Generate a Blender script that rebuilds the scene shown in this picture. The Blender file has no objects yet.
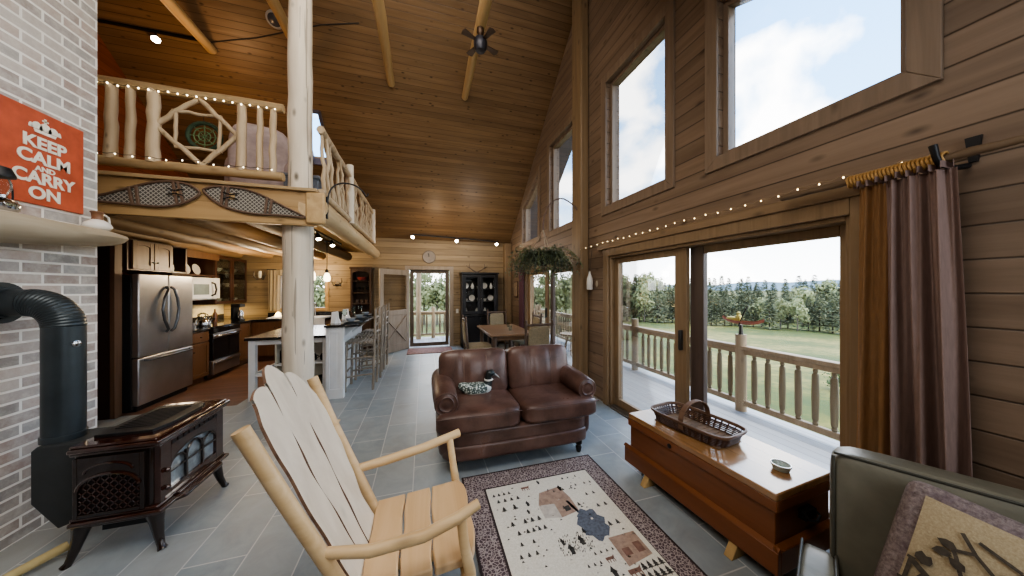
import bpy, bmesh, math, random
from mathutils import Vector, Matrix, noise as mnoise
R = math.radians
scene = bpy.context.scene
COL = scene.collection
PI = math.pi

# ------------------------------------------------------------------ nodes
class NT:
    def __init__(self, name):
        self.m = bpy.data.materials.new(name); self.m.use_nodes = True
        self.t = self.m.node_tree; self.t.nodes.clear()
        self.out = self.t.nodes.new('ShaderNodeOutputMaterial')
    def n(self, typ, **kw):
        nd = self.t.nodes.new(typ)
        for k, v in kw.items(): setattr(nd, k, v)
        return nd
    def l(self, a, b): self.t.links.new(a, b)
    def put(self, sock, v):
        if hasattr(v, 'is_output'): self.l(v, sock)
        elif isinstance(v, (tuple, list)) and len(v) == 3 and sock.type == 'RGBA': sock.default_value = (*v, 1)
        else: sock.default_value = v
    def math(self, op, a, b=None, c=None, clamp=False):
        nd = self.n('ShaderNodeMath', operation=op, use_clamp=clamp)
        self.put(nd.inputs[0], a)
        if b is not None: self.put(nd.inputs[1], b)
        if c is not None: self.put(nd.inputs[2], c)
        return nd.outputs[0]
    def mix(self, f, a, b, mode='MIX'):
        nd = self.n('ShaderNodeMix', data_type='RGBA', blend_type=mode)
        self.put(nd.inputs[0], f); self.put(nd.inputs[6], a); self.put(nd.inputs[7], b)
        return nd.outputs[2]
    def co(self): return self.n('ShaderNodeTexCoord').outputs['Object']
    def mapped(self, scale, rot=(0, 0, 0), loc=(0, 0, 0)):
        mp = self.n('ShaderNodeMapping'); mp.inputs['Scale'].default_value = scale
        mp.inputs['Rotation'].default_value = rot; mp.inputs['Location'].default_value = loc
        self.l(self.co(), mp.inputs[0]); return mp.outputs[0]
    def noise(self, vec, scale=5, detail=4, rough=.55, dist=0):
        nd = self.n('ShaderNodeTexNoise'); self.l(vec, nd.inputs['Vector'])
        nd.inputs['Scale'].default_value = scale; nd.inputs['Detail'].default_value = detail
        nd.inputs['Roughness'].default_value = rough; nd.inputs['Distortion'].default_value = dist
        return nd.outputs[0]
    def ramp(self, f, stops):
        nd = self.n('ShaderNodeValToRGB'); self.put(nd.inputs[0], f)
        el = nd.color_ramp.elements
        while len(el) < len(stops): el.new(.5)
        for e, (p, c) in zip(el, stops):
            e.position = p; e.color = (*c, 1) if len(c) == 3 else c
        return nd.outputs[0]
    def bump(self, h, strength=.3, dist=.01):
        nd = self.n('ShaderNodeBump'); nd.inputs['Strength'].default_value = strength
        nd.inputs['Distance'].default_value = dist; self.l(h, nd.inputs['Height']); return nd.outputs[0]
    def bsdf(self, color, rough=.5, metal=0, normal=None, **kw):
        b = self.n('ShaderNodeBsdfPrincipled')
        self.put(b.inputs['Base Color'], color); self.put(b.inputs['Roughness'], rough)
        self.put(b.inputs['Metallic'], metal)
        if normal is not None: self.l(normal, b.inputs['Normal'])
        for k, v in kw.items(): self.put(b.inputs[k.replace('_', ' ')], v)
        return b.outputs[0]
    def done(self, sh): self.l(sh, self.out.inputs[0]); return self.m

def darker(c, k): return tuple(x * k for x in c)

def plain(name, c, rough=.5, metal=0, var=.15, scale=8, bump=0, **kw):
    t = NT(name); v = t.co()
    f = t.noise(v, scale, 4)
    col = t.ramp(f, [(.3, darker(c, 1 - var)), (.7, tuple(min(1, x * (1 + var * .6)) for x in c))])
    nm = t.bump(t.noise(v, scale * 6, 3), bump, .004) if bump else None
    return t.done(t.bsdf(col, rough, metal, nm, **kw))

def emit(name, c, s):
    t = NT(name); e = t.n('ShaderNodeEmission')
    col = t.ramp(t.noise(t.co(), 3, 1), [(0, c), (1, tuple(min(1, x * 1.03) for x in c))])
    t.l(col, e.inputs[0]); e.inputs[1].default_value = s
    return t.done(e.outputs[0])

AX = {'X': 0, 'Y': 1, 'Z': 2}
def wood(name, c1, c2, axis='X', fine=14, plank=None, knot=.55, rough=.5, groove=.25, gw=.05, bump=.25, pvar=.25, kscale=3.0, spec=.4, crack=0, coat=0):
    """stretched-noise grain along axis; plank=(axis, pitch, offset) draws board joints."""
    t = NT(name)
    s = [fine, fine, fine]; s[AX[axis]] = fine * .06
    v = t.mapped(s)
    co = t.co()
    sep = t.n('ShaderNodeSeparateXYZ'); t.l(co, sep.inputs[0])
    g = t.noise(v, 1, 6, .62, .6)
    if plank:
        p = t.math('DIVIDE', t.math('SUBTRACT', sep.outputs[AX[plank[0]]], plank[2]), plank[1])
        fl = t.math('FLOOR', p); fr = t.math('SUBTRACT', p, fl)
        wn = t.n('ShaderNodeTexWhiteNoise', noise_dimensions='1D'); t.l(fl, wn.inputs['W'])
        rnd = wn.outputs[0]
    col = t.ramp(g, [(.25, c1), (.5, tuple((a + b) / 2 for a, b in zip(c1, c2))), (.75, c2)])
    big = t.noise(co, 1.3, 3)
    col = t.mix(t.math('MULTIPLY', big, .35), col, darker(c1, .75))
    if knot:
        ks = [kscale * 2.2] * 3; ks[AX[axis]] = kscale
        kv = t.mapped(ks, loc=(.37, .21, .63))
        vo = t.n('ShaderNodeTexVoronoi'); t.l(kv, vo.inputs['Vector']); vo.inputs['Scale'].default_value = 1
        ring = t.math('SMOOTH_MIN', 1, t.math('DIVIDE', vo.outputs['Distance'], .17), .1)
        kf = t.math('MULTIPLY', t.math('SUBTRACT', 1, ring, clamp=True), knot * 1.6, clamp=True)
        col = t.mix(kf, col, darker(c1, .28))
    h = g
    if crack:
        cs = [26.0] * 3; cs[AX[axis]] = .55
        cn = t.noise(t.mapped(cs, loc=(2, 5, 1)), 1, 2, .5)
        cf = t.math('LESS_THAN', cn, .36)
        col = t.mix(t.math('MULTIPLY', cf, crack), col, darker(c1, .30))
    if plank:
        col = t.mix(1, col, t.ramp(rnd, [(0, (1 - pvar,) * 3), (1, (1, 1, 1))]), 'MULTIPLY')
        e = t.math('MINIMUM', fr, t.math('SUBTRACT', 1, fr))
        gr = t.math('DIVIDE', e, gw, clamp=True)
        col = t.mix(gr, darker(c1, groove), col)
        h = t.math('ADD', t.math('MULTIPLY', g, .3), gr)
    nm = t.bump(h, bump, .012 if plank else .004)
    kw = dict(Coat_Weight=coat, Coat_Roughness=.12) if coat else {}
    return t.done(t.bsdf(col, rough, 0, nm, Specular_IOR_Level=spec, **kw))

# ------------------------------------------------------------------ mesh builder
class MB:
    def __init__(s): s.v = []; s.f = []; s.m = []
    def add(s, vs, fs, m=0):
        o = len(s.v); s.v += [Vector(p) for p in vs]
        for f in fs: s.f.append([i + o for i in f]); s.m.append(m)
        return s
    def box(s, x0, x1, y0, y1, z0, z1, m=0):
        vs = [(x, y, z) for z in (z0, z1) for y in (y0, y1) for x in (x0, x1)]
        return s.add(vs, [(0, 2, 3, 1), (4, 5, 7, 6), (0, 1, 5, 4), (1, 3, 7, 5), (3, 2, 6, 7), (2, 0, 4, 6)], m)
    def obox(s, c, size, rot=None, m=0):
        M = rot.to_matrix() if rot is not None and not isinstance(rot, Matrix) else (rot or Matrix.Identity(3))
        c = Vector(c); vs = []
        for z in (-.5, .5):
            for y in (-.5, .5):
                for x in (-.5, .5): vs.append(c + M @ Vector((x * size[0], y * size[1], z * size[2])))
        return s.add(vs, [(0, 2, 3, 1), (4, 5, 7, 6), (0, 1, 5, 4), (1, 3, 7, 5), (3, 2, 6, 7), (2, 0, 4, 6)], m)
    def bar(s, a, b, w, h=None, m=0, up=(0, 0, 1)):
        a, b = Vector(a), Vector(b); d = (b - a); L = d.length; d.normalize()
        u = Vector(up)
        if abs(d.dot(u)) > .97: u = Vector((1, 0, 0))
        x = u.cross(d).normalized(); y = d.cross(x)
        M = Matrix((x, y, d)).transposed()
        return s.obox((a + b) / 2, (w, h or w, L), M, m)
    def tube(s, pts, rad, seg=10, m=0, wob=0, seed=0, caps=True, closed=False):
        P = [Vector(p) for p in pts]; n = len(P)
        if not isinstance(rad, (list, tuple)): rad = [rad] * n
        rng = random.Random(seed); o = len(s.v)
        prev = None
        for i in range(n):
            if closed: d = P[(i + 1) % n] - P[i - 1]
            else: d = P[min(i + 1, n - 1)] - P[max(i - 1, 0)]
            d.normalize()
            if prev is None:
                u = Vector((0, 0, 1)) if abs(d.z) < .9 else Vector((1, 0, 0))
                x = u.cross(d).normalized()
            else:
                x = (prev - d * prev.dot(d))
                x = x.normalized() if x.length > 1e-6 else Vector((1, 0, 0))
            prev = x; y = d.cross(x)
            for k in range(seg):
                a = 2 * PI * k / seg; r = rad[i] * (1 + wob * rng.uniform(-1, 1))
                s.v.append(P[i] + x * (math.cos(a) * r) + y * (math.sin(a) * r))
        for i in range(n if closed else n - 1):
            j = (i + 1) % n
            for k in range(seg):
                k2 = (k + 1) % seg
                s.f.append([o + i * seg + k, o + i * seg + k2, o + j * seg + k2, o + j * seg + k]); s.m.append(m)
        if caps and not closed:
            s.f.append([o + k for k in range(seg)][::-1]); s.m.append(m)
            s.f.append([o + (n - 1) * seg + k for k in range(seg)]); s.m.append(m)
        return s
    def log(s, a, b, r0, r1=None, n=8, seg=10, bend=.01, m=0, seed=0, wob=.06, nub=.04):
        rng = random.Random(seed); a, b = Vector(a), Vector(b); r1 = r0 if r1 is None else r1
        pts, rs = [], []
        for i in range(n + 1):
            t = i / n; p = a.lerp(b, t)
            k = math.sin(PI * t) * bend
            pts.append(p + Vector((rng.uniform(-1, 1), rng.uniform(-1, 1), rng.uniform(-1, 1))) * k)
            rs.append((r0 + (r1 - r0) * t) * (1 + rng.uniform(-nub, nub)))
        return s.tube(pts, rs, seg, m, wob, seed)
    def lathe(s, prof, c=(0, 0, 0), seg=20, m=0, M=None):
        c = Vector(c); o = len(s.v); n = len(prof)
        for r, z in prof:
            for k in range(seg):
                a = 2 * PI * k / seg; p = Vector((r * math.cos(a), r * math.sin(a), z))
                s.v.append(c + (M @ p if M is not None else p))
        for i in range(n - 1):
            for k in range(seg):
                k2 = (k + 1) % seg
                s.f.append([o + i * seg + k, o + i * seg + k2, o + (i + 1) * seg + k2, o + (i + 1) * seg + k]); s.m.append(m)
        if prof[0][0] > 1e-5: s.f.append([o + k for k in range(seg)][::-1]); s.m.append(m)
        if prof[-1][0] > 1e-5: s.f.append([o + (n - 1) * seg + k for k in range(seg)]); s.m.append(m)
        return s
    def prism(s, pts, vec, m=0):
        P = [Vector(p) for p in pts]; n = len(P); v = Vector(vec)
        nrm = Vector((0, 0, 0))
        for i in range(n): nrm += P[i].cross(P[(i + 1) % n])
        if nrm.dot(v) > 0: P = P[::-1]
        o = len(s.v); s.v += P + [p + v for p in P]
        s.f.append([o + i for i in range(n)]); s.m.append(m)
        s.f.append([o + n + i for i in range(n)][::-1]); s.m.append(m)
        for i in range(n):
            j = (i + 1) % n
            s.f.append([o + j, o + i, o + n + i, o + n + j]); s.m.append(m)
        return s
    def sell(s, c, r, n=4, res=8, M=None, m=0, fn=None):
        """superellipsoid: a soft box with half sizes r"""
        c = Vector(c); idx = {}
        def vert(p):
            key = tuple(round(q, 5) for q in p)
            if key not in idx:
                x, y, z = p
                # even out the spacing a little
                k = (abs(x) ** n + abs(y) ** n + abs(z) ** n) ** (1 / n)
                q = Vector((x / k * r[0], y / k * r[1], z / k * r[2]))
                if fn: q = fn(q)
                idx[key] = len(s.v); s.v.append(c + (M @ q if M is not None else q))
            return idx[key]
        L = [-1 + 2 * i / res for i in range(res + 1)]
        for ax in range(3):
            for sg in (-1, 1):
                for i in range(res):
                    for j in range(res):
                        q = []
                        for a, b in ((L[i], L[j]), (L[i + 1], L[j]), (L[i + 1], L[j + 1]), (L[i], L[j + 1])):
                            p = [0, 0, 0]; p[ax] = sg; p[(ax + 1) % 3] = a; p[(ax + 2) % 3] = b; q.append(vert(p))
                        if sg < 0: q = q[::-1]
                        s.f.append(q); s.m.append(m)
        return s
    def grid(s, fn, nu, nv, m=0, flip=False):
        o = len(s.v)
        for i in range(nu + 1):
            for j in range(nv + 1): s.v.append(Vector(fn(i / nu, j / nv)))
        for i in range(nu):
            for j in range(nv):
                a = o + i * (nv + 1) + j; q = [a, a + nv + 1, a + nv + 2, a + 1]
                s.f.append(q[::-1] if flip else q); s.m.append(m)
        return s
    def ball(s, c, r, seg=10, m=0):
        rr = r if isinstance(r, (tuple, list)) else (r, r, r)
        n = max(4, seg // 2)
        M = Matrix.Diagonal((rr[0], rr[1], rr[2]))
        return s.lathe([(math.sin(PI * i / n), -math.cos(PI * i / n)) if 0 < i < n else (1e-4, -math.cos(PI * i / n)) for i in range(n + 1)], c, seg, m, M)
    def build(s, name, mats, parent=None, sm=40, bevel=0, label=None, world=True, bseg=2):
        me = bpy.data.meshes.new(name)
        off = Vector((0, 0, 0))
        if parent is not None and world:
            p = parent
            while p is not None: off += Vector(p.location); p = p.parent
        me.from_pydata([v - off for v in s.v], [], s.f)
        if not isinstance(mats, (list, tuple)): mats = [mats]
        for m in mats: me.materials.append(m)
        me.polygons.foreach_set('material_index', s.m)
        if sm:
            me.polygons.foreach_set('use_smooth', [True] * len(me.polygons))
            me.update()
            me.set_sharp_from_angle(angle=R(sm))
        me.update()
        o = bpy.data.objects.new(name, me); COL.objects.link(o)
        if parent is not None: o.parent = parent
        if bevel:
            b = o.modifiers.new('Bevel', 'BEVEL'); b.width = bevel; b.segments = bseg; b.limit_method = 'ANGLE'; b.angle_limit = R(40)
        if label: o['label'] = label
        return o

def thing(name, label, cat, loc=(0, 0, 0), rz=0, group=None):
    o = bpy.data.objects.new(name, None); COL.objects.link(o); o.empty_display_size = .1
    o.location = loc; o.rotation_euler = (0, 0, rz); o['label'] = label; o['category'] = cat
    if group: o['group'] = group
    return o
def tag(o, label, cat, group=None, kind=None):
    o['label'] = label; o['category'] = cat
    if group: o['group'] = group
    if kind: o['kind'] = kind
    return o
def struct(name, mb, mats, parent=None, sm=30, bevel=0, label=None):
    o = mb.build(name, mats, parent, sm, bevel)
    if parent is None:
        o['kind'] = 'structure'
        o['category'] = name.split('_')[0]
        o['label'] = label or ''
    return o
def dup(root, loc, rz, label=None, group=None):
    r = root.copy(); COL.objects.link(r); r.location = loc; r.rotation_euler = (0, 0, rz)
    if label: r['label'] = label
    if group: r['group'] = group
    for ch in list(root.children):
        c = ch.copy(); COL.objects.link(c); c.parent = r
        for g in ch.children:
            d = g.copy(); COL.objects.link(d); d.parent = c
    return r
def rot(x=0, y=0, z=0): return (Matrix.Rotation(R(z), 3, 'Z') @ Matrix.Rotation(R(y), 3, 'Y') @ Matrix.Rotation(R(x), 3, 'X'))
AXM = {'X': Matrix.Rotation(R(90), 3, 'Y'), 'Y': Matrix.Rotation(R(-90), 3, 'X'), 'Z': Matrix.Identity(3)}
CLOUD_LOC = (3.1, 1.2, .4); WORLD_S = 3.4; SUN_E = 1.8; EXPOSURE = 0.75; VIEW_LOOK = 'AgX - Medium High Contrast'
# ------------------------------------------------------------------ materials
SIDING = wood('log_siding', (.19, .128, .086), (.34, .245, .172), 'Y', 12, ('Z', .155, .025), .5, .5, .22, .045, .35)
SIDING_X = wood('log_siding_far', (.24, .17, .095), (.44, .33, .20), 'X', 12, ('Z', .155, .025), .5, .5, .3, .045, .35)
SIDING_L = wood('loft_siding', (.20, .06, .025), (.34, .11, .045), 'Y', 12, ('Z', .12, 0), .4, .5, .3, .05, .3)
CEIL = wood('ceiling_pine', (.17, .098, .046), (.31, .195, .10), 'X', 16, ('Z', .062, 0), .75, .42, .35, .06, .25, .3, 4.5)
TRIMW = wood('window_trim_wood', (.18, .127, .088), (.31, .23, .165), 'Z', 14, None, .35, .45)
TRIMY = wood('trim_wood_long', (.20, .13, .072), (.34, .235, .14), 'Y', 14, None, .35, .45)
TRIMX = wood('trim_wood_across', (.34, .21, .09), (.55, .38, .19), 'X', 14, None, .35, .45)
DOORF = wood('patio_door_wood', (.19, .125, .07), (.33, .23, .135), 'Z', 14, None, .2, .42)
POSTW = wood('peeled_log_pale', (.56, .47, .36), (.84, .77, .66), 'Z', 9, None, .9, .6, kscale=2.6, bump=.5, crack=.6)
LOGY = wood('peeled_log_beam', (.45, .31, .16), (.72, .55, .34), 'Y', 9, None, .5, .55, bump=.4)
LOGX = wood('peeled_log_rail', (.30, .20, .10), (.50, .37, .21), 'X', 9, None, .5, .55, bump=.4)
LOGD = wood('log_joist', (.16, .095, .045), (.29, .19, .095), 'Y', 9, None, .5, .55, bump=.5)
STICK = wood('peeled_stick', (.36, .26, .155), (.62, .50, .35), 'Z', 10, None, .5, .55, bump=.4, kscale=5)
TIEW = wood('tie_beam_wood', (.40, .26, .12), (.62, .44, .23), 'Y', 10, None, .4, .5)
FASC = wood('loft_fascia_wood', (.42, .26, .115), (.63, .43, .215), 'X', 9, ('Z', .175, 2.275), .5, .45, .45, .02, .2)

def brickmat():
    t = NT('whitewashed_brick')
    sep = t.n('ShaderNodeSeparateXYZ'); t.l(t.co(), sep.inputs[0])
    cmb = t.n('ShaderNodeCombineXYZ')
    t.l(t.math('ADD', sep.outputs[1], t.math('MULTIPLY', sep.outputs[0], 1.0)), cmb.inputs[0]); t.l(sep.outputs[2], cmb.inputs[1])
    b = t.n('ShaderNodeTexBrick', offset=.5); t.l(cmb.outputs[0], b.inputs['Vector'])
    b.inputs['Scale'].default_value = 1; b.inputs['Brick Width'].default_value = .224; b.inputs['Row Height'].default_value = .0738
    b.inputs['Mortar Size'].default_value = .009; b.inputs['Mortar Smooth'].default_value = .25; b.inputs['Bias'].default_value = 0
    b.inputs['Color1'].default_value = (0, 0, 0, 1); b.inputs['Color2'].default_value = (1, 1, 1, 1); b.inputs['Mortar'].default_value = (.5, .5, .5, 1)
    bc = t.n('ShaderNodeRGBToBW'); t.l(b.outputs['Color'], bc.inputs[0])
    col = t.ramp(bc.outputs[0], [(.0, (.30, .305, .30)), (.3, (.46, .35, .31)), (.55, (.40, .405, .40)), (.8, (.56, .46, .41)), (1, (.62, .60, .57))])
    w = t.noise(t.co(), 11, 6, .7)
    col = t.mix(t.ramp(w, [(.42, (0, 0, 0)), (.75, (.8, .8, .8))]), col, (.72, .70, .66))
    fine = t.noise(t.co(), 60, 4, .7)
    col = t.mix(t.math('MULTIPLY', fine, .35), col, (.25, .22, .2))
    col = t.mix(b.outputs['Fac'], col, (.84, .82, .78))
    h = t.math('ADD', t.math('SUBTRACT', 1, b.outputs['Fac']), t.math('MULTIPLY', w, .3))
    return t.done(t.bsdf(col, .85, 0, t.bump(h, .6, .012)))
BRICK = brickmat()

def tilemat():
    t = NT('slate_tile')
    v = t.mapped((1, 1, 1), (0, 0, R(90)), (0, 0, 0))
    sep = t.n('ShaderNodeSeparateXYZ'); t.l(t.co(), sep.inputs[0])
    cmb = t.n('ShaderNodeCombineXYZ'); t.l(sep.outputs[1], cmb.inputs[0]); t.l(t.math('ADD', sep.outputs[0], .085), cmb.inputs[1])
    b = t.n('ShaderNodeTexBrick', offset=.5); t.l(cmb.outputs[0], b.inputs['Vector'])
    b.inputs['Scale'].default_value = 1; b.inputs['Brick Width'].default_value = .61; b.inputs['Row Height'].default_value = .31
    b.inputs['Mortar Size'].default_value = .004; b.inputs['Mortar Smooth'].default_value = .2
    b.inputs['Color1'].default_value = (0, 0, 0, 1); b.inputs['Color2'].default_value = (1, 1, 1, 1); b.inputs['Mortar'].default_value = (.5, .5, .5, 1)
    bw = t.n('ShaderNodeRGBToBW'); t.l(b.outputs['Color'], bw.inputs[0])
    col = t.ramp(bw.outputs[0], [(0, (.21, .255, .285)), (.4, (.25, .29, .315)), (.7, (.28, .315, .335)), (1, (.315, .335, .34))])
    n1 = t.noise(t.co(), 5, 6, .65, .8)
    col = t.mix(t.ramp(n1, [(.35, (.0, .0, .0)), (.7, (.6, .6, .6))]), col, (.39, .43, .45))
    n2 = t.noise(t.co(), 2.2, 4, .6)
    col = t.mix(t.ramp(n2, [(.5, (0, 0, 0)), (.75, (.35, .35, .35))]), col, (.22, .19, .155))
    col = t.mix(b.outputs['Fac'], col, (.52, .53, .53))
    h = t.math('ADD', t.math('SUBTRACT', 1, b.outputs['Fac']), t.math('MULTIPLY', n1, .5))
    rg = t.ramp(n1, [(.2, (.30,) * 3), (.8, (.48,) * 3)])
    return t.done(t.bsdf(col, rg, 0, t.bump(h, .22, .006), Specular_IOR_Level=.55))
TILE = tilemat()
KFLOOR = wood('kitchen_floor_wood', (.16, .085, .055), (.28, .16, .11), 'X', 12, ('Y', .12, 0), .2, .35, .3, .03, .2)

def glassmat(name='window_glass', tint=(1, 1, 1)):
    t = NT(name)
    tr = t.n('ShaderNodeBsdfTransparent'); tr.inputs[0].default_value = (*tint, 1)
    gl = t.n('ShaderNodeBsdfGlossy'); gl.inputs['Roughness'].default_value = .03
    fr = t.n('ShaderNodeFresnel'); fr.inputs[0].default_value = 1.3
    mx = t.n('ShaderNodeMixShader')
    dust = t.noise(t.co(), 4, 3)
    t.l(t.math('MULTIPLY', fr.outputs[0], t.math('ADD', t.math('MULTIPLY', dust, .1), .5), clamp=True), mx.inputs[0])
    t.l(tr.outputs[0], mx.inputs[1]); t.l(gl.outputs[0], mx.inputs[2])
    return t.done(mx.outputs[0])
GLASS = glassmat()
DARKGLASS = plain('dark_oven_glass', (.012, .012, .014), .06, 0, .1)
CLEAR = glassmat('clear_glassware', (.88, .93, .92))

BLACKM = plain('black_iron', (.014, .014, .016), .45, .3, .3)
STOVEB = plain('stove_pipe_black', (.05, .062, .07), .38, .5, .25, 5)
ENAMEL = plain('brown_stove_enamel', (.035, .010, .006), .12, 0, .4, 10, Coat_Weight=.8, Coat_Roughness=.05)
ENAMELD = plain('dark_stove_enamel', (.018, .010, .008), .18, 0, .3, 10, Coat_Weight=.5, Coat_Roughness=.08)
STEEL = plain('brushed_steel', (.46, .46, .47), .32, .95, .12, 3)
STEELD = plain('dark_steel', (.14, .15, .165), .30, .9, .12, 3)
CHROME = plain('chrome_metal', (.55, .56, .58), .15, 1, .1)
WHITEP = plain('white_paint', (.72, .74, .76), .5, 0, .06)
CREAM = plain('cream_panel', (.60, .56, .47), .6, 0, .1)
CERAM = plain('white_ceramic', (.75, .73, .68), .25, 0, .08)
DARKCAB = wood('dark_cabinet_wood', (.045, .018, .010), (.095, .04, .02), 'Z', 12, None, .1, .35)
MEDCAB = wood('brown_cabinet_wood', (.11, .055, .026), (.19, .10, .05), 'Z', 12, None, .2, .4)
BLACKCAB = plain('black_cabinet_paint', (.010, .009, .011), .35, 0, .2)
COUNTER = plain('black_granite', (.018, .018, .02), .12, 0, .6, 60)
GRYCNT = plain('grey_stone_counter', (.20, .17, .15), .2, 0, .4, 40)
LEATHER = None
def leather(name, c1, c2, rough=.38, bump=.35):
    t = NT(name); co = t.co()
    n1 = t.noise(co, 4, 5, .6, .4); n2 = t.noise(co, 90, 3, .6)
    col = t.ramp(n1, [(.3, c1), (.72, c2)])
    h = t.math('ADD', t.math('MULTIPLY', n1, 2.0), t.math('MULTIPLY', n2, .25))
    rg = t.ramp(n1, [(.3, (rough + .08,) * 3), (.7, (rough - .06,) * 3)])
    return t.done(t.bsdf(col, rg, 0, t.bump(h, bump, .008), Specular_IOR_Level=.5))
LEATHER = leather('brown_leather', (.055, .028, .022), (.165, .092, .072), .33)
LEATHERG = leather('grey_leather', (.125, .12, .092), (.19, .18, .14), .40, .15)
CHAIRW = wood('rocker_pine', (.50, .30, .12), (.78, .55, .28), 'X', 10, None, .3, .42, spec=.45)
CHAIRB = wood('rocker_board', (.60, .51, .40), (.82, .74, .62), 'Z', 8, None, .15, .42, spec=.5)
BARK = plain('live_edge_bark', (.20, .12, .08), .7, 0, .4, 30)
TRUNKW = wood('trunk_pine', (.16, .055, .018), (.27, .10, .036), 'Y', 9, None, .25, .32, spec=.5)
TRUNKT = wood('trunk_lid_pine', (.30, .15, .06), (.46, .26, .11), 'Y', 9, ('X', .19, -.06), .25, .2, .6, .012, .12, .1, spec=.9, coat=.8)
FOOTW = wood('trunk_foot_wood', (.42, .27, .11), (.62, .43, .2), 'Z', 12, None, 0, .5)
MANTEL = wood('mantel_slab', (.36, .29, .20), (.60, .52, .40), 'Y', 7, None, .35, .6, bump=.5)
HUTCHW = wood('hutch_wood', (.045, .025, .016), (.09, .052, .033), 'Z', 12, None, .1, .4)
DOORW = wood('grey_door_wood', (.25, .20, .15), (.42, .35, .28), 'Z', 12, None, .2, .5)
TABLEW = wood('dining_table_wood', (.16, .09, .05), (.30, .18, .10), 'X', 12, None, .2, .35)
TWIG = wood('twig_grey', (.17, .14, .11), (.38, .33, .27), 'Z', 14, None, .5, .55, bump=.5)
TWIGD = wood('twig_dark', (.09, .06, .045), (.17, .12, .09), 'Z', 14, None, .4, .55)
BURLAP = plain('tan_upholstery', (.29, .24, .155), .85, 0, .2, 40, .3)
SIGNRED = plain('weathered_red_sign', (.50, .10, .045), .55, 0, .22, 9)
SIGNW = plain('sign_white', (.83, .79, .70), .6, 0, .08, 20)
BULB = emit('warm_bulb', (1, .76, .40), 5)
BULBR = emit('rail_bulb', (1, .86, .62), 6)
BULBW = emit('white_bulb', (1, .88, .68), 30)
SHADE = emit('pendant_glow', (1, .84, .56), 4)
CABLE = plain('dark_cable', (.03, .025, .02), .6)
GREENN = plain('green_netting', (.03, .055, .028), .8, 0, .4, 30)
LEAFM = plain('trailing_leaf', (.15, .185, .125), .55, 0, .5, 14)
SOIL = plain('basket_liner', (.06, .045, .03), .9)
DECKW = wood('deck_boards', (.36, .36, .36), (.50, .50, .50), 'Y', 12, ('X', .14, 0), 0, .6, .35, .05, .2)
RAILW = wood('deck_rail_wood', (.24, .17, .10), (.40, .30, .19), 'Z', 10, None, .3, .6)
# ------------------------------------------------------------------ the room
XW, XL, YF, YBK = 2.41, -4.35, 8.22, -1.6
RY = 4.05; EZ = 2.90; SL = .845
RZ = EZ + SL * (YF - RY)
def roof(y): return EZ + SL * (YF - y) if y >= RY else RZ - .62 * (RY - y)

fl = MB(); fl.box(XL, XW + .2, YBK, YF + .2, -.1, 0)
struct('floor', fl, TILE, label='grey slate tile floor laid in staggered rows')
kf = MB(); kf.box(XL, -2.45, 4.9, YF, 0, .004)
struct('floor_kitchen', kf, KFLOOR, label='reddish wood floor of the kitchen')

# wall with openings, built strip by strip
def strip_wall(name, y_rng, openings, top, x0, x1, mat, label, axis='Y', extra=()):
    ys = {y_rng[0], y_rng[1], *extra}
    for o in openings: ys |= {o[0], o[1]}
    ys = sorted(y for y in ys if y_rng[0] <= y <= y_rng[1])
    mb = MB()
    for a, b in zip(ys, ys[1:]):
        cuts = [o for o in openings if o[0] <= a + 1e-6 and o[1] >= b - 1e-6]
        cuts.sort(key=lambda o: o[2])
        lo = (0.0, 0.0); segs = []
        for o in cuts:
            za, zb = (o[3](a), o[3](b)) if callable(o[3]) else (o[3], o[3])
            segs.append((lo, (o[2], o[2]))); lo = (za, zb)
        segs.append((lo, (top(a), top(b))))
        for (l0, l1), (t0, t1) in segs:
            if max(t0 - l0, t1 - l1) < 1e-4: continue
            if axis == 'Y': mb.prism([(x0, a, l0), (x0, b, l1), (x0, b, t1), (x0, a, t0)], (x1 - x0, 0, 0))
            else: mb.prism([(a, x0, l0), (b, x0, l1), (b, x0, t1), (a, x0, t0)], (0, x1 - x0, 0))
    return struct(name, mb, mat, label=label, sm=0)

D1 = (1.065, 3.42, .0, 2.03); D2 = (4.33, 6.80, .0, 2.0)
UP = [(.86, 1.88, 2.72, lambda y: 3.57 + (y - .86) * .47), (2.44, 3.47, 2.72, 4.42), (4.37, 5.36, 2.72, 4.42),
      (5.98, 7.02, 2.72, lambda y: 3.62 + (7.02 - y) * .47)]
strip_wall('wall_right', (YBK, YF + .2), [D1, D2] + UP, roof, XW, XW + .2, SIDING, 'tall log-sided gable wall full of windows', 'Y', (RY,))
FD = (-.38, .68, 0.0, 2.09); KW = (-3.27, -2.33, 1.12, 1.9)
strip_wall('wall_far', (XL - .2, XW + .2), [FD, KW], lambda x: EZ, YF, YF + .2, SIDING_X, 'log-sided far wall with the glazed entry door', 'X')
strip_wall('wall_left', (YBK, YF + .2), [], roof, XL - .2, XL, SIDING_L, 'reddish log wall on the kitchen and loft side', 'Y', (RY,))
strip_wall('wall_back', (XL - .2, XW + .2), [], lambda x: roof(YBK), YBK - .2, YBK, SIDING_X, 'log wall behind the viewer', 'X')

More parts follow.
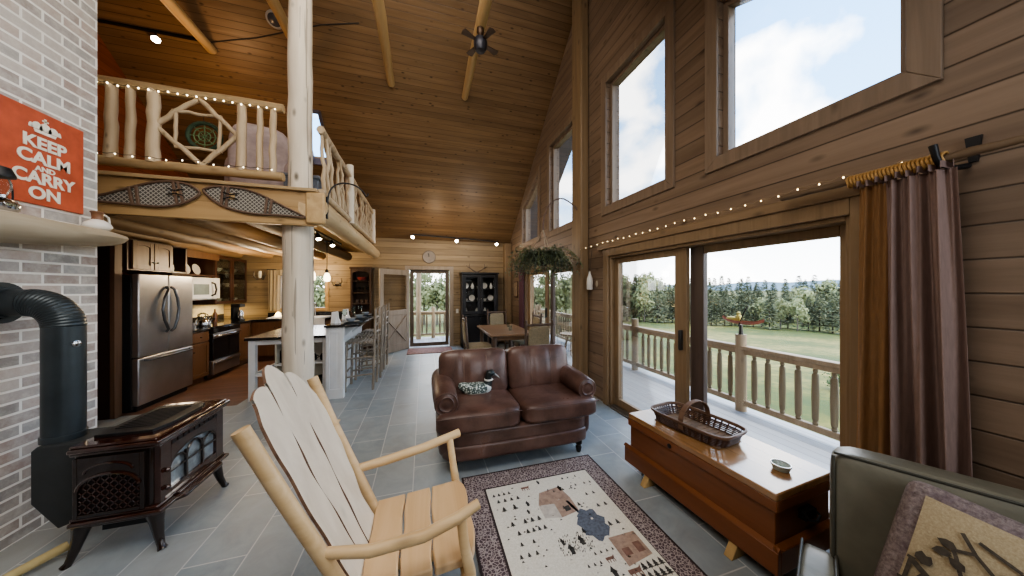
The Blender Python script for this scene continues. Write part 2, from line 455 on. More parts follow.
# ceiling with a skylight hole over the loft, and the roof overhang outside the gable wall
SKX, SKY = (-2.13, -1.80), (6.02, 6.78)
c = MB()
def slab(x0, x1, ya, yb, th=.14):
    za, zb = roof(ya), roof(yb)
    c.prism([(x0, ya, za), (x0, yb, zb), (x0, yb, zb + th), (x0, ya, za + th)], (x1 - x0, 0, 0))
slab(XL - .2, XW + .2, RY, SKY[0]); slab(XL - .2, XW + .2, SKY[1], YF + .5)
slab(XL - .2, SKX[0], *SKY); slab(SKX[1], XW + .2, *SKY)
struct('ceiling', c, CEIL, label='sloping pine board ceiling', sm=0)
c = MB(); slab(XL - .2, XW + .2, YBK - .2, RY)
struct('ceiling_near', c, CEIL, label='near slope of the pine board ceiling', sm=0)
SOFF = plain('soffit_blue_grey', (.12, .13, .17), .7, 0, .15)
c = MB(); slab(XW + .2, 3.25, RY, YF + .5, .16); slab(XW + .2, 3.25, YBK, RY, .16)
struct('ceiling_overhang', c, SOFF, label='dark roof overhang outside the gable windows', sm=0)
# skylight frame and pane
w = MB()
for a, b in (((SKX[0], SKY[0]), (SKX[1], SKY[0])), ((SKX[1], SKY[0]), (SKX[1], SKY[1])), ((SKX[1], SKY[1]), (SKX[0], SKY[1])), ((SKX[0], SKY[1]), (SKX[0], SKY[0]))):
    w.bar((a[0], a[1], roof(a[1]) + .03), (b[0], b[1], roof(b[1]) + .03), .05, .12)
sk = struct('window_6', w, plain('skylight_frame', (.10, .09, .12), .5), label='skylight in the sloping ceiling above the loft')
p = MB(); p.add([(x, y, roof(y) + .1) for x, y in ((SKX[0], SKY[0]), (SKX[1], SKY[0]), (SKX[1], SKY[1]), (SKX[0], SKY[1]))], [(0, 1, 2, 3)])
p.build('pane', GLASS, sk, world=True)

# upper gable windows: casing, sash, pane
for i, o in enumerate(UP):
    y0, y1, zb = o[:3]; zt = o[3] if callable(o[3]) else (lambda y, z=o[3]: z)
    cas = MB()
    def ring(mb, y0, y1, zb, ta, tb, wd, xa, xb):
        q = [(y0, zb), (y1, zb), (y1, tb), (y0, ta)]
        s = (tb - ta) / (y1 - y0)
        r = [(y0 + wd, zb + wd), (y1 - wd, zb + wd), (y1 - wd, tb - s * wd - wd), (y0 + wd, ta + s * wd - wd)]
        for k in range(4):
            a, b, c_, d = q[k], q[(k + 1) % 4], r[(k + 1) % 4], r[k]
            mb.prism([(xa, *a), (xa, *b), (xa, *c_), (xa, *d)], (xb - xa, 0, 0))
    e = .11
    s_ = (zt(y1) - zt(y0)) / (y1 - y0)
    ring(cas, y0 - e, y1 + e, zb - e, zt(y0) - s_ * e + e, zt(y1) + s_ * e + e, e, XW - .025, XW)
    win = struct('window_%d' % (i + 1), cas, TRIMW, label=['trapezoid gable window closest to the curtain', 'rectangular gable window above the patio door, near the post',
               'rectangular gable window just beyond the log post', 'trapezoid gable window furthest from the viewer'][i], bevel=.004)
    sa = MB(); ring(sa, y0, y1, zb, zt(y0), zt(y1), .045, XW + .05, XW + .12)
    sa.build('sash', TRIMW, win, bevel=.004)
    g = MB(); g.add([(XW + .09, y0, zb), (XW + .09, y1, zb), (XW + .09, y1, zt(y1)), (XW + .09, y0, zt(y0))], [(0, 1, 2, 3)])
    g.build('pane', GLASS, win)

# sliding patio doors
DOORD = wood('patio_door_dark_reflection', (.07, .05, .042), (.13, .095, .08), 'Z', 14, None, .2, .42)  # door wood darkened to stand in for dark reflections on the meeting stile
HNDL = plain('door_handle_dark', (.05, .045, .04), .35, .6)
def patio(name, o, label, head, divs, mw=.14):
    y0, y1, zb, zt = o
    f = MB(); xa, xb = XW - .03, XW + .12
    f.box(XW - .03, XW, y0 - .1, y0, 0, zt + .1); f.box(XW - .03, XW, y1, y1 + .1, 0, zt + .1)
    f.box(XW - .03, XW, y0, y1, zt, zt + .1)
    f.box(XW, XW + .2, y0, y0 + .03, 0, zt); f.box(XW, XW + .2, y1 - .03, y1, 0, zt); f.box(XW, XW + .2, y0 + .03, y1 - .03, zt - .03, zt)
    d = struct(name, f, DOORF, label=label, bevel=.004)
    sl = MB(); sl.box(XW, XW + .2, y0 + .03, y1 - .03, 0, .03); sl.box(XW - .03, XW, y0, y1, 0, .02)
    sl.build('threshold', plain('threshold_metal', (.16, .14, .12), .4, .5), d, bevel=.004)
    ym = divs
    for k, (a, b, x) in enumerate(((y0 + .03, ym + .005, XW + .125), (ym - .005, y1 - .03, XW + .06))):
        s = MB(); w = .085; wa, wb = (w, mw) if k == 0 else (mw, w)
        s.box(x, x + .045, a, a + wa, .03, zt - .03); s.box(x, x + .045, b - wb, b, .03, zt - .03)
        s.box(x, x + .045, a + wa, b - wb, .03, .03 + .1); s.box(x, x + .045, a + wa, b - wb, zt - .03 - .07, zt - .03)
        so = s.build('sash', DOORF, d, bevel=.004)
        if k == 0:
            s = MB(); s.box(x - .004, x + .049, b - wb - .002, b + .002, .03, zt - .03); s.build('meeting_stile', DOORD, so, bevel=.004)
        g = MB(); g.add([(x + .022, a + wa, .13), (x + .022, b - wb, .13), (x + .022, b - wb, zt - .1), (x + .022, a + wa, zt - .1)], [(0, 1, 2, 3)])
        g.build('pane', GLASS, so)
    h = MB(); h.box(XW + .02, XW + .06, ym + .03, ym + .06, .98, 1.18)
    h.build('handle', HNDL, d, bevel=.008)
    return d
patio('door_1', D1, 'wide sliding patio door beside the curtain, looking onto the deck', 2.03, 2.26)
patio('door_2', D2, 'second sliding patio door beyond the log post by the dining table', 2.0, 5.62)
t = MB(); t.box(XW - .05, XW, .9, 3.62, 2.13, 2.2); struct('trim_1', t, TRIMY, label='horizontal trim board above the near patio door', bevel=.006)
t = MB(); t.box(XW - .05, XW, 4.23, 7.0, 2.1, 2.17); struct('trim_2', t, TRIMY, label='horizontal trim board above the far patio door', bevel=.006)

# far entry door: frame, open leaf
f = MB(); x0, x1, _, zt = FD
f.box(x0 - .1, x0, YF - .03, YF, 0, zt + .1); f.box(x1, x1 + .1, YF - .03, YF, 0, zt + .1); f.box(x0, x1, YF - .03, YF, zt, zt + .1)
DKFR = wood('dark_door_frame', (.09, .065, .045), (.17, .13, .095), 'Z', 12, None, .2, .45)
d3 = struct('door_3', f, DOORW, label='entry doorway in the far wall with a glazed storm door', bevel=.004)
s = MB(); xa, xb = x0 + .02, x1 - .02
s.box(xa, xa + .09, YF + .06, YF + .1, .02, zt); s.box(xb - .09, xb, YF + .06, YF + .1, .02, zt)
s.box(xa + .09, xb - .09, YF + .06, YF + .1, zt - .09, zt); s.box(xa + .09, xb - .09, YF + .06, YF + .1, .02, .12)
s.build('storm_door_frame', DKFR, d3, bevel=.004)
g = MB(); g.add([(xa + .09, YF + .08, .12), (xb - .09, YF + .08, .12), (xb - .09, YF + .08, zt - .09), (xa + .09, YF + .08, zt - .09)], [(0, 1, 2, 3)]); g.build('pane', GLASS, d3)
# the open dutch-style leaf
lf = thing('entry_door_leaf', 'open half-glazed wooden door with a crossbuck lower panel', 'door', (-.38, 8.16, 0), 0)
ang = math.atan2(-.72, -.62)
M = Matrix.Rotation(ang, 3, 'Z'); Lw = .95
def LF(mb, x0, x1, z0, z1, y0=-.022, y1=.022, m=0):
    mb.obox(M @ Vector(((x0 + x1) / 2, (y0 + y1) / 2, 0)) + Vector((0, 0, (z0 + z1) / 2)), (x1 - x0, y1 - y0, z1 - z0), M, m)
mb = MB(); LF(mb, 0, .11, .02, 2.06); LF(mb, Lw - .11, Lw, .02, 2.06); LF(mb, .11, Lw - .11, 1.93, 2.06); LF(mb, .11, Lw - .11, .02, .2); LF(mb, .11, Lw - .11, .92, 1.05)
mb.build('stiles_and_rails', DOORW, lf, bevel=.004, world=False)
mb = MB(); LF(mb, .11, Lw - .11, .2, .92, -.01, .01); mb.build('lower_panel', DOORW, lf, world=False)
mb = MB()
for sy in (-.016, .016):
    mb.bar(M @ Vector((.14, sy, 0)) + Vector((0, 0, .24)), M @ Vector((Lw - .14, sy, 0)) + Vector((0, 0, .88)), .014, .06, up=M @ Vector((0, 1, 0)))
    mb.bar(M @ Vector((.14, sy, 0)) + Vector((0, 0, .88)), M @ Vector((Lw - .14, sy, 0)) + Vector((0, 0, .24)), .014, .06, up=M @ Vector((0, 1, 0)))
mb.build('crossbuck', DOORW, lf, bevel=.003, world=False)
mb = MB(); LF(mb, .11, Lw - .11, 1.05, 1.93, -.004, .004); mb.build('pane', GLASS, lf, world=False)
mb = MB(); mb.lathe([(.012, 0), (.012, .04), (.03, .045), (.034, .06), (.025, .078), (1e-4, .08)], M @ Vector((Lw - .06, .022, 0)) + Vector((0, 0, 1.0)), 12, 0, M @ Matrix.Rotation(R(-90), 3, 'X'))
mb.build('door_knob', CHROME, lf, world=False)
# kitchen window
f = MB(); x0, x1, zb, zt = KW
f.box(x0 - .08, x0, YF - .025, YF, zb - .08, zt + .08); f.box(x1, x1 + .08, YF - .025, YF, zb - .08, zt + .08)
f.box(x0, x1, YF - .025, YF, zt, zt + .08); f.box(x0, x1, YF - .025, YF, zb - .08, zb); f.box((x0 + x1) / 2 - .025, (x0 + x1) / 2 + .025, YF + .05, YF + .1, zb, zt)
kw = struct('window_5', f, TRIMX, label='kitchen window above the back counter', bevel=.004)
g = MB(); g.add([(x0, YF + .08, zb), (x1, YF + .08, zb), (x1, YF + .08, zt), (x0, YF + .08, zt)], [(0, 1, 2, 3)]); g.build('pane', GLASS, kw)

# brick chimney breast
bs = MB(); bs.box(XL, XL + .004, 5.9, YF, .92, 1.40)
struct('wall_backsplash', bs, plain('cream_backsplash', (.58, .52, .40), .3, 0, .12, 20), label='cream backsplash behind the oven')
b = MB(); b.box(-3.15, -2.46, 1.35, 3.14, 0, roof(1.35) - .02)
b2 = MB()
struct('wall_chimney', b, BRICK, label='whitewashed brick chimney breast rising past the mantel', sm=0)

# full height log post on the gable wall and the loft corner post
t = thing('gable_post', 'tall square log post on the gable wall, between the two patio doors', 'post', (2.35, 4.06, 0))
mb = MB(); mb.box(2.27, XW - .001, 3.92, 4.22, 0, roof(4.22) - .03); mb.build('post_shaft', SIDING.copy() if False else wood('post_square', (.19, .125, .07), (.34, .24, .14), 'Z', 10, None, .45, .5), t, bevel=.025)
t = thing('corner_post', 'square log post in the far corner beside the black cabinet', 'post', (2.3, 8.1, 0))
mb = MB(); mb.box(2.2, XW - .001, 8.0, YF - .001, 0, EZ - .02); mb.build('post_shaft', bpy.data.materials['post_square'], t, bevel=.02)
t = thing('loft_log_post', 'pale peeled log post with knots and cracks, holding up the loft corner', 'post', (-1.34, 3.84, 0))
mb = MB(); mb.log((-1.355, 3.84, 0), (-1.355, 3.84, 2.6), .152, .142, 14, 24, .006, 0, 3, .018, .02); mb.build('lower_log', POSTW, t, sm=60)
mb = MB(); mb.log((-1.34, 3.86, 2.6), (-1.34, 3.86, roof(3.86) - .06), .118, .108, 16, 20, .008, 0, 5, .02, .02); mb.build('upper_log', POSTW, t, sm=60)

# tie beams under the roof
for i, x in enumerate((-3.05, -1.8, -.55, .73)):
    mb = MB(); mb.log((x, 5.5, 5.17), (x, 2.2, 5.17), .06, .085, 10, 12, .01, 0, 20 + i)
    o = mb.build('tie_beam', TIEW, None, sm=60)
    tag(o, ['peeled tie beam high under the ceiling, leftmost of the four, above the track light', 'peeled tie beam high under the ceiling, partly hidden by the loft post',
            'peeled tie beam high under the ceiling, just right of the loft post', 'peeled tie beam high under the ceiling that carries the fan'][i], 'beam', 'roof tie beams')

# ------------------------------------------------------------------ loft
lo = MB(); lo.box(XL, -1.14, 3.66, 7.75, 2.46, 2.60)
struct('floor_loft', lo, wood('loft_deck', (.42, .24, .08), (.62, .40, .16), 'X', 12, ('Y', .14, 0), .4, .45, .4, .04), label='loft floor with its plank underside over the kitchen', sm=0)
fa = MB(); fa.prism([(XL, 3.6, 2.29), (-1.105, 3.6, 2.26), (-1.105, 3.6, 2.62), (XL, 3.6, 2.62)], (0, .055, 0))
struct('trim_3', fa, FASC, label='wide loft fascia board carrying the snowshoes', bevel=.006)
fa = MB(); fa.box(XL, -1.09, 3.56, 3.72, 2.62, 2.655); struct('trim_4', fa, LOGX, label='cap board along the loft edge', bevel=.006)
sb = thing('loft_side_beam', 'big peeled half-log beam along the open side of the loft', 'beam', (-1.12, 5.6, 2.3))
mb = MB(); mb.log((-1.14, 3.6, 2.47), (-1.14, 7.75, 2.43), .135, .115, 14, 16, .008, 0, 31, .02, .02); mb.build('log', LOGY, sb, sm=60)
mb = MB(); mb.box(-1.2, -1.02, 3.57, 3.63, 2.28, 2.62); mb.build('end_plate', TIEW, sb, bevel=.02)
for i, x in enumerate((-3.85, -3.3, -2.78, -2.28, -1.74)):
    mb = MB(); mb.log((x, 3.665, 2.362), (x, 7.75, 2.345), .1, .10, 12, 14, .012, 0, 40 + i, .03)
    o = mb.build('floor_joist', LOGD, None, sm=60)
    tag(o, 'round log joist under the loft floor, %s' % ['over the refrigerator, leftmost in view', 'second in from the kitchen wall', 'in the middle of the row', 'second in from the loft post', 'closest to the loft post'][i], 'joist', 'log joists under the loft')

lr = thing('loft_front_railing', 'log loft railing facing the living room, with a diamond of sticks', 'railing', (-2.6, 3.7, 2.655))
mb = MB(); mb.log((XL, 3.7, 3.535), (-1.44, 3.7, 3.52), .045, .045, 16, 12, .006, 0, 50); mb.build('top_rail', LOGX, lr, sm=60)
mb = MB(); mb.log((XL, 3.7, 2.79), (-1.44, 3.7, 2.785), .045, .045, 16, 12, .006, 0, 51); mb.build('bottom_rail', LOGX, lr, sm=60)
for i, (x, r) in enumerate(((-4.15, .035), (-3.9, .04), (-3.62, .04), (-3.35, .042), (-3.08, .04), (-2.807, .042), (-2.675, .034), (-2.506, .048), (-1.812, .04), (-1.654, .028), (-1.538, .03))):
    mb = MB(); mb.log((x, 3.7, 2.81), (x + .008, 3.7, 3.51), r * 1.1, r * .95, 9, 10, .006, 0, 60 + i, .04, .045); mb.build('baluster', STICK, lr, sm=60)
dm = dict(L=(-2.49, 3.7, 3.18), T=(-2.15, 3.7, 3.49), Rr=(-1.84, 3.7, 3.17), B=(-2.13, 3.7, 2.83))
for i, (a, b) in enumerate((('L', 'T'), ('T', 'Rr'), ('Rr', 'B'), ('B', 'L'))):
    mb = MB(); mb.log(dm[a], dm[b], .025, .022, 7, 9, .008, 0, 80 + i); mb.build('diamond_stick', STICK, lr, sm=60)
for i, (a, b) in enumerate((((-2.335, 3.7, 3.345), (-2.34, 3.7, 3.0)), ((-1.985, 3.7, 3.345), (-1.995, 3.7, 2.99)), ((-2.36, 3.7, 3.34), (-1.97, 3.7, 3.34)), ((-2.34, 3.7, 2.99), (-1.97, 3.7, 2.985)))):
    mb = MB(); mb.log(a, b, .017, .015, 6, 8, .008, 0, 90 + i); mb.build('inner_stick', STICK, lr, sm=60)

sr = thing('loft_side_railing', 'log railing along the open side of the loft with branching twig infill', 'railing', (-1.1, 5.4, 2.6))
mb = MB(); mb.log((-1.1, 3.72, 3.36), (-1.1, 7.1, 3.28), .042, .038, 16, 11, .008, 0, 101); mb.build('top_rail', STICK, sr, sm=60)
mb = MB(); mb.log((-1.1, 3.72, 2.66), (-1.1, 7.3, 2.64), .042, .04, 16, 11, .006, 0, 102); mb.build('bottom_rail', STICK, sr, sm=60)
for i, y in enumerate((5.06, 7.15)):
    mb = MB(); mb.log((-1.1, y, 2.6), (-1.1, y, 3.5 if i == 0 else 3.35), .06, .055, 8, 10, .006, 0, 104 + i); mb.build('newel_post', POSTW, sr, sm=60)
rng = random.Random(7)
ys = [3.85 + i * .155 for i in range(21)]
for i, y in enumerate(ys):
    if abs(y - 5.06) < .08: continue
    dy = rng.uniform(-.16, .16) if i % 3 else rng.uniform(.2, .4) * rng.choice((-1, 1))
    y2 = min(7.05, max(3.76, y + dy))
    mb = MB(); mb.log((-1.1, y, 2.68), (-1.1 + rng.uniform(-.02, .02), y2, 3.34 - .02 * (y2 - 3.7)), .024, .017, 7, 8, .025, 0, 110 + i, .06); mb.build('twig_baluster', STICK, sr, sm=60)
# ------------------------------------------------------------------ fireplace wall
mt = thing('mantel_shelf', 'thick live-edge log mantel shelf on the brick chimney', 'shelf', (-2.35, 2.3, 1.88))
mb = MB()
secs = [(1.2, .27, 1.84, 2.03), (1.6, .28, 1.84, 2.035), (2.0, .26, 1.845, 2.03), (2.4, .27, 1.86, 2.035), (2.7, .25, 1.885, 2.03), (2.95, .24, 1.91, 2.03), (3.12, .2, 1.94, 2.02), (3.2, .11, 1.96, 2.005)]
def msec(i, k):
    y, d, b, t_ = secs[i]; X0 = -2.459
    pr = [(0, b), (d * .55, b - .005), (d * .86, b + (t_ - b) * .22), (d, b + (t_ - b) * .6), (d * .95, t_ - .012), (d * .8, t_), (0, t_)]
    return (X0 + pr[k][0], y, pr[k][1])
vs = [msec(i, k) for i in range(len(secs)) for k in range(7)]
fs = []
for i in range(len(secs) - 1):
    for k in range(7):
        k2 = (k + 1) % 7; fs.append([i * 7 + k, (i + 1) * 7 + k, (i + 1) * 7 + k2, i * 7 + k2])
fs.append([k for k in range(7)]); fs.append([(len(secs) - 1) * 7 + k for k in range(7)][::-1])
mb.add(vs, fs); mb.build('slab', MANTEL, mt, sm=50)

# red metal sign
sg = thing('wall_sign', 'weathered red sign with a crown and white lettering, on the brick above the mantel', 'sign', (-2.445, 2.78, 2.46))
mb = MB(); mb.box(-2.459, -2.44, 2.535, 3.02, 2.15, 2.77); mb.build('panel', [SIGNRED], sg, bevel=.004)
def textmesh(txt, size, mat, parent, y, z, x=-2.437, name='lettering', thin=1.0):
    cu = bpy.data.curves.new('t', 'FONT'); cu.body = txt; cu.size = size; cu.align_x = 'CENTER'; cu.align_y = 'CENTER'; cu.extrude = .0015; cu.offset = size * .032
    o = bpy.data.objects.new('t', cu); COL.objects.link(o)
    dg = bpy.context.evaluated_depsgraph_get(); me = bpy.data.meshes.new_from_object(o.evaluated_get(dg))
    bpy.data.objects.remove(o)
    # lie on the x = const plane, reading along +Y
    for v in me.vertices:
        a, b, c_ = v.co; v.co = (c_ + x, a * thin + y, b + z)
    off = Vector((0, 0, 0)); p = parent
    while p is not None: off += Vector(p.location); p = p.parent
    for v in me.vertices: v.co -= off
    me.materials.clear(); me.materials.append(mat)
    n = bpy.data.objects.new(name, me); COL.objects.link(n); n.parent = parent
    return n
# reading direction is +Y when seen from +X
textmesh('KEEP', .108, SIGNW, sg, 2.785, 2.555, thin=1.02)
textmesh('CALM', .108, SIGNW, sg, 2.785, 2.455, thin=1.02)
textmesh('AND', .045, SIGNW, sg, 2.785, 2.388, thin=1.1)
textmesh('CARRY', .108, SIGNW, sg, 2.785, 2.322, thin=.98)
textmesh('ON', .108, SIGNW, sg, 2.785, 2.222, thin=1.02)
cr = MB(); X = -2.4385; cy, cz = 2.785, 2.66
cr.prism([(X, cy - .055, cz - .035), (X, cy + .055, cz - .035), (X, cy + .062, cz - .015), (X, cy - .062, cz - .015)], (.003, 0, 0))
arc = lambda cx, w, h: [(X, cy + cx + w * math.cos(a), cz - .012 + h * math.sin(a)) for a in [PI * i / 10 for i in range(11)]]
cr.prism(arc(-.045, .03, .045), (.003, 0, 0)); cr.prism(arc(.045, .03, .045), (.003, 0, 0)); cr.prism(arc(0, .034, .052), (.003, 0, 0))
cr.box(X, X + .003, cy - .006, cy + .006, cz + .038, cz + .072); cr.box(X, X + .003, cy - .017, cy + .017, cz + .05, cz + .06)
for s_ in (-1, 1): cr.prism(arc(s_ * .078, .01, .03), (.003, 0, 0))
cr.build('crown_emblem', SIGNW, sg)

# oil lamp on the mantel, cut by the frame edge
ol = thing('oil_lamp', 'small lamp with dark top and glass chimney on the mantel below the sign', 'lamp', (-2.3, 2.42, 2.035))
c0 = (-2.3, 2.42, 2.035)
MB().lathe([(.05, 0), (.062, .012), (.066, .04), (.05, .065), (.022, .08), (.022, .095)], c0, 18).build('font', CHROME, ol)
MB().lathe([(.024, .095), (.036, .13), (.038, .165), (.026, .2)], c0, 16).build('glass_chimney', CLEAR, ol)
MB().lathe([(.026, .19), (.05, .195), (.05, .21), (.035, .25), (1e-4, .262)], c0, 16).build('cap', BLACKM, ol)
mb = MB(); mb.tube([(c0[0], c0[1] + .055 * math.cos(a), c0[2] + .1 + .13 * math.sin(a)) for a in [R(-20) + R(220) * i / 12 for i in range(13)]], .004, 6); mb.build('bail_handle', BLACKM, ol)
jg = thing('pottery_jug', 'squat white pottery jug with a brown neck at the end of the mantel', 'jug', (-2.35, 3.0, 2.03))
c0 = (-2.35, 3.0, 2.027)
MB().lathe([(.035, 0), (.06, .012), (.072, .035), (.062, .06), (.04, .078), (.03, .085)], c0, 20).build('body', CERAM, jg, sm=60)
MB().lathe([(.03, .084), (.026, .1), (.03, .135), (.036, .14), (.034, .146), (.02, .146), (.02, .13)], c0, 18).build('neck', plain('brown_glaze', (.22, .11, .06), .3), jg, sm=60)
mb = MB(); mb.tube([(c0[0] + .01, c0[1] + .035, c0[2] + .13), (c0[0] + .01, c0[1] + .07, c0[2] + .115), (c0[0] + .01, c0[1] + .075, c0[2] + .07), (c0[0], c0[1] + .055, c0[2] + .05)], .007, 6); mb.build('handle', CERAM, jg)

# ------------------------------------------------------------------ gas stove
st = thing('gas_stove', 'glossy brown freestanding stove with arched glass front and lattice side', 'stove', (-1.75, 2.6, 0))
SX0, SX1, SY0, SY1 = -1.93, -1.58, 2.335, 2.93
mb = MB(); mb.box(SX0, SX1, SY0, SY1, .27, .64); mb.build('firebox', ENAMELD, st, bevel=.012)
mb = MB()
for z0, z1, e in ((.635, .655, .035), (.655, .68, .05), (.68, .695, .035)): mb.box(SX0, SX1 + e, SY0 - e * .8, SY1 + e, z0, z1)
mb.build('top_plate', ENAMEL, st, bevel=.008)
mb = MB(); mb.prism([(SX0 + .03, SY0 + .07, .695), (SX1 - .05, SY0 + .07, .695), (SX1 - .02, SY0 + .16, .695), (SX1 - .02, SY1 - .16, .695), (SX1 - .05, SY1 - .07, .695), (SX0 + .03, SY1 - .07, .695)], (0, 0, .018))
for i in range(12): mb.box(SX0 + .07, SX1 - .09, SY0 + .14 + i * .028, SY0 + .152 + i * .028, .713, .718)
mb.build('top_grille', BLACKM, st, bevel=.004)
mb = MB()
for z0, z1, e in ((.21, .23, .02), (.23, .255, .055), (.255, .275, .03)): mb.box(SX0 - .01, SX1 + e, SY0 - e * .5, SY1 + e * .5, z0, z1)
mb.build('base_plate', ENAMEL, st, bevel=.008)
mb = MB(); mb.box(SX1, SX1 + .05, SY0 + .12, SY1 - .12, .255, .27); mb.prism([(SX1 + .03, SY0 + .06, .23), (SX1 + .09, SY0 + .12, .23), (SX1 + .09, SY1 - .12, .23), (SX1 + .03, SY1 - .06, .23)], (0, 0, .022)); mb.build('ash_lip', ENAMEL, st, bevel=.006)
# front: frame, arched glass, tracery
mb = MB(); f0, f1 = SX1, SX1 + .03
mb.box(f0, f1, SY0 + .005, SY0 + .085, .275, .635); mb.box(f0, f1, SY1 - .085, SY1 - .005, .275, .635); mb.box(f0, f1, SY0 + .085, SY1 - .085, .275, .32)
yc = (SY0 + SY1) / 2; hw = (SY1 - SY0) / 2 - .085
pts = [(f0, SY0 + .085, .635)] + [(f0, yc + hw * math.cos(a), .47 + .085 * math.sin(a)) for a in [PI - PI * i / 14 for i in range(15)]] + [(f0, SY1 - .085, .635)]
mb.prism(pts, (f1 - f0, 0, 0))
mb.build('front_frame', ENAMEL, st, bevel=.004)
GLF = plain('fire_glass', (.38, .43, .46), .08, .35, .5, 9)
mb = MB(); mb.box(f0 + .002, f0 + .01, SY0 + .07, SY1 - .07, .30, .565); mb.build('fire_glass', GLF, st)
mb = MB(); xg = f0 + .022
for y in (yc - hw * .36, yc + hw * .36): mb.bar((xg, y, .32), (xg, y, .5), .014, .014)
for k in (-1, 0, 1):
    yy = yc + k * hw * .7
    w_ = hw * .36
    mb.tube([(xg, yy + w_ * math.cos(a), .43 + (.10 if k == 0 else .07) * math.sin(a)) for a in [PI * i / 10 for i in range(11)]], .007, 6)
mb.bar((xg, yc - hw, .425), (xg, yc + hw, .425), .01, .01)
mb.tube([(xg, yc + hw * 1.02 * math.cos(a), .46 + .09 * math.sin(a)) for a in [PI * i / 12 for i in range(13)]], .009, 6)
mb.build('door_tracery', ENAMELD, st)
mb = MB()
for i in range(9): mb.box(f1 - .004, f1 + .004, SY0 + .09 + i * .048, SY0 + .125 + i * .048, .6, .622)
mb.build('vent_slots', BLACKM, st)
for z in (.35, .46):
    MB().lathe([(.012, 0), (.016, .012), (.01, .022), (1e-4, .024)], (f1, SY0 + .045, z), 10, 0, AXM['X']).build('door_latch', ENAMEL, st)
# lattice side panel (facing the viewer)
mb = MB(); y = SY0
xa, xb = SX0 + .03, SX1 - .05
mb.box(xa - .02, xa, y - .02, y, .275, .62); mb.box(xb, xb + .02, y - .02, y, .275, .62); mb.box(xa, xb, y - .02, y, .275, .295)
xm, hw2 = (xa + xb) / 2, (xb - xa) / 2
mb.prism([(xa, y, .62)] + [(xm + hw2 * math.cos(a), y, .43 + .08 * math.sin(a)) for a in [PI - PI * i / 12 for i in range(13)]] + [(xb, y, .62)], (0, -.02, 0))
mb.build('side_frame', ENAMELD, st, bevel=.004)
mb = MB()
def inside(x, z): return xa < x < xb and .295 < z < .43 + .08 * math.sqrt(max(0, 1 - ((x - xm) / hw2) ** 2))
for s_ in (-1, 1):
    for k in range(-14, 15):
        run = []
        for i in range(60):
            x = xa + (xb - xa) * i / 59; z = .36 + s_ * (x - xm) * 1.15 + k * .045
            if inside(x, z): run.append((x, y - .012, z))
        if len(run) > 2: mb.bar(run[0], run[-1], .007, .007, up=(0, 1, 0))
mb.build('side_lattice', ENAMEL, st)
mb = MB(); mb.box(xa, xb, y - .006, y + .002, .285, .52); mb.build('side_backing', BLACKM, st)
mb = MB(); mb.tube([(xm + hw2 * math.cos(a), y - .022, .435 + .085 * math.sin(a)) for a in [PI * i / 14 for i in range(15)]], .009, 6); mb.tube([(xm + (hw2 - .03) * math.cos(a), y - .022, .53 + .05 * math.sin(a)) for a in [PI * i / 14 for i in range(15)]], .006, 6); mb.build('side_arch', ENAMEL, st)
for sx, sy in ((1, -1), (1, 1), (-1, -1), (-1, 1)):
    x = SX1 - .01 if sx > 0 else SX0 + .02; yy = SY0 + .03 if sy < 0 else SY1 - .03
    mb = MB(); dx, dy = sx * .055, sy * .03
    prof = [(0, 0, .225, .045), (dx * .2, dy * .2, .16, .032), (dx * .5, dy * .5, .075, .022), (dx * .8, dy * .8, .02, .018), (dx, dy, 0, .024)]
    mb.tube([(x + p[0], yy + p[1], p[2]) for p in prof], [p[3] for p in prof], 8); mb.build('leg', ENAMELD, st, sm=60)
GUN = plain('stove_rear_grey', (.045, .05, .052), .5, .3, .2)
mb = MB(); mb.prism([(SX0, 2.47, .22), (-2.11, 2.47, .15), (-2.225, 2.47, .32), (-2.225, 2.47, .63), (-2.2, 2.47, .655), (SX0, 2.47, .655)], (0, .23, 0)); mb.build('rear_heat_box', GUN, st, bevel=.006)
mb = MB(); mb.box(SX0 + .06, SX1 - .08, SY0 + .08, SY1 - .08, .13, .215); mb.build('burner_box', BLACKM, st)
# flue
sp = thing('stove_pipe', 'black flue pipe rising from the stove and bending into the brick', 'pipe', (-2.17, 2.575, .655))
px_, py_ = -2.17, 2.575
mb = MB(); mb.lathe([(.082, .655), (.082, 1.36)], (px_, py_, 0), 28); mb.lathe([(.088, .655), (.088, .69), (.083, .692)], (px_, py_, 0), 28); mb.build('riser', STOVEB, sp)
mb = MB(); N = 34; pts = []; rs = []
for i in range(N + 1):
    a = PI / 2 * i / N; rc = .15
    pts.append((px_ - rc + rc * math.cos(a), py_ - .0, 1.36 + rc * math.sin(a))); rs.append(.082 + (.003 if i % 2 else 0))
mb.tube(pts, rs, 26); mb.build('ribbed_elbow', STOVEB, sp, sm=20)
mb = MB(); mb.tube([(px_ - .15, py_, 1.51), (-2.46, py_, 1.51)], .082, 26); mb.build('horizontal_run', STOVEB, sp)
mb = MB(); mb.tube([(-2.459, py_, 1.51), (-2.435, py_, 1.51)], .125, 28); mb.tube([(-2.435, py_, 1.51), (-2.40, py_, 1.51)], .098, 28); mb.build('wall_collar', STOVEB, sp, sm=30)
MB().lathe([(.02, 0), (.02, .004), (.016, .006), (1e-4, .006)], (px_ + .083 * .94, py_ - .083 * .34, 1.25), 18, 0, Matrix.Rotation(R(-20), 3, 'Z') @ AXM['X']).build('round_badge', CHROME, sp)
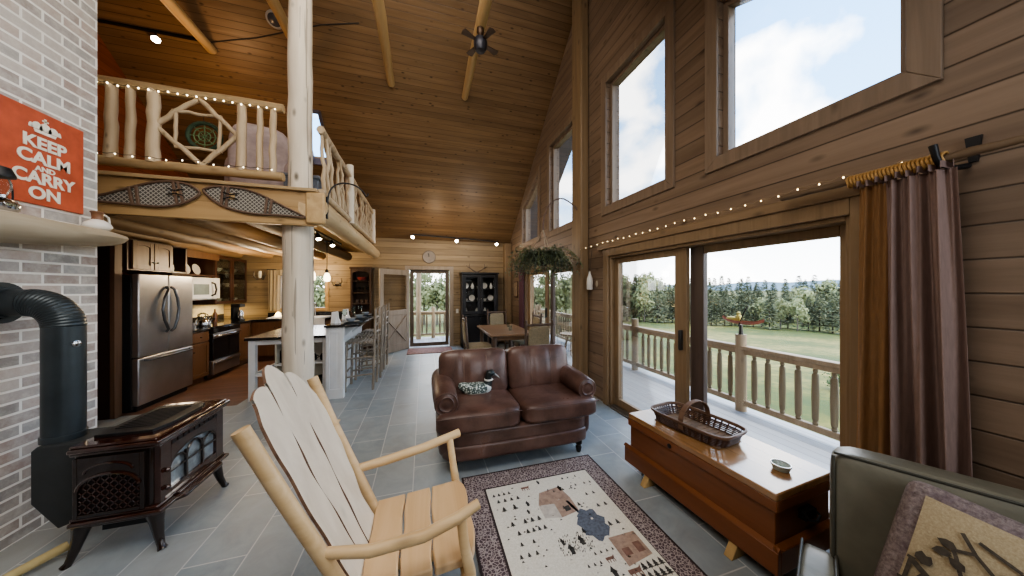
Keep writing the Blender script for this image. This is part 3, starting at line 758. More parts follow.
# power cord with plug by the stove
cd = thing('power_cord', 'coiled power cord with a tan sleeve on the floor behind the stove leg', 'cord', (-2.2, 2.3, 0))
mb = MB(); mb.tube([(-2.44, 2.02, .012), (-2.38, 2.1, .02), (-2.33, 2.2, .012), (-2.27, 2.26, .02), (-2.2, 2.26, .02)], .007, 6); mb.build('wire', plain('cord_grey', (.25, .22, .18), .6), cd, sm=60)
mb = MB(); mb.tube([(-2.2, 2.26, .022), (-2.14, 2.31, .04), (-2.04, 2.44, .06)], [.022, .026, .028], 8); mb.build('sleeve', plain('tan_sleeve', (.50, .40, .20), .8), cd, sm=60)
mb = MB(); mb.tube([(-2.33, 2.18, .02), (-2.24, 2.24, .024), (-2.19, 2.27, .024)], [.014, .024, .022], 8); mb.build('plug', BLACKM, cd, sm=60)

# ------------------------------------------------------------------ snowshoes
WEB = None
def webmat():
    t = NT('rawhide_webbing'); co = t.mapped((38, 38, 38), (0, R(45), 0))
    sep = t.n('ShaderNodeSeparateXYZ'); t.l(co, sep.inputs[0])
    a = t.math('FRACT', sep.outputs[0]); b = t.math('FRACT', sep.outputs[2])
    g = t.math('MINIMUM', t.math('MINIMUM', a, t.math('SUBTRACT', 1, a)), t.math('MINIMUM', b, t.math('SUBTRACT', 1, b)))
    f = t.math('GREATER_THAN', g, .13)
    col = t.mix(f, (.36, .34, .30), (.075, .065, .055))
    return t.done(t.bsdf(col, .7))
WEB = webmat()
SHOEF = wood('snowshoe_frame', (.10, .06, .04), (.20, .13, .09), 'X', 12, None, .1, .5)
def snowshoe(pts_top, pts_bot, bars, label, toe_hole):
    t = thing('snowshoe', label, 'snowshoe', ((pts_top[0][0] + pts_top[-1][0]) / 2, 3.58, 2.45), group='snowshoes on the loft fascia')
    loop = [(x, 3.575, z) for x, z in pts_top] + [(x, 3.575, z) for x, z in pts_bot[::-1]]
    # smooth the loop
    for _ in range(2):
        q = []
        for i in range(len(loop)):
            a, b = Vector(loop[i]), Vector(loop[(i + 1) % len(loop)]); q += [a.lerp(b, .25), a.lerp(b, .75)]
        loop = [tuple(v) for v in q]
    mb = MB(); mb.tube(loop, .011, 7, closed=True); mb.build('frame', SHOEF, t, sm=60)
    mb = MB(); mb.prism([(x, 3.583, z) for x, y, z in loop], (0, .004, 0)); mb.build('webbing', WEB, t)
    for a, b in bars:
        mb = MB(); mb.bar((a[0], 3.572, a[1]), (b[0], 3.572, b[1]), .022, .016, up=(0, 1, 0)); mb.build('crossbar', SHOEF, t, bevel=.003)
    mb = MB(); mb.obox((toe_hole[0], 3.576, toe_hole[1]), (.05, .006, .06), None); mb.build('toe_opening', TIEW, t)
    mb = MB()
    for dz in (-.03, .03): mb.tube([(toe_hole[0] - .06, 3.566, toe_hole[1] + dz), (toe_hole[0], 3.558, toe_hole[1] + dz * .4), (toe_hole[0] + .06, 3.566, toe_hole[1] + dz)], .006, 6)
    mb.build('binding_strap', BLACKM, t)
    return t
snowshoe([(-2.98, 2.385), (-2.83, 2.41), (-2.6, 2.515), (-2.42, 2.592), (-2.3, 2.612), (-2.17, 2.60), (-2.09, 2.55)], [(-2.98, 2.375), (-2.8, 2.378), (-2.6, 2.37), (-2.4, 2.358), (-2.28, 2.375), (-2.16, 2.43), (-2.07, 2.51)],
         (((-2.56, 2.36), (-2.59, 2.53)), ((-2.52, 2.36), (-2.54, 2.55)), ((-2.2, 2.42), (-2.24, 2.61)), ((-2.245, 2.40), (-2.275, 2.61))), 'old snowshoe on the loft fascia, tail pointing toward the brick chimney', (-2.255, 2.51))
snowshoe([(-2.05, 2.56), (-1.97, 2.595), (-1.86, 2.603), (-1.73, 2.595), (-1.58, 2.548), (-1.42, 2.46), (-1.2, 2.352)], [(-2.05, 2.54), (-1.98, 2.46), (-1.87, 2.395), (-1.74, 2.36), (-1.6, 2.345), (-1.42, 2.352), (-1.2, 2.338)],
         (((-1.91, 2.41), (-1.89, 2.60)), ((-1.87, 2.40), (-1.85, 2.60)), ((-1.55, 2.36), (-1.53, 2.53)), ((-1.51, 2.36), (-1.49, 2.51))), 'old snowshoe on the loft fascia, tail pointing toward the log post', (-1.83, 2.51))

# ------------------------------------------------------------------ loft contents
dc = thing('dream_catcher', 'round green dream catcher hanging in the diamond of the loft railing', 'ornament', (-2.15, 3.76, 3.15))
mb = MB(); cc = (-2.15, 3.77, 3.15)
mb.tube([(cc[0] + .135 * math.cos(a), cc[1], cc[2] + .135 * math.sin(a)) for a in [2 * PI * i / 28 for i in range(28)]], .02, 8, closed=True); mb.build('hoop', GREENN, dc, sm=60)
mb = MB()
for r_ in (.05, .09): mb.tube([(cc[0] + r_ * math.cos(a), cc[1], cc[2] + r_ * math.sin(a)) for a in [2 * PI * i / 12 for i in range(12)]], .006, 5, closed=True)
for i in range(8): mb.bar((cc[0], cc[1], cc[2]), (cc[0] + .13 * math.cos(PI * i / 4), cc[1], cc[2] + .13 * math.sin(PI * i / 4)), .007)
mb.build('woven_net', plain('olive_net', (.10, .16, .07), .8), dc)
mb = MB(); mb.tube([(cc[0] + .01, cc[1] - .04, 3.34), (cc[0], cc[1], cc[2] + .135)], .003, 5); mb.build('hanging_cord', CABLE, dc)
ch = thing('loft_armchair', 'pale fabric armchair up in the loft behind the railing balusters', 'armchair', (-1.95, 4.55, 2.6))
PINKF = plain('pale_mauve_fabric', (.48, .39, .38), .85, 0, .2, 10)
mb = MB(); mb.sell((-1.93, 4.36, 3.16), (.3, .1, .46), 4, 8, rot(x=-8, z=18)); mb.build('backrest', PINKF, ch, sm=60)
mb = MB(); mb.sell((-1.93, 4.62, 2.82), (.30, .34, .2), 5, 8); mb.build('seat', PINKF, ch, sm=60)
for s_ in (-1, 1):
    mb = MB(); mb.sell((-1.93 + s_ * .3, 4.66, 2.92), (.08, .34, .3), 5, 8); mb.build('arm', PINKF, ch, sm=60)
bx_ = thing('loft_chest', 'low blue-grey chest standing by the loft post', 'chest', (-1.42, 4.25, 2.6))
mb = MB(); mb.box(-1.6, -1.24, 4.1, 4.4, 2.6, 2.93); mb.build('body', plain('blue_grey_paint', (.16, .19, .24), .5), bx_, bevel=.01)
mb = MB(); mb.box(-1.62, -1.22, 4.08, 4.42, 2.93, 2.97); mb.build('lid', plain('blue_grey_lid', (.20, .23, .28), .5), bx_, bevel=.008)

# string lights on the loft railing
def string_lights(name, label, pts, bulbs, droop=.012, mat=BULB, r=.0105, group=None, wire=CABLE):
    t = thing(name, label, 'string lights', pts[0], group=group)
    path = []
    P = [Vector(p) for p in pts]
    Ls = [(P[i + 1] - P[i]).length for i in range(len(P) - 1)]; tot = sum(Ls)
    def at(s):
        for i, L in enumerate(Ls):
            if s <= L or i == len(Ls) - 1: return P[i].lerp(P[i + 1], min(1, s / L))
            s -= L
    rng = random.Random(len(label))
    B = []
    for k in range(bulbs):
        s = tot * (k + .5) / bulbs; B.append(at(s) + Vector((0, 0, rng.uniform(-.008, .008))))
    for k, b in enumerate(B):
        path.append(b + Vector((0, 0, .014)))
        if k < bulbs - 1: path.append((b + B[k + 1]) / 2 + Vector((0, 0, .014 - droop)))
    mb = MB(); mb.tube(path, .0025, 5); mb.build('wire', wire, t)
    proto = None
    for b in B:
        if proto is None:
            mb = MB(); mb.ball((0, 0, 0), (r, r, r * 1.3), 8); proto = mb.build('bulb', mat, t, world=False); o = proto
        else:
            o = proto.copy(); COL.objects.link(o); o.parent = t
        o.location = b - Vector(t.location)
    return t
string_lights('rail_string_lights', 'warm string lights under the top rail of the loft railing', [(-3.4, 3.645, 3.485), (-1.46, 3.645, 3.475)], 27, mat=BULBR, r=.0065)
string_lights('rail_string_lights', 'sparse string lights along the bottom rail of the loft railing', [(-3.4, 3.64, 2.835), (-1.46, 3.64, 2.83)], 16, mat=BULBR, r=.005)

# black plant hook on the fascia end
def hook(name, label, pts, r, mat, base=None, cat='bracket'):
    t = thing(name, label, cat, pts[0])
    # catmull-rom
    P = [Vector(p) for p in pts]; out = []
    for i in range(len(P) - 1):
        p0, p1, p2, p3 = P[max(0, i - 1)], P[i], P[i + 1], P[min(len(P) - 1, i + 2)]
        for k in range(6):
            u = k / 6
            out.append(.5 * ((2 * p1) + (p2 - p0) * u + (2 * p0 - 5 * p1 + 4 * p2 - p3) * u * u + (3 * p1 - p0 - 3 * p2 + p3) * u ** 3))
    out.append(P[-1])
    mb = MB(); mb.tube(out, r, 8); mb.build('arm', mat, t, sm=60)
    if base: 
        mb = MB(); mb.box(*base); mb.build('mounting_plate', mat, t, bevel=.003)
    return t
hook('plant_hook', 'empty curved black iron plant hook at the end of the loft fascia', [(-1.015, 3.66, 2.42), (-1.01, 3.66, 2.6), (-.97, 3.68, 2.72), (-.88, 3.7, 2.78), (-.76, 3.72, 2.775), (-.68, 3.73, 2.72), (-.64, 3.735, 2.665), (-.62, 3.735, 2.7)], .009, BLACKM, (-1.03, -1.012, 3.64, 3.68, 2.36, 2.6))

# ceiling bits: near track light, detector, fan
def track(name, label, a, b, n, heads, bulb, rad=.035, drop=.06, tilt=(0, 0)):
    a, b = Vector(a), Vector(b)
    t = thing(name, label, 'track light', (a + b) / 2)
    mb = MB(); mb.bar(a, b, .035, .025); mb.build('track', BLACKM, t)
    for h in heads:
        p = a.lerp(b, h)
        d = Vector((tilt[0], tilt[1], -1)).normalized(); q = p + Vector((0, 0, -drop))
        M = d.to_track_quat('Z', 'Y').to_matrix()
        mb = MB(); mb.bar(p, q, .012); mb.lathe([(.02, -.03), (rad * .8, -.01), (rad, .06), (rad * .9, .06), (rad * .9, .05)], q, 14, 0, M)
        hd = mb.build('lamp_head', BLACKM, t)
        mb = MB(); mb.lathe([(1e-4, .052), (rad * .88, .052)], q, 14, 0, M); mb.lathe([(rad * .88, .052), (rad * .6, .062), (1e-4, .066)], q, 14, 0, M); mb.build('lamp', bulb, hd)
    return t
track('ceiling_track_light', 'black track light on the ceiling high above the loft', (-4.25, 5.42, roof(5.42) - .03), (-3.08, 5.42, roof(5.42) - .03), 1, (.52,), BULBW, .05, .09, (.5, -.7))
mb = MB(); mb.tube([(-3.06, 5.44, roof(5.44) - .012), (-2.4, 5.3, roof(5.3) - .012), (-1.5, 5.05, roof(5.05) - .012), (-.95, 4.95, roof(4.95) - .012)], .008, 6)
tag(mb.build('ceiling_cable', CABLE), 'dark cable running across the ceiling from the track light', 'cable')
fx = thing('ceiling_speaker', 'small round grey fixture on the ceiling left of the loft post', 'ceiling fixture', (-2.09, 5.1, roof(5.1)))
Mr = Vector((0, -SL, -1)).normalized().to_track_quat('Z', 'Y').to_matrix()
MB().lathe([(.11, 0), (.11, .02), (.085, .035)], (-2.09, 5.1, roof(5.1)), 20, 0, Mr).build('housing', plain('fixture_grey', (.35, .34, .33), .5), fx)
MB().lathe([(.084, .034), (.05, .05), (1e-4, .055)], (-2.09, 5.1, roof(5.1)), 20, 0, Mr).build('dark_lens', plain('fixture_dark', (.06, .06, .07), .25), fx)
fn = thing('ceiling_fan', 'small dark ceiling fan hanging from a tie beam', 'fan', (.73, 3.9, 5.1))
cF = (.73, 3.9, 0)
MB().lathe([(.05, 5.1), (.05, 5.05), (.03, 5.02), (.014, 5.0), (.014, 4.96)], cF, 14).build('canopy', plain('fan_bronze', (.06, .035, .02), .4, .5), fn)
MB().lathe([(.03, 4.97), (.085, 4.95), (.095, 4.90), (.085, 4.84), (.06, 4.80), (1e-4, 4.79)], cF, 18).build('motor', plain('fan_dark', (.035, .035, .045), .35, .4), fn)
for i in range(4):
    a = R(25 + 90 * i); d = Vector((math.cos(a), math.sin(a), 0)); n_ = Vector((-d.y, d.x, 0))
    p0, p1 = Vector(cF) + d * .085 + Vector((0, 0, 4.91)), Vector(cF) + d * .27 + Vector((0, 0, 4.91))
    mb = MB(); mb.prism([p0 - n_ * .022, p1 - n_ * .05, p1 + d * .015, p1 + n_ * .05, p0 + n_ * .022], (0, 0, .008)); mb.build('blade', bpy.data.materials['fan_bronze'], fn)

# ------------------------------------------------------------------ window wall dressing
cr_ = thing('curtain_rod', 'knotty branch curtain rod above the near patio door', 'curtain rod', (2.28, .8, 2.2))
mb = MB(); mb.log((2.29, 1.35, 2.20), (2.29, .22, 2.19), .021, .017, 16, 9, .006, 0, 7, .12, .12); mb.build('branch', wood('branch_wood', (.13, .085, .05), (.23, .16, .10), 'Y', 10, None, .4, .6), cr_, sm=60)
RINGS = wood('ring_wood', (.36, .20, .07), (.55, .34, .13), 'Y', 12, None, 0, .45)
for i in range(24):
    mb = MB(); y = 1.02 - i * .0135
    mb.tube([(2.29 + .03 * math.cos(a), y + .003 * math.sin(3 * a), 2.192 + .03 * math.sin(a)) for a in [2 * PI * k / 16 for k in range(16)]], .006, 6, closed=True)
    mb.build('curtain_ring', RINGS, cr_, sm=60)
for i, y in enumerate((.715, .668)):
    t = thing('rod_hook', ['black iron hook under the curtain rod beside the curtain top', 'black iron hook plate on the log wall just right of the curtain'][i], 'hook', (2.38, y, 2.2), group=None)
    mb = MB()
    if i == 0: mb.tube([(2.405, y - .03, 2.165), (2.33, y - .02, 2.15), (2.265, y, 2.165), (2.245, y + .005, 2.20), (2.24, y + .012, 2.255)], [.013, .012, .012, .012, .014], 8)
    else: mb.prism([(2.395, y - .012, 2.175), (2.395, y + .012, 2.175), (2.395, y + .022, 2.29), (2.395, y - .022, 2.29)], (.013, 0, 0))
    mb.build('iron', BLACKM, t, sm=60)
def curtainmat(name, c, tr):
    t = NT(name); co = t.co()
    n_ = t.noise(t.mapped((90, 90, 14)), 1, 4); col = t.ramp(n_, [(.3, darker(c, .8)), (.7, c)])
    b = t.bsdf(col, .85); tl = t.n('ShaderNodeBsdfTranslucent'); t.put(tl.inputs[0], col)
    m = t.n('ShaderNodeMixShader'); m.inputs[0].default_value = tr; t.l(b, m.inputs[1]); t.l(tl.outputs[0], m.inputs[2])
    return t.done(m.outputs[0])
cu = thing('curtain', 'long gathered mauve curtain with orange backlight coloured into its edge beside the patio door', 'curtain', (2.28, .8, 0))
def cfold(y0, y1, ph, x0, amp, n, zt, zb, fl):
    def fn(u, v):
        z = zt + (zb - zt) * v; k = .35 + .65 * min(1, v * 1.7)
        wv = math.sin(2 * PI * n * u + ph + .8 * math.sin(3 * v + u * 4)); w2 = math.sin(2 * PI * n * 2.3 * u + 1.3)
        yy = y0 + (y1 - y0) * u; mid = (y0 + y1) / 2
        yy = mid + (yy - mid) * (.86 + .24 * v) + fl * v
        return (x0 + amp * k * wv + amp * .25 * w2 * (1 - .5 * v), yy, z)
    return fn
mb = MB(); mb.grid(cfold(.915, .655, 0, 2.275, .042, 3.6, 2.145, .03, -.03), 110, 40); mb.build('mauve_panel', curtainmat('mauve_curtain', (.33, .23, .20), .3), cu, sm=80)
mb = MB(); mb.grid(cfold(1.0, .86, .6, 2.29, .03, 2.2, 2.145, .03, .015), 60, 40); mb.build('backlit_edge_panel', curtainmat('curtain_backlight_orange', (.38, .215, .10), .35), cu, sm=80)  # orange panel colours the window's backlight into the folds; the cloth is mauve
mb = MB(); mb.grid(lambda u, v: (2.27 + .03 * math.sin(u * 60), 1.0 - .32 * u, 2.175 - .03 * v + .004 * math.sin(u * 90)), 90, 2); mb.build('gathered_heading', curtainmat('heading_cloth', (.26, .18, .16), .2), cu, sm=80)
string_lights('window_string_lights', 'thin string of tiny warm lights along the log wall above the patio door', [(2.37, .70, 2.245), (2.375, 1.6, 2.245), (2.375, 2.6, 2.235), (2.375, 3.55, 2.22), (2.26, 4.0, 2.19)], 30, droop=.014, r=.0045, wire=plain('thin_wire', (.30, .22, .14), .5))
bt = thing('bottle_ornament', 'white bottle ornament hanging on the log wall beside the patio door', 'ornament', (2.34, 3.83, 1.75))
cb = (2.345, 3.8, 1.575)
MB().lathe([(.04, 0), (.045, .01), (.047, .13), (.042, .17), (.018, .23), (.015, .27), (1e-4, .272)], cb, 14).build('bottle', CERAM, bt, sm=60)
mb = MB(); mb.tube([(cb[0], cb[1], 1.845), (2.36, 3.8, 2.0), (2.395, 3.82, 2.16)], .003, 5); mb.build('hanging_cord', CABLE, bt)
mb = MB(); mb.ball((XW - .012, cb[1] - .1, 1.66), (.012, .028, .05), 8); tag(mb.build('shell_ornament', plain('shell_tan', (.45, .38, .28), .5)), 'small tan shell hung on the wall next to the white bottle', 'ornament')
# twig arch and hanging plant
hook('plant_bracket', 'arched branch bracket reaching from the log post to the hanging plant', [(2.30, 4.0, 2.42), (2.33, 4.02, 2.56), (2.31, 4.04, 2.74), (2.22, 4.06, 2.88), (2.06, 4.1, 2.98), (1.92, 4.15, 2.95), (1.82, 4.18, 2.82), (1.775, 4.2, 2.64), (1.77, 4.2, 2.5)], .011, plain('dark_branch', (.16, .11, .09), .7, 0, .3, 20))
hp = thing('hanging_plant', 'bushy trailing plant in a hanging basket by the far patio door', 'plant', (1.77, 4.2, 2.05))
cp = Vector((1.76, 4.2, 2.04))
MB().lathe([(.05, -.1), (.14, -.06), (.19, .04), (.2, .08), (.185, .08), (.17, .03), (1e-4, .02)], cp, 20).build('basket', SOIL, hp, sm=60)
mb = MB()
for i in range(3):
    a = 2 * PI * i / 3 + .4; mb.tube([cp + Vector((.19 * math.cos(a), .19 * math.sin(a), .07)), cp + Vector((.01, 0, .47))], .004, 5)
mb.build('hanger_cords', plain('hanger_twine', (.45, .40, .32), .8), hp)
rng = random.Random(11)
lv = MB(); stm = MB()
for i in range(330):
    a = rng.uniform(0, 2 * PI); r0 = rng.uniform(.02, .16); L = rng.uniform(.2, .5)
    p = cp + Vector((r0 * math.cos(a), r0 * math.sin(a), .06)); d = Vector((math.cos(a), math.sin(a), rng.uniform(.3, 1.6)))
    path = [p.copy()]; n_ = 7
    for k in range(n_):
        d = (d + Vector((rng.uniform(-.25, .25), rng.uniform(-.25, .25), -.42))).normalized(); p = p + d * (L / n_ * 1.35); path.append(p.copy())
    if i % 3 == 0: stm.tube(path, .0028, 4)
    for q, q2 in zip(path, path[1:]):
        for _ in range(2):
            c_ = q.lerp(q2, rng.random()); dd = Vector((rng.uniform(-1, 1), rng.uniform(-1, 1), rng.uniform(-.8, .5))).normalized()
            s_ = dd.cross(Vector((0, 0, 1)) if abs(dd.z) < .9 else Vector((1, 0, 0))).normalized(); l_ = rng.uniform(.035, .065); w_ = l_ * .28
            lv.add([c_, c_ + dd * l_ * .5 + s_ * w_, c_ + dd * l_, c_ + dd * l_ * .5 - s_ * w_], [(0, 1, 2, 3)])
lf_ = lv.build('leaves', LEAFM, hp, sm=0); stm.build('stems', plain('plant_stem', (.16, .19, .08), .7), hp)
# ------------------------------------------------------------------ kitchen
FX = -3.5
fr = thing('refrigerator', 'stainless steel refrigerator with two upper doors and a bottom freezer drawer', 'refrigerator', (-3.85, 5.42, 0))
mb = MB(); mb.box(-4.25, -3.57, 4.96, 5.88, .03, 1.77); mb.build('cabinet', plain('fridge_side_black', (.02, .02, .022), .4), fr, bevel=.008)
for i, (a, b) in enumerate(((4.96, 5.415), (5.425, 5.88))):
    mb = MB(); mb.box(-3.57, FX, a, b, .70, 1.785); d = mb.build('door', STEEL, fr, bevel=.012)
    y = 5.415 - .035 if i == 0 else 5.425 + .035; s_, bw = (-1, .12) if i == 0 else (1, .075)
    mb = MB(); mb.tube([(FX, y, .98), (FX + .035, y + s_ * .012, 1.02), (FX + .042, y + s_ * bw * .72, 1.15), (FX + .044, y + s_ * bw, 1.3), (FX + .042, y + s_ * bw * .72, 1.45), (FX + .035, y + s_ * .012, 1.58), (FX, y, 1.62)], .017, 10); mb.build('door_handle', STEELD, d, sm=60)
mb = MB(); mb.box(-3.57, FX, 4.96, 5.88, .08, .69); d = mb.build('freezer_drawer', STEEL, fr, bevel=.012)
mb = MB(); mb.tube([(FX, 5.04, .655), (FX + .05, 5.06, .655), (FX + .05, 5.78, .655), (FX, 5.80, .655)], .014, 8); mb.build('drawer_handle', STEELD, d, sm=60)
mb = MB(); mb.box(-4.2, -3.55, 5.0, 5.84, 0, .07); mb.build('kick_plate', BLACKM, fr)
pp = thing('tall_end_panel', 'tall dark wooden panel enclosing the side of the refrigerator', 'panel', (-4, 4.86, 0))
mb = MB(); mb.box(XL, -3.66, 4.82, 4.9, 0, 2.2); mb.build('panel', plain('panel_black_brown', (.022, .010, .007), .5), pp)
mb = MB(); mb.box(-3.66, -3.615, 4.81, 4.905, 0, 2.2); mb.build('edge_strip', wood('panel_edge', (.10, .055, .03), (.17, .10, .06), 'Z', 12, None, .1), pp, bevel=.003)

def cab_doors(par, x, y0, y1, z0, z1, n, mat, arch=False, knob='center', glass=None):
    w = (y1 - y0) / n
    for i in range(n):
        a, b = y0 + i * w + .006, y0 + (i + 1) * w - .006
        mb = MB(); e = .055; xo = x + .02
        mb.box(x, xo, a, a + e, z0, z1); mb.box(x, xo, b - e, b, z0, z1); mb.box(x, xo, a + e, b - e, z0, z0 + e)
        if arch:
            m_ = (a + b) / 2; hw_ = (b - a) / 2 - e
            mb.prism([(x, a + e, z1)] + [(x, m_ + hw_ * math.cos(q), z1 - e - .03 + .035 * math.sin(q)) for q in [PI - PI * k / 10 for k in range(11)]] + [(x, b - e, z1)], (.02, 0, 0))
        else: mb.box(x, xo, a + e, b - e, z1 - e, z1)
        d = mb.build('door', mat, par, bevel=.003)
        mb = MB(); mb.box(x + .004, x + .011, a + e - .004, b - e + .004, z0 + e - .004, z1 - e + .004); mb.build('glass' if glass else 'door_panel', glass or mat, d)
        ky = b - .03 if (i % 2 == 0 and n > 1) else a + .03
        mb = MB(); mb.lathe([(.005, 0), (.005, .012), (.012, .016), (.012, .022), (1e-4, .026)], (xo, ky, z0 + .1 if z0 > 1 else z1 - .12), 10, 0, AXM['X']); mb.build('knob', BLACKM, d)
c1 = thing('over_fridge_cabinet', 'brown two-door cabinet above the refrigerator', 'cabinet', (-3.95, 5.42, 1.82))
mb = MB(); mb.box(XL, -3.62, 4.97, 5.02, 1.83, 2.24); mb.box(XL, -3.62, 5.0, 5.66, 1.83, 2.24); mb.build('carcass', DARKCAB, c1, bevel=.004)
mb = MB(); mb.box(XL, -3.62, 5.66, 5.68, 1.83, 2.24); mb.box(XL, -3.62, 5.93, 5.96, 1.83, 2.24); mb.box(XL, -3.62, 5.66, 5.96, 1.83, 1.85); mb.box(XL, -3.62, 5.66, 5.96, 2.22, 2.24); mb.box(XL, -4.2, 5.66, 5.96, 1.85, 2.22); mb.build('open_cubby', DARKCAB, c1)
cab_doors(c1, -3.62, 5.02, 5.66, 1.85, 2.22, 2, MEDCAB, True)
mb = MB(); mb.lathe([(.03, 0), (.034, .05), (.03, .1), (.02, .11), (.02, .13), (1e-4, .131)], (-3.72, 5.8, 1.85), 12); tag(mb.build('spice_jar', CERAM, sm=60), 'white jar in the open cubby above the refrigerator', 'jar')
mb = MB(); mb.lathe([(.03, 0), (.06, .04), (.075, .12), (.05, .2), (.03, .23), (1e-4, .235)], (-3.70, 4.94, 1.83), 14)
# base cabinets and counter
bc = thing('base_cabinet', 'brown base cabinet between the refrigerator and the oven', 'cabinet', (-3.9, 6.1, 0))
mb = MB(); mb.box(XL, -3.56, 5.9, 6.33, .1, .88); mb.box(XL, -3.62, 5.9, 6.33, 0, .1); mb.build('carcass', MEDCAB, bc, bevel=.003); cab_doors(bc, -3.56, 5.91, 6.32, .12, .68, 1, MEDCAB)
mb = MB(); mb.box(-3.56, -3.54, 5.916, 6.314, .70, .86); d = mb.build('drawer', MEDCAB, bc, bevel=.003)
MB().lathe([(.005, 0), (.012, .016), (1e-4, .026)], (-3.54, 6.11, .78), 10, 0, AXM['X']).build('knob', BLACKM, d)
bc2 = thing('base_cabinet', 'brown base cabinet in the corner to the right of the oven', 'cabinet', (-3.9, 7.4, 0))
mb = MB(); mb.box(XL, -3.56, 7.12, YF - .01, .1, .88); mb.box(XL, -3.62, 7.12, YF - .01, 0, .1); mb.build('carcass', MEDCAB, bc2, bevel=.003); cab_doors(bc2, -3.56, 7.13, 7.56, .12, .86, 1, MEDCAB)
bc3 = thing('sink_base_cabinet', 'dark brown base cabinet run under the kitchen window', 'cabinet', (-2.8, 7.9, 0))
mb = MB(); mb.box(-3.55, -1.78, 7.62, YF - .01, .1, .88); mb.box(-3.55, -1.78, 7.68, YF - .01, 0, .1); mb.build('carcass', wood('sink_cab_wood', (.10, .045, .02), (.18, .09, .045), 'Z', 12, None, .2), bc3, bevel=.003)
for i in range(4):
    a = -3.5 + i * .43; mb = MB(); mb.box(a, a + .42, 7.60, 7.62, .12, .86); d = mb.build('door', bpy.data.materials['sink_cab_wood'], bc3, bevel=.006)
    MB().lathe([(.005, 0), (.012, .016), (1e-4, .026)], (a + (.38 if i % 2 == 0 else .04), 7.60, .74), 10, 0, Matrix.Rotation(R(90), 3, 'X')).build('knob', BLACKM, d)
mb = MB(); mb.prism([(XL, 7.12, .885), (-3.52, 7.12, .885), (-3.52, 7.58, .885), (-1.75, 7.58, .885), (-1.75, YF - .005, .885), (XL, YF - .005, .885)], (0, 0, .035))
mb.box(-3.5, -1.75, YF - .03, YF - .004, .92, 1.02); mb.box(XL, XL + .025, 7.12, YF - .03, .92, 1.02)
tag(mb.build('countertop', COUNTER, bevel=.004), 'L-shaped black stone countertop along the far kitchen wall', 'countertop')
mb = MB(); mb.box(XL, -3.52, 5.9, 6.33, .885, .92); tag(mb.build('countertop', COUNTER, bevel=.004), 'short black countertop between the refrigerator and the oven', 'countertop')
# range
rg = thing('oven_range', 'stainless oven range with a black glass door', 'oven', (-3.85, 6.72, 0))
mb = MB(); mb.box(XL + .02, -3.58, 6.34, 7.1, .03, .9); mb.build('body', plain('range_black', (.015, .015, .016), .3), rg, bevel=.004)
mb = MB(); mb.box(-3.58, FX, 6.345, 7.095, .34, .80); d = mb.build('oven_door', DARKGLASS, rg, bevel=.008)
mb = MB(); mb.box(-3.58, FX + .005, 6.345, 7.095, .72, .81); mb.build('door_top_band', STEEL, d, bevel=.006)
mb = MB(); mb.tube([(FX, 6.4, .755), (FX + .05, 6.41, .76), (FX + .05, 7.03, .76), (FX, 7.04, .755)], .013, 8); mb.build('oven_handle', CHROME, d, sm=60)
mb = MB(); mb.box(-3.58, FX + .005, 6.345, 7.095, .09, .33); mb.prism([(FX + .005, 6.36, .26), (FX + .03, 6.36, .27), (FX + .03, 6.36, .31), (FX + .005, 6.36, .31)], (0, .72, 0)); mb.build('warming_drawer', STEEL, rg, bevel=.006)
mb = MB(); mb.box(XL + .02, FX, 6.34, 7.1, .9, .925); mb.box(-3.56, FX + .01, 6.34, 7.1, .81, .9); mb.build('cooktop', DARKGLASS, rg, bevel=.005)
mb = MB(); mb.box(XL + .02, XL + .09, 6.34, 7.1, .92, 1.08); mb.build('control_panel', STEEL, rg, bevel=.01)
def kettle(x, y, z, s, label, mat=CHROME, name='kettle'):
    t = thing(name, label, name.replace('_', ' '), (x, y, z))
    MB().lathe([(.09 * s, 0), (.1 * s, .03 * s), (.085 * s, .09 * s), (.05 * s, .13 * s), (.02 * s, .14 * s), (.012 * s, .165 * s), (1e-4, .17 * s)], (x, y, z), 18).build('body', mat, t, sm=50)
    mb = MB(); mb.tube([(x - .07 * s, y, z + .1 * s), (x - .06 * s, y, z + .2 * s), (x, y, z + .235 * s), (x + .06 * s, y, z + .2 * s), (x + .07 * s, y, z + .1 * s)], .008 * s, 6); mb.build('handle', BLACKM, t, sm=60)
    mb = MB(); mb.tube([(x + .07 * s, y + .02, z + .06 * s), (x + .12 * s, y + .03, z + .11 * s), (x + .14 * s, y + .03, z + .14 * s)], [.018 * s, .014 * s, .01 * s], 8); mb.build('spout', mat, t, sm=60)
kettle(-3.75, 6.55, .925, 1, 'shiny kettle on the front of the cooktop')
kettle(-3.98, 6.9, .925, .9, 'shiny kettle at the back of the cooktop')
def pot(x, y, z, r, h, label, mat=STEEL):
    t = thing('cooking_pot', label, 'pot', (x, y, z))
    MB().lathe([(r * .95, 0), (r, .01), (r, h), (r * .97, h), (r * .97, .02), (1e-4, .02)], (x, y, z), 18).build('body', mat, t)
    mb = MB()
    for s_ in (-1, 1): mb.tube([(x + s_ * r, y - .03, z + h * .8), (x + s_ * (r + .03), y, z + h * .8), (x + s_ * r, y + .03, z + h * .8)], .006, 6)
    mb.build('handles', mat, t, sm=60)
pot(-3.7, 6.12, .92, .08, .1, 'small steel pot on the counter beside the refrigerator')
pot(-4.05, 6.2, .92, .1, .16, 'tall steel pot at the back of the counter beside the refrigerator')
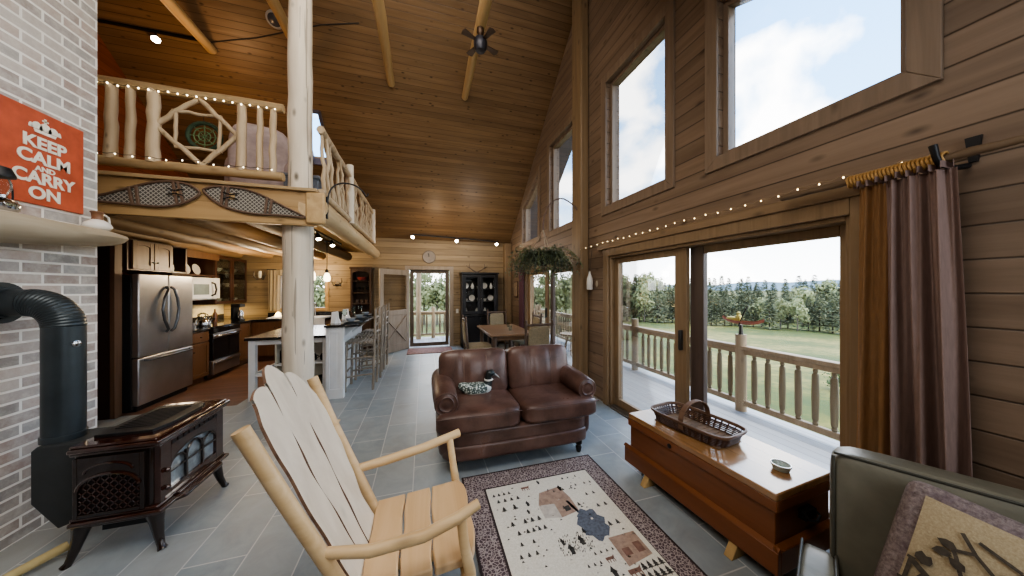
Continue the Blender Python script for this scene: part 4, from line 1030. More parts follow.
# microwave and glass cabinets, shelf above
mw = thing('microwave', 'white over-range microwave with a curved dark handle', 'microwave', (-4, 6.72, 1.4))
mb = MB(); mb.box(XL, -3.85, 6.34, 7.08, 1.38, 1.79); mb.build('case', WHITEP, mw, bevel=.008)
mb = MB(); mb.box(-3.85, -3.80, 6.34, 6.88, 1.40, 1.79); d = mb.build('door', WHITEP, mw, bevel=.01)
mb = MB(); mb.box(-3.80, -3.797, 6.40, 6.78, 1.48, 1.67); mb.build('door_window', plain('microwave_glass', (.22, .26, .25), .15), d)
mb = MB(); mb.tube([(-3.80, 6.85, 1.46), (-3.75, 6.85, 1.48), (-3.735, 6.86, 1.57), (-3.75, 6.85, 1.68), (-3.80, 6.85, 1.70)], .014, 8); mb.build('handle', HNDL, d, sm=60)
mb = MB(); mb.box(-3.85, -3.80, 6.885, 7.08, 1.40, 1.79); mb.build('control_panel', CERAM, mw, bevel=.006)
sh = thing('display_shelf', 'dark wooden display shelf above the microwave', 'shelf', (-4.1, 6.5, 1.82))
mb = MB(); mb.box(XL, -3.82, 5.98, 7.1, 1.81, 1.84); mb.box(XL, XL + .02, 5.98, 7.1, 1.84, 2.24); mb.build('shelf_board', DARKCAB, sh, bevel=.003)
mb = MB(); mb.box(-3.86, -3.83, 5.98, 7.1, 2.13, 2.27); mb.build('valance', MEDCAB, sh)
rng = random.Random(3)
for i, (y, kind) in enumerate(((6.12, 'bird'), (6.42, 'bird'), (6.72, 'plate'), (6.97, 'plate'))):
    if kind == 'bird':
        t = thing('china_figurine', ['white china bird on the display shelf, closest to the refrigerator', 'white china bird on the display shelf, second from the refrigerator'][i], 'figurine', (-3.98, y, 1.84))
        mb = MB(); mb.ball((-3.98, y, 1.915), (.06, .085, .07), 12); mb.ball((-3.97, y + .06, 1.99), .04, 10); mb.tube([(-3.97, y + .06, 1.985), (-3.97, y + .12, 1.98)], [.012, .003], 6)
        mb.tube([(-3.98, y - .06, 1.93), (-3.98, y - .15, 1.97)], [.03, .012], 6); mb.build('body', CERAM, t, sm=60)
        MB().lathe([(.04, 0), (.03, .02), (.02, .05)], (-3.98, y, 1.84), 10).build('foot', CERAM, t)
    else:
        mb = MB(); mb.lathe([(1e-4, 0), (.06, .004), (.1, .018), (.103, .02), (.06, .012), (1e-4, .008)], (-4.12, y, 1.95), 20, 0, Matrix.Rotation(R(78), 3, 'Y')); tag(mb.build('china_plate', CERAM, sm=60), ['', '', 'china plate standing on the display shelf, beside the china birds', 'china plate standing at the end of the display shelf by the glass cabinet'][i], 'plate')
gc = thing('glass_wall_cabinet', 'dark wall cabinet with glass doors and dishes inside, in the kitchen corner', 'cabinet', (-4.1, 7.6, 1.28))
mb = MB(); x0, x1, y0, y1, z0, z1 = XL, -3.93, 7.14, YF - .01, 1.28, 2.24
mb.box(x0, x1, y0, y0 + .025, z0, z1); mb.box(x0, x1, y1 - .025, y1, z0, z1); mb.box(x0, x0 + .02, y0, y1, z0, z1)
for z in (z0, z0 + .32, z0 + .63, z1 - .03): mb.box(x0, x1 - .01, y0 + .025, y1 - .025, z, z + .025)
mb.build('carcass', DARKCAB, gc, bevel=.003); cab_doors(gc, x1, y0, y1, z0, z1, 2, DARKCAB, True, glass=CLEAR)
rng = random.Random(5)
for k, z in enumerate((1.305, 1.625, 1.935)):
    for j, y in enumerate((7.3, 7.52, 7.82, 8.03)):
        mb = MB()
        if (k + j) % 2: mb.lathe([(.03, 0), (.06, .03), (.08, .08), (.076, .08), (.05, .03), (1e-4, .012)], (-4.08, y, z), 14)
        else:
            for q in range(5): mb.lathe([(1e-4, .012 * q), (.05, .012 * q), (.085, .012 * q + .012), (1e-4, .012 * q + .008)], (-4.08, y, z), 14)
        tag(mb.build('serving_bowl' if (k + j) % 2 else 'stacked_dishes', CERAM, sm=50), ('white bowl' if (k + j) % 2 else 'nested white dishes') + ' on the glass wall cabinet\'s %s shelf, %s' % (['bottom', 'middle', 'top'][k], ['next to the microwave side', 'second from the microwave side', 'second from the corner', 'in the corner'][j]), 'bowl' if (k + j) % 2 else 'dishes', 'dishes in the glass wall cabinet')
# things on the far counter
t = thing('coffee_maker', 'steel and black coffee maker on the corner of the black counter', 'coffee maker', (-3.7, 7.45, .92))
mb = MB(); mb.box(-3.78, -3.62, 7.36, 7.54, .92, .95); mb.box(-3.78, -3.72, 7.36, 7.54, .95, 1.2); mb.box(-3.78, -3.62, 7.36, 7.54, 1.2, 1.27); mb.build('body', BLACKM, t, bevel=.008)
MB().lathe([(.05, .952), (.06, 1.0), (.055, 1.08), (.04, 1.12), (.042, 1.14)], (-3.66, 7.45, 0), 14).build('carafe', CHROME, t, sm=50)
for i, (x, y, h, l) in enumerate(((-3.9, 7.75, .2, 'dark bottle standing in the corner of the kitchen counter'), (-4.0, 7.3, .26, 'tall bottle beside the oven on the kitchen counter'))):
    mb = MB(); mb.lathe([(.035, 0), (.038, h * .6), (.014, h * .8), (.014, h), (1e-4, h)], (x, y, .92), 12); tag(mb.build('glass_bottle', plain('bottle_green%d' % i, ((.03, .06, .03), (.16, .07, .03))[i], .15), sm=50), l, 'bottle')
mb = MB(); mb.lathe([(.05, 0), (.065, .03), (.045, .1), (.02, .13), (1e-4, .135)], (-3.2, 7.95, .92), 14); tag(mb.build('table_lamp_jar', emit('glow_jar', (1, .7, .3), 6), sm=60), 'small glowing glass jar lamp on the far kitchen counter', 'lamp')
sk_ = thing('farm_sink', 'white farmhouse sink set in the black counter below the window', 'sink', (-2.6, 7.8, .75))
mb = MB(); x0, x1, y0, y1 = -2.9, -2.15, 7.52, 8.05
mb.box(x0, x1, y0, y0 + .03, .68, .94); mb.box(x0, x1, y1 - .03, y1, .925, .94); mb.box(x0, x0 + .03, y0, y1, .9, .94); mb.box(x1 - .03, x1, y0, y1, .9, .94); mb.box(x0, x1, y0, y1, .921, .926); mb.build('basin', WHITEP, sk_, bevel=.008)
mb = MB(); mb.lathe([(.022, 0), (.018, .02), (.012, .03)], (-2.5, 8.09, .92), 12); mb.tube([(-2.5, 8.09, .95), (-2.5, 8.09, 1.18), (-2.5, 8.05, 1.24), (-2.5, 7.98, 1.24), (-2.5, 7.94, 1.2)], .011, 8); tag(mb.build('tap', CHROME, sm=60), 'curved chrome tap behind the farmhouse sink', 'tap')
dr = thing('dish_rack', 'white dish drainer tray on the counter left of the sink', 'dish rack', (-3.15, 7.8, .92))
mb = MB(); mb.prism([(-3.3, 7.64, .922), (-2.95, 7.64, .922), (-2.95, 8.0, .935), (-3.3, 8.0, .935)], (0, 0, .02)); mb.build('tray', WHITEP, dr, bevel=.006)
mb = MB()
for i in range(7): mb.tube([(-3.06 + i * .015, 7.7, .945), (-3.06 + i * .015, 7.7, 1.04), (-3.06 + i * .015, 7.95, 1.04), (-3.06 + i * .015, 7.95, .945)], .003, 4)
mb.build('wire_rack', WHITEP, dr)
mb = MB()
for k in range(3): mb.grid(lambda u, v: (-3.45 + .2 * u, 8.14 + .015 * math.sin(u * 18) - .01 * k, 2.02 - .95 * v), 18, 6)
cm = curtainmat('kitchen_curtain_cloth', (.50, .42, .30), .3)
ktc = thing('kitchen_curtain', 'cream curtain hanging at the left of the kitchen window', 'curtain', (-3.35, 8.1, 1.1))
mb = MB(); mb.grid(lambda u, v: (-3.47 + .25 * u, 8.13 + .018 * math.sin(u * 22 + v), 2.02 - .95 * v), 30, 8); mb.build('cloth', cm, ktc, sm=80)
mb = MB(); mb.bar((-3.5, 8.15, 2.03), (-2.25, 8.15, 2.03), .018); mb.build('rod', BLACKM, ktc)
mb = MB(); mb.grid(lambda u, v: (-3.3 + 1.0 * u, 8.11 + .012 * math.sin(u * 60), 2.03 - .13 * v), 60, 2); tag(mb.build('window_valance', cm, sm=80), 'short cream valance across the top of the kitchen window', 'valance')
# sconces
SC = plain('sconce_metal', (.12, .10, .08), .4, .6)
for i, (x, z, l) in enumerate(((-3.62, 1.86, 'dark metal wall sconce left of the kitchen window'), (-2.05, 1.72, 'dark antler-shaped wall hook right of the kitchen window'))):
    t = thing('wall_sconce' if i == 0 else 'antler_hook', l, 'sconce' if i == 0 else 'wall hook', (x, 8.2, z))
    mb = MB(); mb.lathe([(.05, 0), (.045, .012), (1e-4, .014)], (x, YF - .001, z), 14, 0, Matrix.Rotation(R(90), 3, 'X')); mb.build('backplate', SC, t)
    mb = MB()
    for s_ in (-1, 1): mb.tube([(x, 8.2, z - .03), (x + s_ * .07, 8.12, z - .06), (x + s_ * .11, 8.1, z + .02), (x + s_ * .1, 8.1, z + .12)], [.016, .014, .012, .008], 7)
    mb.build('arms', SC, t, sm=60)
    if i == 0:
        mb = MB(); mb.lathe([(.02, 0), (.035, .02), (.04, .1), (.03, .16), (.025, .16)], (x, 8.12, z - .03), 14); mb.build('glass_shade', CERAM, t)
# island work table and bar
it = thing('island_work_table', 'white kitchen island table with a stone top and open shelves', 'island', (-1.9, 5.4, 0))
ix0, ix1, iy0, iy1 = -2.36, -1.37, 4.98, 6.3
mb = MB(); mb.box(ix0 - .03, ix1 + .02, iy0 - .03, iy1 + .03, .875, .90); mb.build('worktop', GRYCNT, it, bevel=.004)
mb = MB(); mb.box(ix0 - .03, ix1 + .02, iy0 - .032, iy0 - .029, .862, .90); mb.box(ix0 - .033, ix0 - .03, iy0 - .03, iy1 + .03, .862, .9); mb.build('dark_edge', COUNTER, it)
for x, y in ((ix0, iy0), (ix0, iy1 - .08), (ix1 - .08, iy0), (ix1 - .08, iy1 - .08)):
    mb = MB(); mb.box(x, x + .08, y, y + .08, 0, .875); mb.build('leg', WHITEP, it, bevel=.005)
mb = MB(); mb.box(ix0 + .08, ix1 - .08, iy0 + .01, iy0 + .035, .79, .875); mb.box(ix0 + .01, ix0 + .035, iy0 + .08, iy1 - .08, .79, .875); mb.build('apron', WHITEP, it, bevel=.003)
mb = MB(); mb.box(ix0 + .3, ix1, iy0 + .36, iy0 + .38, .1, .86); mb.box(ix0 + .3, ix0 + .32, iy0 + .04, iy0 + .38, .1, .86); mb.build('back_panel', CREAM, it)
for z in (.12, .47):
    mb = MB(); mb.box(ix0 + .3, ix1, iy0 + .03, iy0 + .37, z, z + .025); mb.build('shelf', WHITEP, it, bevel=.003)
mb = MB(); mb.bar((ix0 + .04, iy0 + .04, .36), (ix0 + .04, iy1 - .04, .36), .04); mb.bar((ix0 + .04, iy0 + .04, .36), (ix0 + .3, iy0 + .04, .36), .04); mb.build('stretcher', WHITEP, it, bevel=.004)
bar = thing('breakfast_bar', 'raised breakfast bar with a white panelled end and a dark top', 'bar counter', (-1.2, 5.6, 0))
mb = MB(); mb.box(-1.335, -1.205, 4.78, 6.55, 0, 1.035); mb.build('bar_wall', WHITEP, bar, bevel=.004)
mb = MB(); mb.box(-1.345, -1.12, 4.765, 4.78, .0, .14); mb.box(-1.345, -1.30, 4.765, 4.78, .14, 1.03); mb.box(-1.165, -1.12, 4.765, 4.78, .14, 1.03); mb.box(-1.30, -1.165, 4.765, 4.78, .95, 1.03)
mb.box(-1.205, -1.192, 4.78, 6.55, 0, .14); mb.box(-1.205, -1.12, 4.78, 4.86, 0, 1.03)
for i in range(1, 16): mb.box(-1.206, -1.202, 4.8 + i * .11, 4.805 + i * .11, .14, 1.0)
mb.build('end_trim', WHITEP, bar, bevel=.003)
mb = MB(); mb.box(-1.36, -.9, 4.72, 6.6, 1.035, 1.07); mb.build('bar_top', COUNTER, bar, bevel=.006)
for i, y in enumerate((5.0, 5.7, 6.35)):
    mb = MB(); mb.prism([(-1.205, y, 1.03), (-.98, y, 1.03), (-1.205, y, .82)], (0, .04, 0)); mb.build('bracket', WHITEP, bar, bevel=.003)
# settings on the bar
for i, y in enumerate((5.02, 5.62, 6.2)):
    where = ['nearest end', 'middle', 'far end'][i]
    mb = MB(); mb.lathe([(1e-4, .004), (.07, .004), (.12, .022), (.123, .026), (.07, .012), (1e-4, .012)], (-1.08, y, 1.07), 24); tag(mb.build('dinner_plate', plain('blue_grey_plate', (.30, .34, .38), .25) if i == 0 else bpy.data.materials['blue_grey_plate'], sm=60), 'blue-grey dinner plate set on the %s of the breakfast bar' % where, 'plate', 'place settings on the bar')
    mb = MB(); mb.lathe([(1e-4, .0), (.045, .004), (.07, .05), (.066, .05), (.04, .012), (1e-4, .012)], (-1.08, y, 1.085), 20); tag(mb.build('soup_bowl', bpy.data.materials['blue_grey_plate'], sm=60), 'blue-grey bowl stacked on the plate at the %s of the breakfast bar' % where, 'bowl', 'place settings on the bar')
    g = thing('wine_glass', 'stemmed wine glass on the %s of the breakfast bar' % where, 'glass', (-1.2, y + .16, 1.07), group='place settings on the bar')
    MB().lathe([(.035, 0), (.032, .004), (.005, .01), (.004, .08)], (-1.2, y + .16, 1.07), 14).build('stem', CLEAR, g, sm=60)
    MB().lathe([(.004, .08), (.032, .11), (.036, .15), (.028, .19), (.026, .19), (.034, .15), (.03, .112), (1e-4, .09)], (-1.2, y + .16, 1.07), 16).build('cup', CLEAR, g, sm=60)
for i, (x, y) in enumerate(((-1.27, 4.93), (-1.26, 5.5))):
    mb = MB(); mb.prism([(x - .06, y, 1.07), (x + .06, y, 1.07), (x + .035, y + .02, 1.25), (x - .05, y + .02, 1.24)], (0, .012, 0)); mb.prism([(x + .0, y - .03, 1.07), (x + .08, y + .03, 1.07), (x + .02, y + .02, 1.2)], (0, .012, 0))
    tag(mb.build('folded_napkin', WHITEP, bevel=.003), ['white folded napkin standing on the near end of the breakfast bar', 'white folded napkin standing in the middle of the breakfast bar'][i], 'napkin')
# jars on the island shelves
for i, (x, z, k) in enumerate(((-1.62, .495, 0), (-1.48, .495, 0), (-2.0, .495, 2), (-1.5, .145, 1))):
    t = thing(['coffee_pot', 'coffee_pot', 'tall_canister', 'mixing_pot'][i], ['small dark pot on the middle island shelf, left of its twin', 'small dark pot on the middle island shelf, beside the bar', 'tall dark canister on the middle island shelf, left of the log post', 'wide dark pot on the bottom island shelf'][i], 'pot', (x, 5.15, z))
    c_ = (x, 5.15, z)
    if k == 0: MB().lathe([(.04, 0), (.05, .02), (.05, .07), (.035, .1), (.012, .11), (.014, .125), (1e-4, .13)], c_, 14).build('body', BLACKM, t, sm=50)
    elif k == 1: MB().lathe([(.09, 0), (.11, .04), (.11, .1), (.1, .1), (.09, .03), (1e-4, .02)], c_, 16).build('body', HNDL, t, sm=50)
    else: MB().lathe([(.05, 0), (.05, .16), (.03, .2), (.03, .25), (1e-4, .25)], c_, 14).build('body', BLACKM, t, sm=50)
    mb = MB(); mb.tube([(x + .045, 5.15, z + .03), (x + .08, 5.15, z + .05), (x + .045, 5.15, z + .085)], .007, 6); mb.build('handle', BLACKM, t)

# twig bar stools (built facing -X, then copied)
def make_stool():
    t = thing('bar_stool', '', 'bar stool', (-.97, 5.23, 0), group='twig stools at the breakfast bar')
    L = lambda p: (p[0], p[1], p[2])
    for s_ in (-1, 1):
        mb = MB(); mb.log((.20, s_ * .19, 0), (.235, s_ * .17, 1.26), .02, .017, 9, 8, .01, 0, 5 + s_, .08, .08)
        if True: mb.log((.234, s_ * .17, 1.2), (.25, s_ * .13, 1.29), .012, .008, 4, 6, .004)
        mb.build('rear_leg', TWIG, t, sm=60, world=False)
        mb = MB(); mb.log((-.19, s_ * .2, 0), (-.17, s_ * .18, .76), .02, .018, 7, 8, .008, 0, 9 + s_, .08, .08); mb.build('front_leg', TWIG, t, sm=60, world=False)
    mb = MB()
    for i in range(8): mb.log((-.18 + i * .052, -.21, .745), (-.18 + i * .052, .21, .745), .021, .019, 5, 7, .003, 0, i)
    mb.build('seat', TWIG, t, sm=60, world=False)
    for i, z in enumerate((.88, 1.0, 1.12)):
        mb = MB(); mb.log((.222 + i * .004, -.18, z), (.222 + i * .004, .18, z + .01), .015, .013, 5, 7, .006, 0, i); mb.build('back_slat', TWIG, t, sm=60, world=False)
    for a, b in (((-.18, -.19, .22), (.2, -.19, .25)), ((-.18, .19, .22), (.2, .19, .25)), ((-.18, -.19, .5), (.2, -.19, .52)), ((-.18, .19, .5), (.2, .19, .52)), ((-.18, -.19, .3), (-.18, .19, .3)), ((.2, -.19, .34), (.2, .19, .34)), ((-.18, -.19, .62), (-.18, .19, .62)), ((.205, -.19, .62), (.205, .19, .62))):
        mb = MB(); mb.log(a, b, .014, .013, 5, 7, .006); mb.build('rung', TWIG, t, sm=60, world=False)
    return t
s0 = make_stool(); s0['label'] = 'grey twig bar stool with a ladder back, nearest stool at the breakfast bar'
dup(s0, (-.96, 5.86, 0), .06, 'grey twig bar stool with a ladder back, middle one at the breakfast bar')
dup(s0, (-.95, 6.42, 0), -.04, 'grey twig bar stool with a ladder back, furthest stool at the breakfast bar')

# pendants and loft edge spots
for i, y in enumerate((4.68, 5.34)):
    t = thing('pendant_lamp', ['small glowing glass pendant lamp over the island, behind the log post', 'small glowing glass pendant lamp over the island, just right of the log post'][i], 'pendant lamp', (-1.49, y, 1.72), group='pendants over the island')
    mb = MB(); mb.tube([(-1.49, y, 2.36), (-1.49, y, 1.87)], .006, 6); mb.build('cord', CABLE, t)
    MB().lathe([(.04, 2.36), (.04, 2.34), (1e-4, 2.33)], (-1.49, y, 0), 12).build('canopy', HNDL, t)
    MB().lathe([(.012, 1.90), (.022, 1.88), (.024, 1.84)], (-1.49, y, 0), 12).build('socket', HNDL, t)
    MB().lathe([(.022, 1.845), (.042, 1.80), (.05, 1.75), (.04, 1.71), (1e-4, 1.70)], (-1.49, y, 0), 14).build('glass_shade', SHADE, t, sm=60)
track('kitchen_track_light', 'black track light under the loft edge right of the log post', (-1.36, 4.3, 2.348), (-1.36, 5.6, 2.348), 1, (.15, .62), BULBW, .035, .05, (.35, -.5))
# track on the far wall
ft = track('far_track_light', 'black track light with three bright lamps at the top of the far wall', (-.3, 7.98, 2.99), (1.98, 7.98, 2.90), 1, (.01, .50, .985), BULBW, .045, .05, (-.1, -1.4))

# ------------------------------------------------------------------ far wall things
hu = thing('corner_hutch', 'tall dark open hutch with an arched top beside the open entry door', 'hutch', (-1.46, 8.0, 0))
x0, x1, y0, y1 = -1.70, -1.24, 7.86, YF - .005
mb = MB(); mb.box(x0, x0 + .045, y0, y1, 0, 2.08); mb.box(x1 - .045, x1, y0, y1, 0, 2.08); mb.box(x0, x1, y1 - .02, y1, 0, 2.08); mb.box(x0 - .02, x1 + .02, y0 - .02, y1, 2.06, 2.11)
for z in (.92, 1.2, 1.47, 1.76): mb.box(x0 + .04, x1 - .04, y0 + .01, y1, z, z + .022)
xm = (x0 + x1) / 2; hw_ = (x1 - x0) / 2 - .045
mb.prism([(x0 + .045, y0, 2.06)] + [(xm + hw_ * math.cos(a), y0, 1.94 + .07 * math.sin(a)) for a in [PI - PI * i / 10 for i in range(11)]] + [(x1 - .045, y0, 2.06)], (0, .025, 0))
mb.build('case', HUTCHW, hu, bevel=.004)
mb = MB(); mb.box(x0 + .045, x1 - .045, y0, y0 + .02, .1, .92); d = mb.build('door', HUTCHW, hu, bevel=.006)
MB().lathe([(.006, 0), (.014, .018), (1e-4, .028)], (x1 - .1, y0, .6), 10, 0, Matrix.Rotation(R(90), 3, 'X')).build('knob', BLACKM, d)
mb = MB(); mb.lathe([(.05, 0), (.09, .03), (.11, .08), (.1, .085), (.07, .03), (1e-4, .02)], (xm, 7.98, 1.782), 16); tag(mb.build('red_bowl', plain('red_pottery', (.25, .05, .05), .35), sm=60), 'dark red bowl on the top shelf of the hutch', 'bowl')
for i in range(4):
    mb = MB(); mb.lathe([(.022, 0), (.02, .004), (.004, .01), (.004, .06), (.028, .085), (.03, .13), (.026, .13), (.022, .085), (1e-4, .07)], (x0 + .1 + i * .085, 7.98, 1.492), 10)
    tag(mb.build('goblet', CLEAR, sm=60), 'clear goblet in the row on the second hutch shelf', 'glass', 'goblets on the hutch')
for i in range(3):
    mb = MB(); mb.lathe([(.03, 0), (.04, .04), (.036, .09), (.03, .09), (.03, .01), (1e-4, .01)], (x0 + .12 + i * .11, 7.98, 1.222), 12)
    tag(mb.build('pottery_mug', plain('mug_brown', (.12, .08, .06), .35) if i == 0 else bpy.data.materials['mug_brown'], sm=60), 'brown pottery mug on the third hutch shelf', 'mug', 'mugs on the hutch')
# clock
ck = thing('wall_clock', 'round white wall clock high on the far log wall', 'clock', (.13, 8.2, 2.44))
Mc = Matrix.Rotation(R(90), 3, 'X'); cc = (.13, YF - .002, 2.44)
MB().lathe([(.17, 0), (.175, .02), (.16, .032), (.15, .03)], cc, 32, 0, Mc).build('rim', plain('clock_rim', (.16, .13, .11), .4), ck, sm=50)
MB().lathe([(.153, .0), (.153, .02), (1e-4, .02)], cc, 32, 0, Mc).build('face', plain('clock_face', (.84, .83, .80), .4), ck)
mb = MB()
for i in range(12):
    a = i * PI / 6; mb.bar((.13 + .095 * math.sin(a), YF - .025, 2.44 + .095 * math.cos(a)), (.13 + .14 * math.sin(a), YF - .024, 2.44 + .14 * math.cos(a)), .032, .005, up=(0, 1, 0))
mb.build('hour_marks', BLACKM, ck)
mb = MB(); mb.bar((.13, YF - .028, 2.44), (.13 + .06, YF - .028, 2.44 - .04), .036, .004, up=(0, 1, 0)); mb.bar((.13, YF - .03, 2.44), (.13 - .02, YF - .03, 2.44 + .1), .03, .004, up=(0, 1, 0)); mb.build('hands', BLACKM, ck)
# black cabinet
bk = thing('china_cabinet', 'tall black china cabinet with glass doors in the far corner', 'cabinet', (1.45, 7.98, 0))
x0, x1, y0, y1 = .97, 1.94, 7.78, YF - .005
mb = MB(); mb.box(x0, x0 + .03, y0, y1, 0, 1.98); mb.box(x1 - .03, x1, y0, y1, 0, 1.98); mb.box(x0, x1, y1 - .02, y1, 0, 1.98); mb.box(x0 - .03, x1 + .03, y0 - .03, y1, 1.97, 2.02); mb.box(x0, x1, y0, y1, 0, .08); mb.box(x0, x1, y0 - .02, y1, .84, .88)
for z in (.08, .45): mb.box(x0 + .03, x1 - .03, y0 + .03, y1, z, z + .02)
for z in (1.22, 1.56): mb.box(x0 + .03, x1 - .03, y0 + .05, y1, z, z + .015)
mb.build('case', BLACKCAB, bk, bevel=.004)
for i in range(2):
    a = x0 + .03 + i * .455; b = a + .45; mb = MB(); e = .07
    mb.box(a, a + e, y0, y0 + .022, .9, 1.96); mb.box(b - e, b, y0, y0 + .022, .9, 1.96); mb.box(a + e, b - e, y0, y0 + .022, .9, .98); mb.box(a + e, b - e, y0, y0 + .022, 1.88, 1.96); d = mb.build('glass_door', BLACKCAB, bk, bevel=.003)
    mb = MB(); mb.box(a + e, b - e, y0 + .008, y0 + .013, .98, 1.88); mb.build('pane', GLASS, d)
    MB().lathe([(.005, 0), (.012, .016), (1e-4, .026)], ((b - .03) if i == 0 else (a + .03), y0, 1.3), 10, 0, Mc).build('knob', CHROME, d)
    mb = MB(); mb.box(a, b, y0, y0 + .022, .1, .82); d = mb.build('lower_door', BLACKCAB, bk, bevel=.008)
    MB().lathe([(.005, 0), (.012, .016), (1e-4, .026)], ((b - .03) if i == 0 else (a + .03), y0, .6), 10, 0, Mc).build('knob', CHROME, d)
for k, z in enumerate((.885, 1.236, 1.576)):
    for j in range(5):
        x = x0 + .13 + j * .175
        mb = MB()
        if (j + k) % 3 == 0: mb.lathe([(1e-4, 0), (.03, 0), (.05, .06), (.03, .12), (.014, .15), (.018, .17), (1e-4, .17)], (x, 8.02, z), 12)
        elif (j + k) % 3 == 1: mb.lathe([(1e-4, 0), (.03, .004), (.055, .07), (.05, .07), (1e-4, .02)], (x, 8.02, z), 12)
        else: mb.lathe([(1e-4, 0), (.05, .004), (.085, .012), (1e-4, .008)], (x, 8.1, z + .088), 16, 0, Matrix.Rotation(R(80), 3, 'X'))
        nm = ('china_vase', 'china_cup', 'china_plate')[(j + k) % 3]
        tag(mb.build(nm, CERAM, sm=60), 'white %s on the black cabinet\'s %s shelf, %s' % (nm.replace('_', ' '), ['lower', 'middle', 'top'][k], ['left end', 'second from left', 'centre', 'second from right', 'right end'][j]), nm.split('_')[1], 'china in the black cabinet')
an = thing('antler', 'small dark antler mount lying on top of the black china cabinet', 'antler', (1.3, 7.95, 2.02))
for s_ in (-1, 1):
    mb = MB(); b_ = Vector((1.4, 8.0, 2.03)); mb.tube([b_, b_ + Vector((s_ * .12, 0, .06)), b_ + Vector((s_ * .22, -.02, .14)), b_ + Vector((s_ * .2, -.02, .24))], [.018, .016, .012, .005], 7); mb.tube([b_ + Vector((s_ * .17, -.01, .1)), b_ + Vector((s_ * .27, -.01, .15)), b_ + Vector((s_ * .29, -.01, .2))], [.012, .008, .003], 6); mb.build('beam', plain('antler_brown%d' % s_, (.12, .08, .055), .6), an, sm=60)
mb = MB(); mb.box(.85, .92, YF - .012, YF - .001, .9, 1.02); sw = tag(mb.build('light_switch', CERAM, bevel=.003), 'cream light switch plate between the entry door and the black cabinet', 'light switch')
mt_ = thing('door_mat', 'reddish woven mat in front of the entry door', 'mat', (.1, 7.75, 0))
mb = MB(); mb.box(-.4, .7, 7.42, 8.1, .0, .012); mb.build('weave', plain('mat_red', (.28, .15, .12), .9, 0, .35, 20), mt_)
pf = thing('picture_frame', 'small framed picture on the window wall by the corner', 'picture', (2.4, 7.5, 1.55))
mb = MB(); mb.box(XW - .02, XW - .001, 7.42, 7.75, 1.35, 1.78); mb.build('frame', DARKCAB, pf, bevel=.004)
mb = MB(); mb.box(XW - .023, XW - .02, 7.45, 7.72, 1.38, 1.75); mb.build('print', plain('print_tan', (.35, .26, .18), .6, 0, .4, 12), pf)
cf = thing('dining_curtain', 'dark plum curtain at the far end of the far patio door', 'curtain', (2.33, 6.95, 0))
mb = MB(); mb.grid(lambda u, v: (2.33 + .03 * math.sin(u * 20 + v), 6.78 + .28 * u, 2.12 - 2.08 * v), 30, 8); mb.build('cloth', curtainmat('plum_cloth', (.13, .06, .075), .15), cf, sm=80)
mb = MB(); mb.bar((2.34, 6.6, 2.13), (2.34, 7.2, 2.13), .02); mb.build('rod', BLACKM, cf)

# ------------------------------------------------------------------ dining set
dt = thing('dining_table', 'rustic wooden dining table with log legs behind the loveseat', 'table', (1.58, 5.85, 0))
mb = MB(); mb.box(1.15, 2.02, 5.15, 6.6, .71, .75); mb.build('top', TABLEW, dt, bevel=.012)
mb = MB(); mb.box(1.25, 1.92, 5.25, 6.5, .62, .71); mb.build('apron', TABLEW, dt, bevel=.004)
for x in (1.25, 1.92):
    for y in (5.25, 6.5): mb = MB(); mb.log((x, y, 0), (x, y, .7), .045, .04, 7, 10, .005); mb.build('leg', TWIGD, dt, sm=60)
def make_dchair():
    t = thing('dining_chair', '', 'chair', (1.85, 4.82, 0), 0, 'log dining chairs with tan upholstery')
    for s_ in (-1, 1):
        mb = MB(); mb.log((s_ * .22, -.2, 0), (s_ * .235, -.27, 1.06), .024, .022, 8, 9, .006, 0, 3 + s_, .05, .06); mb.build('rear_leg', TWIGD, t, sm=60, world=False)
        mb = MB(); mb.log((s_ * .23, .22, 0), (s_ * .22, .21, .44), .024, .022, 5, 9, .004); mb.build('front_leg', TWIGD, t, sm=60, world=False)
        mb = MB(); mb.log((s_ * .225, -.2, .22), (s_ * .225, .21, .22), .014, .014, 4, 7, .004); mb.build('side_rung', TWIGD, t, sm=60, world=False)
    mb = MB(); mb.sell((0, .01, .45), (.25, .24, .04), 6, 8); mb.build('seat', BURLAP, t, sm=60, world=False)
    for z in (.98, .52):
        mb = MB(); mb.log((-.26, -.235 - .06 * (z - .5), z), (.26, -.235 - .06 * (z - .5), z), .02, .02, 6, 8, .004); mb.build('back_rail', TWIGD, t, sm=60, world=False)
    mb = MB(); mb.sell((0, -.252, .75), (.185, .03, .205), 7, 8, rot(x=3.5)); mb.build('back_panel', BURLAP, t, sm=60, world=False)
    return t
dc0 = make_dchair(); dc0['label'] = 'dark log dining chair with its tan back turned to the loveseat'
dup(dc0, (1.02, 5.75, 0), R(-90), 'dark log dining chair seen side-on at the left of the dining table')
dup(dc0, (1.78, 7.0, 0), R(180), 'dark log dining chair with a tan back beyond the dining table')
dup(dc0, (2.12, 6.0, 0), R(90), 'dark log dining chair between the dining table and the far patio door')
for i, (x, y) in enumerate(((1.65, 5.6), (1.75, 6.1))):
    mb = MB(); mb.lathe([(.03, 0), (.035, .1), (.032, .1), (.028, .006), (1e-4, .006)], (x, y, .75), 14); tag(mb.build('drinking_glass', CLEAR, sm=60), ['drinking glass on the near half of the dining table', 'drinking glass on the far half of the dining table'][i], 'glass')
